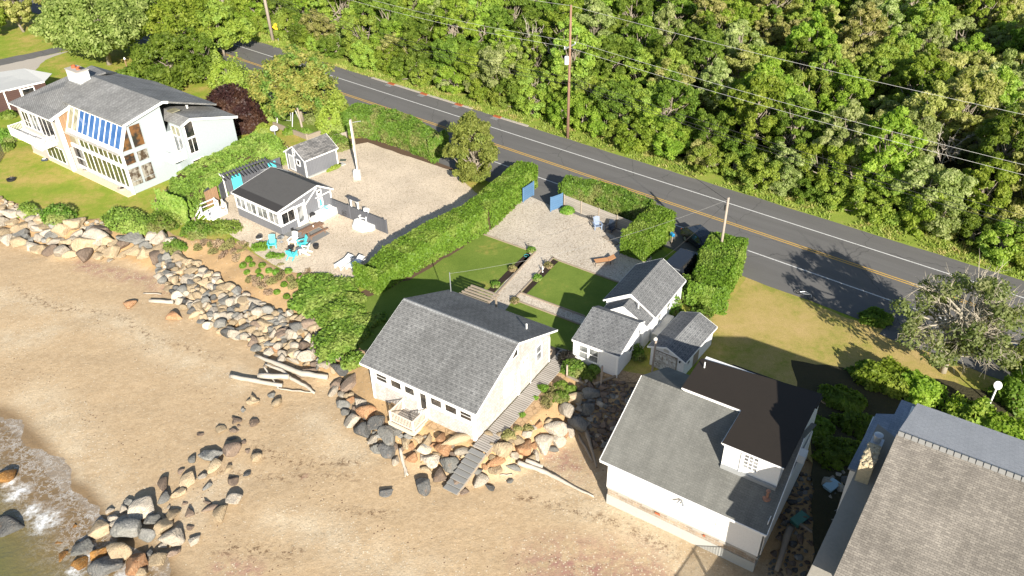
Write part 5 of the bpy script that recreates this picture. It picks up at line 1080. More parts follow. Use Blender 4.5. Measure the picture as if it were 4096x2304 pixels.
for i, (x, y, a_, h_, lm, lb) in enumerate(((800, 305, 1.6, 1.2, L_forest[2], 'silvery shrub behind the timber retaining wall'), (730, 335, .9, .7, L_hedge, 'small shrub at the foot of the orange tinged tree'), (770, 338, .9, .7, L_ivy, 'small shrub right of the leaning post'), (690, 300, 1.0, 1.1, L_cedar, 'yellow shrub in the raised garden bed'), (850, 372, 1.5, 1.8, L_privet, 'dark shrub behind the woven fence'), (660, 330, 1.2, .8, L_cedar, 'pale flowering shrub above the satellite lamp'), (20, 295, 1.1, .8, L_ivy, 'low bush by the brown bungalow wall'), (25, 355, 1.4, 1.6, L_privet, 'dark bush beside the lattice fence at the left border'), (15, 375, 1.0, .7, L_ivy, 'bright low bush under the lattice fence'), (2200, 806, 1.3, .8, L_forest[3], 'low bush at the near edge of the road in tree shade'))):
    dome('garden_shrub', lb, P(x, y), a_, a_*.8, h_, int(1300*a_), .16, lm, seed=340+i, wob=.3)
# ragged grey tree at the right with bushes around
rt_ = make_tree('ragged_tree', 'ragged half bare grey tree beside the road at the right', 'tree', 8.4, 3.9, 1.8, 90, 170, .17, leafmat('leaf_ragged', (.20, .24, .085), (.13, .16, .05), (.25, .26, .12)), plain('bark_grey', (.40, .36, .29), (.28, .25, .19), 3, .9, .1), seed=350, cr=.2, bare=.35, rt=.28); rt_.location = (*P(2372, 935)[:2], 0)
for i, (x, y, a_, b_, h_, lm, lb) in enumerate(((2230, 965, 2.0, 1.5, 1.6, 0, 'bright leafy bush left of the ragged tree trunk'), (2310, 990, 1.8, 1.5, 1.5, 0, 'sunlit bush in front of the ragged tree'), (2180, 945, 1.2, 1.0, 1.0, 3, 'small bush reaching onto the dry lot'), (2440, 1060, 1.6, 1.4, 1.7, 1, 'bright bush behind the big shingle house roof'), (2520, 1110, 1.8, 1.5, 1.9, 0, 'bright bush right of the white satellite dish'), (2560, 1010, 1.6, 1.5, 2.2, 3, 'deep green bush at the right border beside the ragged tree'), (2590, 930, 2.0, 1.6, 2.4, 3, 'tall bush cut by the right border'), (2120, 1010, 1.5, 1.1, .8, 3, 'low dark bush in the shaded yard'), (2110, 1140, 1.5, 1.4, .7, 3, 'dark undergrowth beside the white seafront house'), (2170, 1080, 1.6, 1.2, .8, 3, 'dark undergrowth left of the blue grey roof'), (2060, 1080, 1.0, 1.0, .6, 3, 'low weeds beside the dark flat roof corner'))):
    dome('leafy_bush', lb, P(x, y), a_, b_, h_, int(1500*a_), .2, L_forest[lm], R(-33), 360+i, wob=.4)
# scraggly shrubs between long cottage and pole hedge
for i, (x, y, a_, h_) in enumerate(((1725, 745, 1.3, 1.6), (1690, 790, 1.0, 1.4), (1765, 800, .9, .9), (1600, 895, .7, .9))):
    dome('thin_shrub', ('thin branchy shrub against the long cottage wall', 'lower branchy shrub beside the long cottage gutter', 'green shrub between the shed roof and the pole hedge', 'viburnum like shrub between the cottage and the shed')[i] if i < 3 else 'leafy shrub between the small cottage wing and the shed doors', P(x, y), a_, a_, h_, int(900*a_), .14, L_privet, seed=380+i, wob=.4)
# ================================================================ rocks
def rockmat(name, c1, c2, c3):
    m, t, b = base(name, .9, .15); v = objc(t); oi = nd(t, 'ShaderNodeObjectInfo')
    mp = nd(t, 'ShaderNodeMapping'); lk(t, v, mp.inputs[0]); cx = nd(t, 'ShaderNodeCombineXYZ'); lk(t, mth(t, 'MULTIPLY', oi.outputs['Random'], 40.), cx.inputs[0]); lk(t, cx.outputs[0], mp.inputs['Location'])
    n1 = noise(t, mp.outputs[0], 1.3, 5, .65); c = mix(t, ramp(t, n1, [(.42, 0), (.6, 1)]), c1, c2)
    c = mix(t, ramp(t, noise(t, mp.outputs[0], 2.6, 6, .75), [(.55, 0), (.66, .8)]), c, c3)
    wv = nd(t, 'ShaderNodeTexWave'); wv.inputs['Scale'].default_value = 1.6; wv.inputs['Distortion'].default_value = 12; wv.inputs['Detail'].default_value = 4; lk(t, mp.outputs[0], wv.inputs['Vector'])
    c = mix(t, ramp(t, wv.outputs['Fac'], [(.0, .16), (.2, 0)]), c, tuple(x*.6 for x in c1))
    c = mix(t, 1.0, c, ramp(t, noise(t, mp.outputs[0], 6, 6, .8), [(.3, .72), (.7, 1.22)]), 'MULTIPLY')
    c = mix(t, ramp(t, noise(t, mp.outputs[0], 1.1, 4, .7), [(.60, 0), (.72, .45)]), c, (.30, .17, .085))
    hs = nd(t, 'ShaderNodeHueSaturation'); lk(t, c, hs.inputs['Color']); lk(t, mth(t, 'MULTIPLY_ADD', oi.outputs['Random'], .42, .66), hs.inputs['Value']); lk(t, hs.outputs[0], b.inputs['Base Color'])
    h = mth(t, 'ADD', noise(t, v, 5, 6, .75), mth(t, 'MULTIPLY', wv.outputs['Fac'], .3)); bump(t, b, h, .7, .12); return m
RM = {'tan': rockmat('rock_tan', (.47, .37, .24), (.37, .29, .19), (.55, .46, .33)), 'pale': rockmat('rock_pale', (.52, .46, .37), (.43, .38, .31), (.34, .30, .25)),
      'grey': rockmat('rock_grey', (.26, .255, .235), (.195, .195, .18), (.34, .33, .29)), 'dark': rockmat('rock_dark', (.15, .15, .145), (.10, .102, .10), (.24, .21, .18)),
      'rust': rockmat('rock_rust', (.40, .235, .13), (.31, .165, .085), (.47, .36, .24)), 'brown': rockmat('rock_brown', (.25, .19, .145), (.19, .145, .115), (.31, .25, .20)),
      'wrust': rockmat('rock_wet_rust', (.33, .17, .05), (.2, .1, .035), (.4, .27, .12))}
RM['wrust'].node_tree.nodes['Principled BSDF'].inputs['Roughness'].default_value = .35
rockmesh = []
for k in range(16):
    g = np.random.default_rng(500+k); bm = bmesh.new(); bmesh.ops.create_icosphere(bm, subdivisions=4, radius=1)
    N = nz(g.normal(0, 1, (8+k % 4, 3))); off = g.uniform(.42, .8, len(N)); co = np.array([v.co for v in bm.verts]); d = nz(co)
    dt_ = d@N.T; rr = np.where(dt_ > .05, off/np.maximum(dt_, .05), 9); r1 = np.sort(rr, axis=1); rad = np.minimum(r1[:, 0], 1.12)
    rad = rad*(1-.05*np.exp(-((r1[:, 1]-r1[:, 0])/.05)))
    f = fbm(d[:, :2]*2+d[:, 2:3]*1.7, 1.9, k)*.03+fbm(d[:, :2]*7-d[:, 2:3]*6, 2.8, k+50)*.022
    for v, q, s_ in zip(bm.verts, d, rad+f): v.co = q*s_
    me = bpy.data.meshes.new('rock'); bm.to_mesh(me); bm.free()
    for p in me.polygons: p.use_smooth = True
    me.materials.append(RM['tan']); rockmesh.append(me)
def rock(p, sx, sy, sz, col, label, group=None, name='boulder', seed=None, sink=.35, yaw=None):
    o = bpy.data.objects.new(name, rockmesh[int(rng.integers(16))]); COL.objects.link(o)
    o.material_slots[0].link = 'OBJECT'; o.material_slots[0].material = RM[col]
    o.location = (float(p[0]), float(p[1]), float(p[2]+sz*(1-sink))); o.scale = (sx, sy, sz)
    o.rotation_euler = (rng.normal(0, .16), rng.normal(0, .16), rng.uniform(-.5, .5)+(math.pi if rng.uniform() < .5 else 0)+(yaw or 0))
    return tag(o, label, 'boulder', group)
ppm = lambda p: FPX/np.linalg.norm(np.array(p)-[0, 0, HC])
def rock_at(Fx, Fy, w, h, col, label, group=None, up=None, flat=.62, name='boulder'):
    """rock whose picture centre is at full-size pixel (Fx,Fy), w x h pixels"""
    p0 = PT(Fx/K, Fy/K); s_ = ppm(p0); sx = w/s_/2*1.08; hy = h/s_/2*1.1; sz = min(sx, hy)*flat*1.15; 
    p = PT(Fx/K, Fy/K, sz*.55 if up is None else up); return rock(p, sx, hy*1.12, sz, col, label, group, name)
lab = {'tan': 'tan', 'pale': 'pale grey', 'grey': 'grey', 'dark': 'dark grey', 'rust': 'rust orange', 'brown': 'brown', 'wrust': 'wet orange brown'}
# the point of boulders by the sea (zoom 0,1600 x2.058)
Q = lambda x, y: (x/2.058, 1600+y/2.058)
sea = [(60, 640, 150, 120, 'wrust'), (85, 1050, 200, 150, 'dark'), (625, 1040, 36, 44, 'wrust'), (480, 1170, 95, 60, 'wrust'), (545, 1122, 80, 50, 'wrust'), (515, 1295, 120, 90, 'wrust'), (698, 1215, 205, 140, 'grey'), (820, 1062, 185, 115, 'tan'), (895, 915, 80, 60, 'pale'), (918, 985, 125, 85, 'pale'), (1058, 832, 84, 66, 'grey'), (1018, 900, 88, 75, 'pale'), (1190, 900, 175, 180, 'pale'), (995, 1025, 165, 110, 'pale'), (1058, 1078, 215, 185, 'grey'), (1258, 985, 175, 150, 'grey'), (1195, 1115, 130, 105, 'grey'), (1342, 1050, 110, 150, 'tan'), (1415, 942, 105, 90, 'tan'), (1425, 1125, 205, 140, 'pale'), (1350, 1195, 74, 64, 'pale'), (1585, 1160, 80, 125, 'pale'), (1570, 1052, 74, 34, 'brown'), (800, 1285, 155, 135, 'wrust'), (980, 1245, 175, 140, 'tan'), (655, 1365, 155, 110, 'wrust'), (868, 1390, 215, 160, 'dark'), (1120, 1345, 195, 155, 'rust'), (1230, 1265, 66, 60, 'dark'), (1310, 1320, 120, 125, 'tan'), (1440, 1255, 115, 85, 'brown'), (1160, 1420, 155, 95, 'tan'), (490, 1415, 105, 80, 'dark'), (610, 1440, 90, 50, 'dark')]
scat = [(1480, 768, 135, 100, 'tan'), (1352, 700, 90, 115, 'brown'), (1350, 808, 105, 95, 'grey'), (1390, 878, 34, 34, 'pale'), (1560, 660, 115, 125, 'tan'), (1490, 590, 60, 40, 'brown'), (1670, 625, 85, 95, 'pale'), (1712, 705, 60, 90, 'grey'), (1715, 448, 195, 155, 'grey'), (1888, 418, 150, 145, 'brown'), (1762, 548, 145, 115, 'tan'), (1580, 495, 60, 74, 'grey'), (1885, 562, 74, 64, 'tan'), (2035, 612, 72, 44, 'dark'), (1912, 668, 95, 80, 'brown'), (2097, 478, 92, 95, 'tan'), (2005, 348, 60, 50, 'brown'), (1912, 315, 74, 34, 'grey'), (1650, 280, 72, 30, 'brown'), (1810, 238, 90, 60, 'tan'), (1940, 168, 92, 50, 'brown'), (2085, 198, 82, 60, 'brown'), (1925, 258, 74, 40, 'brown'), (1965, 215, 34, 20, 'brown'), (2000, 88, 40, 35, 'grey'), (2080, 18, 95, 64, 'tan'), (1932, 818, 115, 115, 'pale'), (1720, 842, 74, 30, 'brown'), (1735, 895, 120, 54, 'brown'), (1822, 938, 130, 115, 'tan'), (1565, 930, 90, 80, 'brown'), (1520, 852, 64, 26, 'brown'), (2040, 418, 50, 40, 'brown'), (1370, 940, 40, 26, 'grey')]
for x, y, w, h, c_ in sea: rock_at(*Q(x, y), w/2.058, h/2.058, c_, lab[c_]+' boulder in the pile at the edge of the sea', 'boulders at the edge of the sea')
for x, y, w, h, c_ in scat: rock_at(*Q(x, y), w/2.058, h/2.058, c_, lab[c_]+' rock half buried in the beach above the sea boulders', 'rocks half buried in the beach', flat=.5)
# around the driftwood cove (zoom 900,1150 x2.415)
Q2 = lambda x, y: (900+x/2.415, 1150+y/2.415)
cove = [(275, 515, 135, 135, 'brown'), (360, 455, 90, 90, 'tan'), (450, 545, 155, 85, 'grey'), (545, 695, 145, 125, 'pale'), (495, 590, 120, 64, 'rust'), (640, 560, 205, 115, 'tan'), (672, 632, 130, 120, 'tan'), (555, 455, 275, 140, 'brown'), (700, 400, 185, 125, 'grey'), (830, 355, 190, 110, 'brown'), (1005, 292, 135, 84, 'brown'), (900, 250, 84, 95, 'tan'), (965, 400, 74, 95, 'grey'), (1065, 395, 105, 90, 'rust'), (1000, 505, 115, 135, 'grey'), (1132, 545, 125, 160, 'tan'), (1140, 660, 100, 105, 'rust'), (1120, 790, 195, 105, 'dark'), (1095, 930, 135, 145, 'brown'), (1220, 915, 125, 205, 'brown'), (1050, 995, 105, 120, 'pale'), (1130, 1045, 84, 90, 'pale'), (1215, 1035, 94, 60, 'tan'), (1130, 1140, 130, 105, 'grey'), (1305, 1120, 155, 180, 'pale'), (1372, 1205, 185, 150, 'rust'), (1240, 1290, 135, 185, 'pale'), (1470, 1320, 175, 170, 'dark'), (1335, 1375, 150, 175, 'dark'), (785, 738, 100, 60, 'tan'), (812, 688, 92, 64, 'tan'), (905, 725, 64, 125, 'grey'), (655, 705, 135, 50, 'pale'), (850, 800, 200, 80, 'brown'), (760, 850, 130, 60, 'brown'), (275, 1090, 105, 95, 'tan'), (455, 1035, 80, 60, 'grey'), (505, 1120, 90, 100, 'tan'), (175, 1180, 40, 40, 'grey'), (105, 1275, 105, 60, 'brown'), (275, 1305, 90, 70, 'brown'), (88, 1385, 80, 50, 'brown'), (1180, 1200, 90, 100, 'grey'), (980, 600, 150, 90, 'brown'), (900, 560, 110, 70, 'tan'), (1165, 480, 70, 80, 'tan'), (1140, 350, 60, 60, 'pale')]
for x, y, w, h, c_ in cove: rock_at(*Q2(x, y), w/2.415, h/2.415, c_, lab[c_]+' boulder around the driftwood cove left of the shingled cottage', 'boulders around the driftwood cove')
Q3 = lambda x, y: (1300+x/2.342, 1500+y/2.342)
fr_ = [(465, 600, 105, 135, 'pale'), (600, 560, 205, 175, 'grey'), (600, 705, 225, 135, 'dark'), (490, 705, 115, 115, 'grey'), (660, 810, 115, 95, 'pale'), (760, 640, 135, 165, 'tan'), (870, 600, 125, 125, 'tan'), (960, 622, 115, 135, 'tan'), (1078, 592, 105, 155, 'rust'), (930, 690, 165, 95, 'pale'), (1130, 695, 225, 115, 'rust'), (1220, 622, 265, 105, 'tan'), (822, 775, 175, 135, 'rust'), (1000, 795, 215, 145, 'pale'), (1290, 730, 135, 105, 'pale'), (1170, 855, 165, 195, 'grey'), (1292, 820, 84, 64, 'rust'), (1088, 945, 130, 165, 'brown'), (1270, 965, 185, 155, 'brown'), (1430, 905, 95, 84, 'grey'), (1442, 995, 195, 115, 'pale'), (960, 892, 125, 60, 'tan'), (1640, 705, 225, 175, 'tan'), (1600, 815, 215, 105, 'rust'), (1600, 895, 175, 125, 'tan'), (1845, 695, 225, 205, 'rust'), (1872, 822, 225, 95, 'tan'), (1972, 765, 125, 145, 'pale'), (2060, 655, 215, 155, 'pale'), (2182, 615, 135, 125, 'pale'), (2160, 505, 205, 155, 'pale'), (2292, 512, 105, 155, 'pale'), (2270, 345, 155, 195, 'pale'), (2332, 212, 145, 105, 'tan'), (2452, 322, 195, 155, 'grey'), (2482, 182, 165, 125, 'grey'), (2372, 472, 185, 165, 'grey'), (1490, 862, 54, 64, 'rust'), (700, 560, 90, 70, 'grey'), (700, 500, 90, 60, 'pale'), (1760, 870, 140, 60, 'grey'), (2120, 700, 120, 60, 'grey')]
for x, y, w, h, c_ in fr_: rock_at(*Q3(x, y), w/2.342, h/2.342, c_, lab[c_]+' boulder heaped in front of the shingled cottage and its steps', 'boulders heaped in front of the shingled cottage')
for (x, y, w, h, c_), lb in zip([(912, 1050, 155, 150, 'dark'), (560, 1105, 150, 85, 'dark'), (1305, 1095, 115, 60, 'brown'), (1550, 1050, 125, 60, 'dark'), (1740, 992, 64, 40, 'grey')], ('pointed dark rock alone on the sand below the cottage', 'flat dark rock farthest left on the sand below the cottage', 'small brown rock on the sand below the steps', 'flat dark rock on the sand right of the steps', 'tiny grey rock below the big driftwood trunk')):
    rock_at(*Q3(x, y), w/2.342, h/2.342, c_, lb)
# lone beach stones (D pixels)
for x, y, w, h, c_, lb in ((328, 767, 36, 20, 'rust', 'orange rock alone on the upper beach'), (440, 797, 36, 26, 'rust', 'larger orange rock alone left of the rock slope'), (60, 607, 20, 14, 'dark', 'small dark stone in the sand under the left slabs'), (275, 655, 16, 10, 'pale', 'small white stone in the sand under the slabs')):
    rock_at(x*K, y*K, w*K, h*K, c_, lb)
def fill(poly, rad, cols, label, group, n, flat=.65, zf=.8, seed=1, name='boulder', up=0.0):
    g = np.random.default_rng(seed); W_ = np.array([PT(x, y)[:2] for x, y in poly]); lo, hi = W_.min(0), W_.max(0); pts = []; rs = []
    cand = g.uniform(lo, hi, (9000, 2)); cand = cand[inside(cand, W_)]; PA = np.zeros((0, 2)); RA_ = np.zeros(0)
    for q in cand:
        if len(PA) >= n: break
        r_ = g.uniform(*rad)
        if len(PA) and np.any(np.linalg.norm(PA-q, axis=1) < (RA_+r_)*zf): continue
        PA = np.vstack([PA, q]); RA_ = np.append(RA_, r_)
    pts, rs = list(PA), list(RA_)
    for q, r_ in zip(pts, rs):
        c_ = cols[int(g.integers(len(cols)))]; z = float(zfun(q)[0]); lb = lab[c_]+' '+label
        rock((q[0], q[1], max(z, -9)), r_*g.uniform(.95, 1.25), r_*g.uniform(.85, 1.1), r_*flat*g.uniform(.8, 1.25), c_, lb, group, name, sink=.42+up)
    return len(pts)
c1 = fill([(-30, 520), (0, 525), (60, 545), (150, 572), (250, 585), (350, 595), (410, 600), (440, 625), (400, 660), (340, 655), (290, 648), (200, 652), (130, 645), (60, 625), (-30, 600)], (.65, 1.35), ['pale', 'tan', 'pale', 'brown', 'tan', 'grey'], 'slab in the seawall below the left lawn', 'slabs of the seawall below the left lawn', 95, .62, .5, 1, 'stone_slab')
c2 = fill([(430, 640), (470, 650), (530, 690), (600, 740), (660, 770), (730, 810), (760, 850), (700, 870), (640, 868), (590, 850), (520, 825), (450, 760), (400, 700), (395, 660)], (.34, .68), ['pale', 'tan', 'tan', 'grey', 'pale', 'tan', 'grey', 'pale', 'dark', 'tan'], 'rock in the tumbled slope below the grey bungalow', 'rocks tumbled below the grey bungalow', 290, .75, .5, 2, 'rock')
c3 = fill([(0, 500), (60, 520), (110, 535), (200, 562), (260, 560), (270, 580), (200, 575), (110, 558), (0, 522)], (.2, .42), ['pale', 'tan', 'pale'], 'small stone along the edge of the left lawn', 'small stones along the left lawn edge', 60, .7, .8, 3, 'stone')
c4 = fill([(1480, 960), (1560, 965), (1620, 975), (1600, 1020), (1555, 1110), (1530, 1150), (1480, 1110), (1440, 1030), (1450, 985)], (.13, .38), ['grey', 'brown', 'pale', 'brown'], 'stone in the shaded rubble between the two cottages', 'stones in the shaded rubble', 170, .7, .66, 4, 'stone')
c5 = fill([(1415, 905), (1445, 890), (1480, 930), (1500, 965), (1450, 965), (1420, 940)], (.14, .28), ['pale', 'tan', 'pale'], 'small stone below the small cottage window', 'small stones below the small cottage window', 40, .7, .8, 5, 'stone')
c6 = fill([(1230, 1100), (1290, 1090), (1400, 1060), (1430, 1090), (1300, 1150), (1230, 1160)], (.3, .5), ['tan', 'pale', 'rust'], 'rock wedged between the boulders by the beach steps', 'rocks wedged by the beach steps', 26, .7, .85, 6, 'rock')
c7 = fill([(850, 960), (905, 1020), (960, 1080), (1100, 1110), (1190, 1140), (1180, 1190), (1050, 1160), (940, 1100), (870, 1010)], (.22, .42), ['tan', 'grey', 'pale', 'brown', 'rust'], 'small rock filling the gaps in front of the shingled cottage', 'small rocks filling gaps in front of the cottage', 60, .7, .85, 7, 'rock')
c8 = fill([(2080, 1200), (2150, 1190), (2140, 1300), (2060, 1340), (2040, 1290)], (.2, .45), ['pale', 'grey', 'pale'], 'pale rubble chunk in the shaded gap between white and shingle houses', 'pale rubble between the two big houses', 45, .5, .8, 8, 'rubble')
c9 = fill([(610, 765), (700, 785), (790, 805), (850, 815), (870, 880), (850, 935), (800, 925), (720, 900), (650, 885)], (.3, .65), ['pale', 'tan', 'tan', 'brown', 'pale', 'grey'], 'rock at the lower end of the slope above the driftwood', 'rocks at the lower end of the slope', 90, .75, .6, 9, 'rock')
c10 = fill([(2000, 1180), (2050, 1200), (2060, 1330), (2090, 1449), (1930, 1449), (1960, 1330)], (.1, .32), ['brown', 'grey', 'brown', 'dark'], 'stone in the shaded debris beside the white seafront house', 'stones in the shaded debris', 120, .6, .8, 10, 'stone')
print('rocks', c1, c2, c3, c4, c5, c6, c7, c8)
# ================================================================ poles, wires, signs
def pole(name, lb, base_, top, r0_, r1_, mat, h=None):
    T = thing(name, lb, 'pole', (base_[0], base_[1], 0)); d = np.array(top)-np.array([base_[0], base_[1], 0])
    MB().tube([(0, 0, -.2), d*.5, d], [r0_, (r0_+r1_)/2, r1_], 10).build('mast', mat, T, smooth=True); return T
def top_at(base_, x, y):
    """height at which the pole top meets pixel row y"""
    lo, hi = 0, 30
    for _ in range(40):
        m_ = (lo+hi)/2
        if proj((base_[0], base_[1], m_))[1] > y: lo = m_
        else: hi = m_
    return lo
pm = P(1428, 347); hm = top_at(pm, 1440, 12)
UP = pole('utility_pole', 'tall reddish utility pole with transformer at the edge of the wood', pm, (pm[0], pm[1], hm), .19, .12, pole_r)
dv = RA; 
ARM = MB().bar((-dv[1]*1.1-.1, dv[0]*1.1, hm-4.6), (dv[1]*1.1, -dv[0]*1.1, hm-4.6), .12).build('crossarm', metal, UP)
MB().lathe((-.35, -.1, hm-6.6), [(.05, 0), (.27, .05), (.27, .85), (.2, .95), (.05, .98)], 12).build('transformer', plain('transformer_grey', (.62, .63, .63), None, 3, .5), UP)
for q in (-1, 0, 1): MB().lathe((dv[1]*q, -dv[0]*q, hm-4.54), [(.03, 0), (.06, .1), (.06, .16), (.03, .25)], 8).build('insulator', trimw, UP)
p1 = P(687, 103)
U1_ = pole('utility_pole', 'thick pale utility pole beside the yellow road sign', p1, (p1[0]-.4, p1[1]+.3, 15.5), .27, .2, pole_m)
MB().bar((-1.2, -.9, 11.4), (1.0, .7, 11.4), .14).build('crossarm', metal, U1_)
pr_ = (18.7, 60.9, 0); h3 = top_at(pr_, 1823, 497)
U3 = pole('utility_pole', 'short grey utility pole rising from the rounded hedge', pr_, (18.7, 60.9, h3), .13, .10, pole_m)
MB().box((-.25, -.12, h3-1.2), (-.12, .02, h3-.7)).build('bracket', black, U3)
pg = P(905, 447); hg = top_at(pg, 895, 300)
U4 = pole('utility_pole', 'white painted service pole with meter box in the gravel yard', pg, (pg[0]-.15, pg[1], hg), .15, .12, pole_m)
MB().tube([(-.13, -.14, .8), (-.22, -.12, hg-.1)], .06, 8).build('conduit', white, U4)
MB().box((-.55, -.5, 0), (.15, .1, 1.0)).build('meter_box', white, U4)
MB().bar((0, 0, hg-.35), (.9, .2, hg-.3), .05).build('arm', metal, U4)
wirew = plain('wire_pale', (.5, .5, .48), None, 3, .6); wirem = plain('wire_mid', (.25, .25, .24), None, 3, .6); wireb = plain('wire_black', (.03, .03, .03), None, 3, .6)
def wire(a, b_, sag, r_, mat, lb, grp=None):
    a, b_ = np.array(a, float), np.array(b_, float); n = 18; pts = [a+(b_-a)*t-np.array([0, 0, sag*4*t*(1-t)]) for t in np.linspace(0, 1, n+1)]
    o = MB().tube(pts, r_, 5, cap=False).build('power_line', mat); return tag(o, lb, 'wire', grp)
def away(pole_, off, z, dist): return np.array([pole_[0]+RA[0]*dist-off*RN[0]*-1, pole_[1]+RA[1]*dist+off*RN[1], z])
Lp = np.array([p1[0], p1[1], 0]); Mp = np.array([pm[0], pm[1], 0]); Np = Mp+(Mp-Lp)*1.35; Kp = Lp-(Mp-Lp)*.8
perp = np.array([RN[0], RN[1], 0])
for off, z, r_, mt, sag in ((.0, hm-.1, .015, wirew, .9), (1.0, hm-4.3, .015, wirew, 1.1), (-1.0, hm-4.3, .015, wirew, 1.1), (.15, hm-8.2, .026, wireb, 1.1), (-.15, hm-8.6, .022, wireb, 1.2), (.1, hm-9.0, .026, wireb, 1.3)):
    for A, B_, nm in ((Lp, Mp, 'between the pale and reddish poles'), (Mp, Np, 'from the reddish pole to the right border'), (Kp, Lp, 'beyond the pale pole to the upper left')):
        wire(A+perp*off+[0, 0, z if A is not Kp else z], B_+perp*off+[0, 0, z], sag, r_, mt, ('pale' if mt is wirew else 'black')+' overhead wire '+nm, 'overhead wires along the wood')
mast = frame_pt((-2.68, 39.58), Y33, -9.68, 10.6, 4.5)
wire((18.7, 60.9, h3-.2), mast, .9, .009, wirem, 'thin service wire from the short pole to the shingled cottage mast')
wire((18.7, 60.9, h3-.3), Mp+[0, 0, hm-7], .8, .018, wireb, 'thin dark wire crossing the road to the reddish pole')
wire((18.7, 60.9, h3-.25), frame_pt((4.70, 47.99), Y33, 2.0, 11.0, 3.9), .3, .015, wireb, 'thin wire from the short pole to the long cottage ridge')
ps = P(696, 103); SG = thing('road_sign', 'yellow diamond road sign with black side road symbol', 'road sign', (ps[0]+.35, ps[1]-.2, 0))
MB().bar((0, .03, 0), (0, .03, 2.9), .07).build('post', metal, SG)
s_ = .62; MB().poly([(-s_, -.03, 2.3), (0, -.03, 2.3-s_), (s_, -.03, 2.3), (0, -.03, 2.3+s_)]).poly([(-s_, .0, 2.3), (0, .0, 2.3+s_), (s_, .0, 2.3), (0, .0, 2.3-s_)]).build('sign_plate', plain('sign_yellow', (.85, .52, .02), (.8, .48, .02), 2, .5), SG)
MB().bar((-.05, -.04, 1.98), (-.05, -.04, 2.62), .1, .01, up=(0, 1, 0)).bar((-.05, -.04, 2.25), (.24, -.04, 2.42), .09, .012, up=(0, 1, 0)).build('symbol', black, SG)
# ================================================================ fences, gates, walls
def fence(name, lb, a, b_, h, mat, th=.05, posts=3, pmat=None, cat='fence', cap=None, ph=.08):
    a, b_ = np.array(a, float), np.array(b_, float); T = thing(name, lb, cat, (a[0], a[1], 0)); d = b_-a
    MB().bar([0, 0, h/2], [d[0], d[1], h/2], th, h).build('panel', mat, T)
    for k in range(posts): q = d*k/max(1, posts-1); MB().bar([q[0], q[1], -.1], [q[0], q[1], h+ph], .12).build('post', pmat or mat, T)
    return T
a, b_ = P(*C5(738, 470)), P(*C5(1325, 705)); fence('board_fence', 'weathered grey fence of wide horizontal boards below the hedge', a, b_, 1.35, woodv, posts=5, pmat=woodt)
fence('yard_fence', 'dark grey fence between the bungalow and the gravel yard', P(839, 533), P(975, 588), 1.5, wdark, posts=4)
wf_ = fence('woven_fence', 'pale woven fence between the grey shed and the road hedge', P(762, 390), PF(1000+1630/4.14, 450+510/4.14), 1.5, wicker, posts=2, pmat=woodt)
fence('woven_fence', 'short woven fence left of the grey shed under the evergreen hedge', P(672, 412), P(728, 395), 1.3, wicker, posts=2, pmat=woodt)
a = PF(1000+395/4.14, 450+230/4.14); c_ = PF(1000+955/4.14, 450+450/4.14); e = PF(1000+1300/4.14, 450+330/4.14)
RWl = thing('retaining_wall', 'low timber retaining wall around the raised garden bed', 'wall', (a[0], a[1], 0))
for k in range(3):
    MB().bar([0, 0, .1+k*.2], [*(c_-a)[:2], .1+k*.2], .2, .19).build('timber', woodt, RWl); MB().bar([*(c_-a)[:2], .1+k*.2], [*(e-a)[:2], .1+k*.2], .2, .19).build('timber', woodt, RWl)
MB().bar([*(c_-a)[:2], 0], [*(c_-a)[:2], .75], .22).build('post', woodt, RWl)
sheet('raised_bed', [a[:2]+[.2, .3], c_[:2]+[.1, .3], e[:2]+[0, .3], e[:2]+[1, 5], c_[:2]+[-1, 8], a[:2]+[-1, 5]], .0, m_garden, .1)
def gate(lb, a, b_, h=1.55):
    a, b_ = np.array(a, float), np.array(b_, float); T = thing('gate', lb, 'gate', (a[0], a[1], 0)); d = (b_-a)*[1, 1, 0]
    MB().bar([0, 0, h/2+.08], [*d[:2], h/2+.08], .06, h).build('boards', bluegate, T)
    n = nz(np.array([d[1], -d[0], 0])); q = -n*.05
    MB().bar(q+[0, 0, h*.62]+d*.06, q+[0, 0, h*.62]+d*.8, .03, .14).build('brace', trimw, T)
    for k in (0, 1): MB().bar([*(d*k)[:2], 0], [*(d*k)[:2], h+.12], .12).build('post', bluegate, T)
gate('open blue board gate against the clipped hedge', P(*C5(400, 432)), P(*C5(485, 375)))
gate('open blue board gate at the left end of the grey board fence', P(*C5(627, 510)), P(*C5(722, 475)))
# arbour in the yard fence
ap_ = PF(600+1495/1.811, 350+948/1.811); AR = thing('garden_arbour', 'white arbour gateway in the dark fence beside the gravel', 'arbour', (ap_[0], ap_[1], 0), R(-38))
for x in (-.5, .5): MB().bar((x, 0, 0), (x, 0, 2.1), .12).build('post', trimw, AR)
MB().bar((-.55, 0, 2.05), (.55, 0, 2.05), .1, .12).build('beam', trimw, AR); MB().bar((-.75, 0, 2.2), (.75, 0, 2.2), .5, .06).build('top_board', wdark, AR)
MB().bar((-.5, -.03, 1.9), (0, -.03, 2.1), .06).bar((.5, -.03, 1.9), (0, -.03, 2.1), .06).build('brace', trimw, AR)
lt = P(5, 400); LF_ = thing('lattice_fence', 'leaning lattice fence panel at the left border', 'fence', (lt[0], lt[1], 0), R(-75))
mb = MB(); 
for k in range(9): mb.bar((-1.2+k*.3, 0, .05), (-1.2+k*.3, 0, 1.5), .05, .03)
for k in range(6): mb.bar((-1.25, .03, .15+k*.26), (1.25, .03, .15+k*.26), .03, .05)
mb.build('lattice', woodt, LF_)
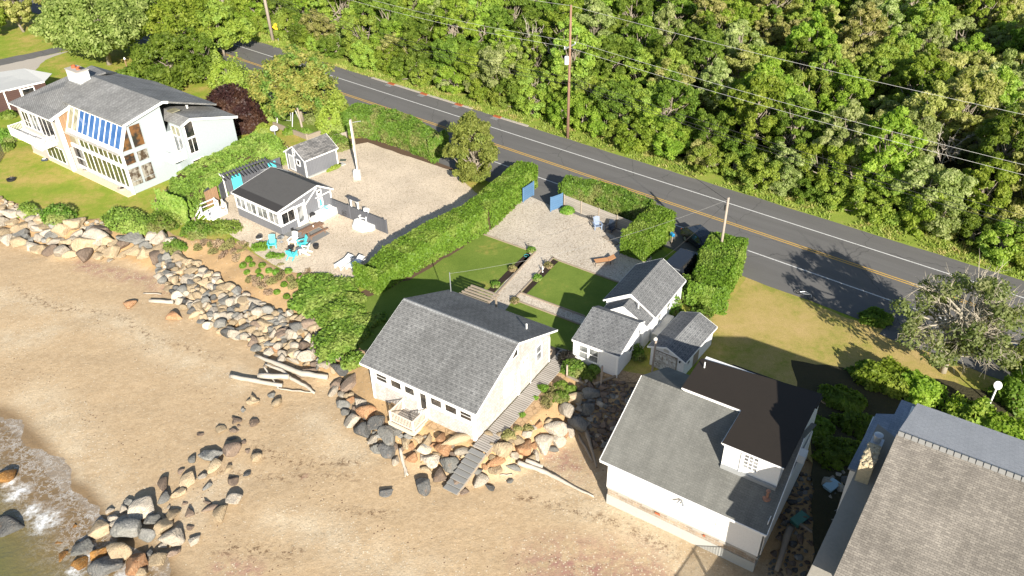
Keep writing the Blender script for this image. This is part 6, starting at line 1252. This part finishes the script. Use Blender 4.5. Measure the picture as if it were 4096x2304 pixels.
# posts round the rubble yard
for x, y, z1, lb, L in ((1510, 980, 0, 'tall pale post standing in the rubble beside the white house', 2.3), (1640, 935, 0, 'post topped with a lamp behind the white house ridge', 3.0)):
    p = P(x, y, -.6 if L < 2.5 else 0); p[:2] = p[:2]; T = thing('post', lb, 'post', p); MB().bar((0, 0, -.3), (.05, 0, L), .13).build('shaft', pole_m, T)
    if L > 2.5: MB().lathe((0, 0, L), [(.06, 0), (.16, .1), (.14, .22), (.03, .3)], 8).build('lamp', offwhite, T)
for (x0, y0), (x1, y1), lb in (((240, 1280), (480, 1390), 'timber rail across the stones below the small cottage'), ((640, 1400), (980, 1270), 'timber rail leading to the small cottage corner')):
    f_ = lambda x, y: PF(2200+x/3.623, 1150+y/3.623, .1); o = MB().bar(f_(x0, y0), f_(x1, y1), .12, .14).build('timber_rail', woodt); tag(o, lb, 'rail')
p = PF(2200+245/3.623, 1150+1290/3.623); T = thing('post', 'short grey post between the boardwalk and the stones', 'post', p); MB().bar((0, 0, -.2), (0, 0, 1.1), .12).build('shaft', pole_m, T)
# ================================================================ driftwood
def log(lb, pts, r_, mat=drift, n='driftwood_log'):
    q = []
    for i, (x, y, up) in enumerate(pts): p = PT(x, y); q.append(p+[0, 0, up])
    rr = np.linspace(r_, r_*.6, len(q)) if not hasattr(r_, '__len__') else r_
    rr = [x_*.78 for x_ in rr]; tot = []; rad = []
    for i in range(len(q)-1):
        for t_ in np.linspace(0, 1, 5)[:-1]: tot.append(q[i]*(1-t_)+q[i+1]*t_+rng.normal(0, .02, 3)); rad.append((rr[i]*(1-t_)+rr[i+1]*t_)*rng.uniform(.88, 1.12))
    tot.append(q[-1]); rad.append(rr[-1]); o = MB().tube(tot, rad, 9).build(n, mat, smooth=True); return tag(o, lb, 'driftwood')
W2 = lambda x, y: ((900+x/2.415)/K, (1150+y/2.415)/K)
log('longest bleached driftwood trunk of the pile in the cove', [(*W2(300, 700), .5), (*W2(520, 790), .55), (*W2(760, 880), .5), (*W2(1000, 900), .35)], [.12, .24, .30, .26])
log('straight driftwood trunk lowest in the pile on the sand', [(*W2(55, 880), .3), (*W2(300, 930), .3), (*W2(560, 975), .3)], [.22, .24, .2])
log('forked driftwood branch reaching down the beach', [(*W2(395, 790), .55), (*W2(560, 850), .5), (*W2(650, 920), .4), (*W2(780, 975), .3), (*W2(870, 1040), .2)], [.1, .17, .18, .17, .12])
log('thick sawn driftwood log in the middle of the pile', [(*W2(330, 900), .55), (*W2(630, 920), .6)], [.28, .26])
log('thin driftwood pole at the bottom of the pile', [(*W2(500, 985), .12), (*W2(700, 1015), .12), (*W2(840, 1025), .1)], .08)
log('small driftwood limb leaning in the pile', [(*W2(390, 830), .8), (*W2(450, 900), .5), (*W2(520, 990), .2)], .09)
W3 = lambda x, y: ((1300+x/2.342)/K, (1500+y/2.342)/K)
log('forked white driftwood below the boulders left of the steps', [(*W3(712, 755), .7), (*W3(740, 870), .35), (*W3(780, 950), .1)], [.16, .14, .1])
log('white driftwood stub forking towards the sand left of the steps', [(*W3(745, 870), .3), (*W3(752, 965), .1)], .07)
log('long curving driftwood trunk sweeping right across the sand', [(*W3(1800, 860), .45), (*W3(1960, 910), .4), (*W3(2120, 960), .25), (*W3(2300, 1050), .15), (*W3(2520, 1150), .1)], [.22, .22, .2, .13, .08])
log('shorter white driftwood beside the long curving trunk', [(*W3(1880, 850), .6), (*W3(2040, 900), .4)], [.2, .18])
log('thin driftwood stick under the tan boulders', [(*W3(1640, 945), .1), (*W3(1760, 940), .12)], .06)
W1 = lambda x, y: ((0+x/2.415)/K, (700+y/2.415)/K)
log('white driftwood log below the tumbled rock slope', [(*W1(1450, 1235), .2), (*W1(1680, 1245), .2)], [.2, .24])
log('thin pale driftwood stick near the upper beach log', [(*W1(1385, 1150), .1), (*W1(1560, 1162), .12)], .08)
log('old rotten timber lying in the rubble left of the white house', [(1470, 1075, .2), (1500, 1180, .2)], .2, woodt)
log('grey timber baulk in the rubble against the white house', [(1455, 1100, .2), (1490, 1165, .2)], .16, woodt)
log('dark plank lying across the rubble', [(1500, 1100, .25), (1530, 1130, .25)], .14, woodt)
log('large timber baulk in the shaded gap beside the white house', [(1985, 1340, .5), (1950, 1449, .5)], .3, woodt)
log('timber beam propped in the shaded gap', [(2010, 1330, .4), (2120, 1400, .4)], .14, woodt)
# ================================================================ bungalow stairs and rail
sx_ = lambda x, y, z=0: PF(700+x/2.273, 640+y/2.273, z)
SB = thing('white_stairs', 'white painted stair landing with railings left of the grey bungalow', 'stairs', (0, 0, 0))
pts = [sx_(215, 470, .1), sx_(360, 400, .1), sx_(400, 450, .1), sx_(480, 470, .1), sx_(300, 540, .1)]
MB().slab([sx_(240, 480, .15), sx_(370, 410, .15), sx_(480, 475, .15), sx_(340, 545, .15)], .12).build('landing', white, SB)
def rl(q, h=.85): 
    mb = MB(); q = [np.array(a) for a in q]
    for a, b_ in zip(q[:-1], q[1:]): mb.bar(a+[0, 0, h], b_+[0, 0, h], .12, .07); mb.bar(a+[0, 0, h*.45], b_+[0, 0, h*.45], .08, .06)
    for a in q: mb.bar(a, a+[0, 0, h+.08], .13)
    mb.build('railing', white, SB)
rl([sx_(215, 480, .1), sx_(370, 415, .1), sx_(400, 440, .1)]); rl([sx_(315, 545, .1), sx_(475, 470, .1), sx_(440, 430, .1)]); rl([sx_(190, 600, -.9), sx_(250, 500, 0.1)]); rl([sx_(230, 600, -.9), sx_(300, 540, .1)])
for k in range(5): q0, q1 = sx_(245, 490, 0)-[0, 0, .15+.2*k], sx_(310, 525, 0)-[0, 0, .15+.2*k]; dd = np.array([-.28, -.2, 0])*k; MB().slab([q0+dd, q1+dd, q1+dd+[-.26, -.2, 0], q0+dd+[-.26, -.2, 0]], .05).build('tread', white, SB)
HR = thing('handrail', 'weathered timber handrail descending the bank from the white stairs', 'handrail', (0, 0, 0))
a, b_ = sx_(190, 570, -.2), PF(600+140/1.811, 350+1100/1.811, -1.35)
MB().bar(a+[0, 0, .6], b_+[0, 0, .9], .12, .06).build('top_rail', woodt, HR); MB().bar(a+[0, 0, .2], b_+[0, 0, .5], .1, .05).build('lower_rail', woodt, HR)
for t_ in (0, .5, 1): q = a*(1-t_)+b_*t_; MB().bar(q-[0, 0, .4], q+[0, 0, .65+.3*t_], .12).build('post', woodt, HR)
# ================================================================ furniture
def adirondack(lb, x, y, yaw, mat, z=0, grp=None):
    p = P(*EZ2(x, y), z) if not hasattr(x, '__len__') else x
    T = thing('adirondack_chair', lb, 'chair', p, yaw, grp)
    MB().slab([(-.28, -.35, .38), (.28, -.35, .38), (.28, .25, .26), (-.28, .25, .26)], .04).build('seat', mat, T)
    mb = MB()
    for k in range(5):
        x0 = -.26+k*.11; hh = 1.0+.08*math.sin((k+.5)/5*3.14); mb.slab([(x0, .22, .26), (x0+.095, .22, .26), (x0+.095+(k-2)*.02, .55, hh), (x0+(k-2)*.02, .55, hh)], .03)
    mb.build('backrest', mat, T)
    for s_ in (-1, 1):
        MB().slab([(s_*.38-.08, -.42, .58), (s_*.38+.08, -.42, .58), (s_*.36+.06, .36, .56), (s_*.36-.06, .36, .56)], .035).build('arm', mat, T)
        MB().bar((s_*.34, -.34, 0), (s_*.34, -.34, .56), .05, .09).build('leg', mat, T); MB().bar((s_*.3, -.36, .34), (s_*.3, .62, .0), .05, .12).build('leg', mat, T)
    return T
adirondack('turquoise slatted chair on the left of the seating circle', 308, 320, R(10), turq)
adirondack('turquoise slatted chair right of the tall white chair', 585, 315, R(-60), turq)
adirondack('turquoise slatted chair facing away below the fire pit', 490, 420, R(165), turq)
adirondack('tall white slatted chair beside the small round table', 505, 290, R(-15), trimw)
adirondack('white slatted chair toppled sideways behind the round table', 610, 380, R(-100), trimw)
pc = PF(600+1565/1.811, 350+1000/1.811)
PL = thing('white_platform', 'low white faceted platform by the dark fence', 'platform', (pc[0], pc[1], 0)); MB().lathe((0, 0, 0), [(1.35, 0), (1.35, .42), (1.25, .45)], 7).build('slab', white, PL)
MB().lathe((.7, -.35, .45), [(.12, 0), (.12, .04)], 10).build('drain_cap', black, PL)
adirondack('white slatted chair standing on the white faceted platform', np.array([pc[0]-.1, pc[1]+.35, .45]), None, R(-20), trimw)
hx = PF(600+1255/1.811, 350+935/1.811); HT = thing('white_tub', 'large white oblong tub cover against the bungalow wall', 'tub', (hx[0], hx[1], 0), R(52)); MB().box((-1.4, -.75, 0), (1.4, .75, .7)).build('shell', white, HT, bevel=.08)
mb = MB(); mb.tube([(.5+.5*math.cos(a)*(1-.02*i), .1+.33*math.sin(a), .74+.01*(i % 5)) for i, a in enumerate(np.linspace(0, 18, 60))], .02, 5).build('coiled_hose', turq); o = bpy.context.scene.objects['coiled_hose']; o.location = (hx[0], hx[1], 0); o.rotation_euler = (0, 0, R(52)); tag(o, 'turquoise garden hose coiled on the white tub cover', 'hose')
hb = PF(600+1430/1.811, 350+935/1.811); o = MB().tube([(hb[0]+.45*math.cos(a), hb[1]+.2*math.sin(a), .35+.3*math.sin(a*1.0+1)+.01*i) for i, a in enumerate(np.linspace(0, 19, 60))], .025, 5).build('black_hose', black); tag(o, 'black hose coiled against the dark fence beside the arbour', 'hose')
pt = P(*EZ2(690, 200)); PTb = thing('picnic_table', 'weathered wooden picnic table with benches on the grey mat', 'table', (pt[0], pt[1], 0), R(50))
wdp = boards('picnic_wood', (.28, .17, .11), (.22, .135, .09), (.06, .04, .03), .14, .12, 1, .8)
MB().box((-1.15, -.38, .7), (1.15, .38, .75)).build('table_top', wdp, PTb)
for s_ in (-1, 1):
    MB().box((-1.15, s_*.85-.13, .42), (1.15, s_*.85+.13, .46)).build('bench', wdp, PTb)
    for q in (-1, 1): MB().bar((q*.85, s_*.3, .7), (q*.85, s_*.75, 0), .05, .1).build('leg', wdp, PTb)
for q in (-1, 1): MB().bar((q*.85, -.95, .39), (q*.85, .95, .39), .05, .09).build('crossbar', wdp, PTb)
MB().lathe((0.1, .0, .75), [(.05, 0), (.05, .16), (.02, .18)], 8).build('jar', trimw, PTb)
mt_ = sheet('patio_mat', D(EZ2(400, 205), EZ2(640, 95), EZ2(700, 120), EZ2(845, 195), EZ2(650, 305), EZ2(600, 290)), .006, plain('grey_mat', (.21, .21, .20), (.17, .17, .165), 2, .9))
for k in mt_.keys(): pass
def lathe_thing(nm, lb, cat, x, y, parts, grp=None, z=0):
    p = P(*EZ2(x, y), z) if not hasattr(x, '__len__') else x; T = thing(nm, lb, cat, p, 0, grp)
    for n_, prof, mt in parts: MB().lathe((0, 0, 0), prof, 14).build(n_, mt, T)
    return T
lathe_thing('kettle_grill', 'black kettle grill on a white base at the bank edge', 'grill', 188, 285, (('bowl', [(.1, .35), (.28, .5), (.3, .62)], white), ('lid', [(.3, .62), (.27, .76), (.12, .86), (.03, .88)], black), ('stand', [(.2, 0), (.2, .03), (.04, .05), (.04, .36)], black)))
lathe_thing('kettle_grill', 'black round grill beside the bungalow door', 'grill', 688, 75, (('bowl', [(.1, .25), (.3, .45), (.33, .62)], black), ('lid', [(.33, .62), (.3, .78), (.14, .9), (.03, .92)], black), ('stand', [(.22, 0), (.22, .04), (.05, .06), (.05, .26)], metal)))
lathe_thing('plant_pot', 'black round planter alone on the gravel right of the chairs', 'planter', 714, 335, (('pot', [(.2, 0), (.28, .2), (.3, .38), (.26, .4)], black),))
lathe_thing('fire_bowl', 'dark fire bowl in the middle of the seating circle', 'fire bowl', 482, 345, (('bowl', [(.1, .1), (.32, .28), (.34, .32), (.28, .3), (.06, .16)], black), ('stand', [(.22, 0), (.18, .02), (.1, .12)], black)))
lathe_thing('pot', 'black pot beside the bungalow corner on the mat', 'pot', 488, 165, (('pot', [(.14, 0), (.17, .24), (.15, .26)], black),))
def rtable(lb, x, y, z=0): return lathe_thing('round_table', lb, 'table', x, y, (('top', [(.33, .5), (.35, .52), (.33, .54)], ggrey), ('leg', [(.2, 0), (.03, .04), (.03, .5)], metal)))
rtable('small round glass table between turquoise and white chairs', 388, 275); rtable('small round glass table right of the fire bowl', 560, 385)
o = rock_at((960+400/2.34), (850+350/2.34), 125/2.34*1.0, 95/2.34, 'pale', 'flat white boulder used as a table among the turquoise chairs'); o.material_slots[0].material = white
o = rock_at((960+412/2.34), (850+432/2.34), 18, 14, 'pale', 'small white stone at the edge of the seating terrace'); o.material_slots[0].material = white
def sunbed(lb, x, y, yaw, padm):
    p = P(*EZ2(x, y)); T = thing('slatted_lounger', lb, 'lounger', p, yaw)
    for s_ in (-1, 1): MB().bar((s_*.36, -.95, .36), (s_*.36, .95, .36), .05, .1).build('rail', trimw, T)
    MB().slab([(-.33, -.9, .42), (.33, -.9, .42), (.33, .3, .42), (-.33, .3, .42)], .04).build('slats', padm, T)
    MB().slab([(-.33, .3, .42), (.33, .3, .42), (.33, .92, .66), (-.33, .92, .66)], .04).build('backrest', trimw, T)
    for s_ in (-1, 1):
        for q in (-.85, .85): MB().bar((s_*.36, q, 0), (s_*.36, q, .36), .07).build('leg', trimw, T)
    mb = MB()
    for s_ in (-1, 1): mb.bar((s_*.36, -.85, 0), (s_*.36, 0, .32), .05, .03).bar((s_*.36, .85, 0), (s_*.36, 0, .32), .05, .03)
    mb.build('brace', trimw, T)
sunbed('white slatted lounger on the left of the pair by the hedge', 980, 490, R(-35), trimw); sunbed('white slatted lounger with pale blue towel by the hedge', 1085, 500, R(-35), plain('towel_blue', (.55, .68, .70), (.62, .7, .7), 3, .9))
L3 = lambda x, y: ((2300+x/2.408)/K, (780+y/2.408)/K)
p = P(*L3(280, 655)); SL = thing('sun_lounger', 'tan canvas sun lounger at the edge of the hedge shadow', 'lounger', p, R(-78))
MB().slab([(-.32, -.9, .36), (.32, -.9, .36), (.32, .35, .36), (-.32, .35, .36)], .03).build('canvas', tanc, SL); MB().slab([(-.32, .37, .36), (.32, .37, .36), (.32, 1.0, .62), (-.32, 1.0, .62)], .03).build('backrest', tanc, SL)
for s_ in (-1, 1):
    MB().bar((s_*.35, -1.0, .34), (s_*.35, .4, .34), .04).build('rail', black, SL)
    for q in (-.95, .5): MB().bar((s_*.35, q, 0), (s_*.35, q, .34), .04).build('leg', black, SL)
adirondack('blue grey slatted chair in the sun by the board fence', np.array([*P(*L3(215, 320))[:2], 0]), None, R(10), plain('bluegrey_paint', (.22, .28, .38), (.18, .23, .32), 3, .6)); adirondack('dark slatted chair in the shade of the board fence', np.array([*P(*L3(335, 350))[:2], 0]), None, R(-30), navy)
for i, (x, y, lb) in enumerate(((345, 440, 'long plank lying in the shade beside the driveway hedge'), (415, 390, 'wide board lying in the shade beside the driveway hedge'))):
    p = P(*L3(x, y)); o = MB().box((-.25-.15*i, -.9, 0), (.25+.15*i, .9, .08)).build('plank', woodt); o.location = tuple(p+[0, 0, .01]); o.rotation_euler = (0, 0, R(35)); tag(o, lb, 'plank')
# statues and pots in the beds
fig = plain('bronze_dark', (.05, .045, .04), (.1, .09, .07), 5, .5)
for x, y, lb, mt in ((440, 815, 'dark bird figurine at the top of the left bed', fig), (580, 950, 'dark heron figurine in the right bed', fig), (560, 1010, 'white bird figurine on the edge of the right bed', white)):
    p = P(*C5(x, y)); T = thing('bird_figurine', lb, 'figurine', p); MB().lathe((0, 0, 0), [(.12, 0), (.12, .05), (.03, .08), (.03, .35), (.11, .45), (.13, .55), (.05, .66), (.04, .8), (.07, .86), (.02, .93)], 9).build('body', mt, T, smooth=True); MB().bar((.03, 0, .85), (.2, 0, .82), .03).build('beak', mt, T); T.scale = (.65, .65, .65)
p = P(*C5(425, 880)); o = MB().tube([(p[0]+.22*math.cos(a), p[1]+.22*math.sin(a), .05+.002*i) for i, a in enumerate(np.linspace(0, 5, 20))], .012, 5).build('garden_hose', turq); tag(o, 'pale blue hose loop in the left flower bed', 'hose')
# swing set, lamp, posts behind the shed
DZ = lambda x, y, z=0: PF(1000+x/4.14, 450+y/4.14, z)
p = DZ(640, 175); SW = thing('swing_frame', 'white metal swing frame in the raised garden behind the grey shed', 'swing frame', p, R(-20))
for s_ in (-1.1, 1.1):
    MB().tube([(s_, -.9, 0), (s_, -.35, 1.6), (s_, 0, 1.9), (s_, .35, 1.6), (s_, .9, 0)], .06, 7).build('frame', white, SW, smooth=True)
MB().tube([(-1.1, 0, 1.9), (1.1, 0, 1.9)], .05, 7).build('top_bar', white, SW); MB().tube([(-.3, 0, 1.85), (-.3, -.3, .5), (.6, -.3, .5), (.6, 0, 1.85)], .025, 5).build('swing', white, SW)
p = DZ(860, 240); T = thing('post', 'pale leaning post in front of the orange tinged tree', 'post', p); MB().tube([(0, 0, 0), (-.25, .1, 3.6)], .13, 8).build('shaft', pole_m, T)
p = DZ(455, 170); T = thing('post', 'thin white post at the corner of the timber wall', 'post', p); MB().bar((0, 0, 0), (-.05, 0, 2.2), .07).build('shaft', white, T)
p = DZ(430, 430); T = thing('garden_lamp', 'white mushroom shaped lamp on the small lawn above the evergreen hedge', 'lamp', p); MB().bar((0, 0, 0), (0, 0, 1.2), .12).build('post', metal, T); MB().lathe((0, 0, 1.15), [(.5, 0), (.52, .1), (.4, .35), (.15, .5), (.02, .52)], 14).build('shade', white, T, smooth=True)
p = DZ(1160, 265); T = thing('toy_truck', 'small orange toy lying in the raised garden bed', 'toy', p, R(-40)); MB().box((-.35, -.2, .12), (.35, .2, .3)).build('body', plain('orange_plastic', (.75, .16, .05), None, 3, .5), T, bevel=.04); MB().box((.05, -.18, .3), (.3, .18, .5)).build('cab', plain('orange_plastic2', (.7, .2, .08), None, 3, .5), T, bevel=.04)
p = DZ(1540, 790); o = MB().box((-.35, -.25, 0), (.35, .25, .04)).build('access_cover', plain('cover_dark', (.08, .1, .08), None, 3, .8)); o.location = tuple(p); tag(o, 'small dark access cover in the gravel beside the grey shed', 'cover')
dome('weed_clump', 'yellow green weed clump at the plinth of the grey shed', DZ(1390, 935), 1.0, .3, .35, 700, .1, L_cedar, R(50), seed=401)
T = thing('wall_post', 'small white pipe post above the house roof ridge against the bushes', 'post', P(330, 205)); MB().bar((0, 0, 0), (0, 0, 3.2), .12).build('shaft', woodb, T); MB().lathe((0, 0, 3.2), [(.12, 0), (.16, .1), (.05, .3)], 8).build('cap', white, T)
# left lawn bits
def kayak(lb, p, yaw, mat):
    T = thing('kayak', lb, 'kayak', p, yaw); mb = MB(); n = 12; rings = []
    for i in range(n+1):
        t_ = i/n*2-1; w_ = .36*(1-abs(t_)**2.4)+.01; x = t_*1.6; zz = .08+.1*abs(t_)**3
        b0 = len(mb.v); mb.v += [(x, -w_, zz+.16), (x, -w_*.7, zz), (x, w_*.7, zz), (x, w_, zz+.16), (x, w_*.4, zz+.26), (x, -w_*.4, zz+.26)]; rings.append(b0)
    for a, b_ in zip(rings[:-1], rings[1:]):
        for k in range(6): mb.f.append([a+k, a+(k+1) % 6, b_+(k+1) % 6, b_+k])
    mb.build('hull', mat, T, smooth=True); MB().lathe((0, 0, .33), [(.22, 0), (.24, .04), (.2, .05)], 12).build('cockpit', black, T); return T
kayak('yellow green kayak lying under the balcony on the left lawn', P(58, 353), R(-2), yellowk); kayak('second pale yellow kayak beside the first under the balcony', P(72, 346)+[0, .3, 0], R(6), yellowk)
p = PF(95/2.07, 200+1078/2.07); T = thing('fire_ring', 'dark iron fire ring on the left lawn', 'fire ring', p); MB().lathe((0, 0, 0), [(.45, 0), (.48, .2), (.42, .2), (.38, .05)], 14).build('bowl', black, T); 
for a in (0, 2.1, 4.2): MB().bar((.3*math.cos(a), .3*math.sin(a), .2), (.45*math.cos(a), .45*math.sin(a), .42), .04).build('handle', black, T)
for x, y, lb in ((1700/4.83, 400+1380/4.83, 'round pale planter under the sloping glass'), (400+495/5.367, 520+1290/5.367, 'half barrel planter at the glass house corner')):
    p = PF(x, y); T = thing('planter', lb, 'planter', p); MB().lathe((0, 0, 0), [(.42, 0), (.5, .35), (.44, .36), (.42, .28)], 14).build('tub', plain('planter_stone', (.4, .36, .3), None, 4, .9) if 'planter_stone' not in MATS else MATS['planter_stone'], T); MB().lathe((0, 0, .25), [(.42, 0), (.1, .06)], 12).build('soil', mulch, T)
p = PF(870/4.83, 400+1170/4.83); T = thing('bag', 'small blue and white bag lying on the lawn by the left wing', 'bag', p, R(10)); MB().box((-.35, -.22, 0), (.35, .22, .22)).build('body', navy, T, bevel=.08); MB().box((-.2, -.12, .22), (.15, .14, .3)).build('cloth', white, T, bevel=.04)
p = PT((770/2.415)/K, (700+470/2.415)/K); T = thing('bucket', 'white bucket among the stones at the left lawn edge', 'bucket', p); MB().lathe((0, 0, 0), [(.2, 0), (.26, .45), (.23, .45), (.2, .1)], 12).build('pail', white, T); MB().tube([(-.25, 0, .45), (0, 0, .7), (.25, 0, .45)], .02, 5).build('handle', black, T)
# mailbox
p = P(1685, 605)+[0, 0, 0]; T = thing('mailbox', 'bright blue mailbox on a post beside the rounded driveway hedge', 'mailbox', P(1678, 612)+[.4, -.1, 0], R(20)); MB().bar((0, 0, 0), (0, 0, 1.1), .12).build('post', woodt, T); mb = MB(); mb.box((-.2, -.3, 1.1), (.2, .3, 1.3)).tube([(0, -.3, 1.3), (0, .3, 1.3)], .2, 12); mb.build('box', plain('mailbox_blue', (.03, .25, .5), None, 3, .4), T); T.scale = (.7, .7, .8)
# ================================================================ cars
def car(lb, p, yaw, L, Wd, H, box_, mat, glassm, name='parked_car', cat='car'):
    T = thing(name, lb, cat, p, yaw); hw = Wd/2
    if box_: prof = [(-L/2, .35), (-L/2, .95), (-L/2+.08, H-.25), (-L/2+.2, H), (L*.16, H), (L*.27, 1.12), (L/2-.1, 1.0), (L/2, .8), (L/2, .35)]
    else: prof = [(-L/2, .35), (-L/2-.02, .85), (-L/2+.25, 1.15), (-L/2+.75, H-.06), (-L*.1, H), (L*.1, H-.06), (L*.25, 1.05), (L/2-.15, .9), (L/2, .7), (L/2, .35)]
    mb = MB(); secs = []
    for y, ins, dz in ((-hw, 0, 0), (-hw*.97, 1, 0), (hw*.97, 1, 0), (hw, 0, 0)):
        b0 = len(mb.v); secs.append(b0)
        for x, z in prof:
            if ins == 0: z2 = min(z, .95); mb.v.append((x, y, z2))
            else: mb.v.append((x, y*(1-.2*max(0, z-.95)/(H-.95+1e-6)), z))
    n = len(prof)
    for a, b_ in zip(secs[:-1], secs[1:]):
        for k in range(n): mb.f.append([a+k, a+(k+1) % n, b_+(k+1) % n, b_+k])
    mb.f.append([secs[0]+k for k in range(n)][::-1]); mb.f.append([secs[-1]+k for k in range(n)]); bd = mb.build('body', mat, T, bevel=.03)
    def side(y, pts, nm='side_window'):
        MB().slab([(x, y*(1-.2*max(0, z-.95)/(H-.95)), z) for x, z in pts], .015).build(nm, glassm, T)
    for s_ in (-1, 1):
        pr2 = [(-L/2+.6, 1.02), (L*.17, 1.02), (L*.1, H-.14), (-L/2+.75, H-.12)]; o = MB(); yy = s_*(hw*.97+.012)
        o.poly([(x, yy*(1-.2*max(0, z-.95)/(H-.95)), z) for x, z in (pr2 if s_ < 0 else pr2[::-1])]); o.build('side_window', glassm, T)
    if box_:
        o = MB(); o.poly([(-L/2-.0, hw*.78, 1.02), (-L/2-.0, -hw*.78, 1.02), (-L/2+.07, -hw*.7, H-.3), (-L/2+.07, hw*.7, H-.3)]); q = o.build('rear_window', glassm, T); q.location = (-.02, 0, 0)
        MB().bar((-L/2+.06, -hw*.85, H-.12), (-L/2+.06, hw*.85, H-.12), .05).build('rear_trim', metal, T)
    else: MB().slab([(-L/2+.27, -hw*.75, 1.2), (-L/2+.27, hw*.75, 1.2), (-L/2+.74, hw*.68, H-.06), (-L/2+.74, -hw*.68, H-.06)], -.02).build('rear_window', glassm, T)
    a = (L*.25-.03, 1.08) if not box_ else (L*.265, 1.16); c_ = (L*.11, H-.05) if not box_ else (L*.165, H-.03)
    MB().slab([(a[0]+.03, -hw*.8, a[1]+.02), (a[0]+.03, hw*.8, a[1]+.02), (c_[0]+.03, hw*.72, c_[1]+.01), (c_[0]+.03, -hw*.72, c_[1]+.01)], .02).build('windscreen', glassm, T)
    for x in (-L*.31, L*.32):
        for s_ in (-1, 1):
            w = MB(); w.tube([(x, s_*(hw-.2), .34), (x, s_*(hw+.02), .34)], .34, 18).build('wheel', black, T); 
            MB().tube([(x, s_*(hw+.021), .34), (x, s_*(hw+.03), .34)], .19, 12).build('rim', metal, T)
    for s_ in (-1, 1):
        MB().box((L/2-.02, s_*hw*.72-.15, .68), (L/2+.02, s_*hw*.72+.15, .84)).build('headlight', ggrey, T); MB().box((-L/2-.02, s_*hw*.85-.1, .75), (-L/2+.02, s_*hw*.85+.1, 1.0)).build('tail_light', brickred, T); MB().box((L*.2, s_*(hw+.02)-.05, .98), (L*.24+.06, s_*(hw+.18), 1.12)).build('mirror', mat, T)
    return T
car('dark blue hatchback parked in the hedge shadow by the road', P(1755, 612)+[.2, -.6, 0], R(-68), 4.5, 1.85, 1.5, False, carpaint, gdark)
car('dark boxy vehicle parked beside the long cottage gable', P(1708, 672)+[.1, -.9, 0], R(52), 4.9, 1.95, 1.95, True, carpaint, gdark, 'parked_van', 'van')
# bicycle in the grass shade
p = P(3000/K+(375/1.704)/K, 950/K+(400/1.704)/K); BK = thing('bicycle', 'black bicycle lying in the grass at the road edge in tree shade', 'bicycle', p+[0, 0, .12], R(-50))
for s_ in (-.55, .55):
    w = MB(); w.tube([(s_+.33*math.cos(a), .33*math.sin(a), .04) for a in np.linspace(0, 2*math.pi, 25)], .03, 6, cap=False).build('wheel', black, BK)
MB().tube([(-.55, 0, .06), (-.15, -.02, .06), (.4, .3, .08), (-.25, .36, .08), (-.15, -.02, .06)], .025, 6).tube([(.4, .3, .08), (.55, 0, .06)], .025, 6).tube([(-.25, .36, .08), (-.55, 0, .06)], .02, 6).build('frame', metal, BK)
MB().tube([(.36, .42, .1), (.4, .3, .08)], .02, 5).tube([(.3, .42, .3), (.36, .42, .1), (.42, .42, -.05)], .02, 5).build('handlebar', black, BK); MB().box((-.38, .38, .04), (-.16, .5, .12)).build('saddle', black, BK, bevel=.03)
# satellite dish, planters by the big house
p = P(2490, 1015); T = thing('satellite_dish', 'white round satellite dish on a mast among the bright bushes', 'satellite dish', p); MB().bar((0, 0, 0), (0, 0, 1.6), .1).build('mast', white, T)
mb = MB(); mb.lathe((0, 0, 0), [(.02, .12), (.25, .08), (.5, -.02), (.52, -.03), (.25, .04), (.02, .08)][::-1], 16); d_ = mb.build('dish', white, T, smooth=True); d_.scale = (.6, .6, .6); d_.location = (0, -.05, 1.75); d_.rotation_euler = (R(55), 0, 0)
# shaded yard bits
for x, y, nm, lb, mt, sz in ((2090, 1228, 'plastic_tub', 'pale blue plastic tub among the rubble in the shaded gap', plain('tub_blue', (.35, .5, .58), None, 3, .5), (.5, .3, .3)), (2010, 1312, 'green_cooler', 'green box lying in the shaded gap between the big houses', plain('cooler_green', (.08, .22, .17), None, 3, .5), (.55, .3, .3))):
    p = PT(x, y); T = thing(nm, lb, 'container', p, R(35)); a, b2, c2 = sz; MB().box((-a, -b2, 0), (a, b2, c2)).build('body', mt, T, bevel=.05); MB().box((-a-.03, -b2-.03, c2), (a+.03, b2+.03, c2+.06)).build('lid', mt, T)
p = P(*BZ(955, 360)); T = thing('dark_mat', 'dark doormat at the back corner of the shingled cottage', 'mat', p+[0, 0, .1], R(-33)); MB().box((-.55, -.7, 0), (.6, .7, .02)).build('mat', plain('mat_dark', (.05, .045, .04), None, 3, .9), T)
lathe_thing('basket', 'round basket on the boardwalk landing behind the shingled cottage', 'basket', np.array([*P(*BZ(950, 385))[:2], .12]), None, (('basket', [(.22, 0), (.3, .3), (.26, .3), (.2, .1)], plain('basket_tan', (.35, .27, .2), None, 3, .8)),))
dome('dark_bush', 'dark leafless bush at the corner of the boardwalk landing', P(*BZ(1200, 470)), .8, .7, .9, 1100, .1, leafmat('leaf_dark_dead', (.05, .045, .04), (.03, .028, .025)), seed=410)
# ================================================================ write-up
for o in COL.objects:
    if o.parent is None and o.type in ('MESH', 'EMPTY') and o.get('label') and not o.get('kind'): o['kind'] = 'thing'
bpy.context.view_layer.update()
print('objects', len(bpy.data.objects))
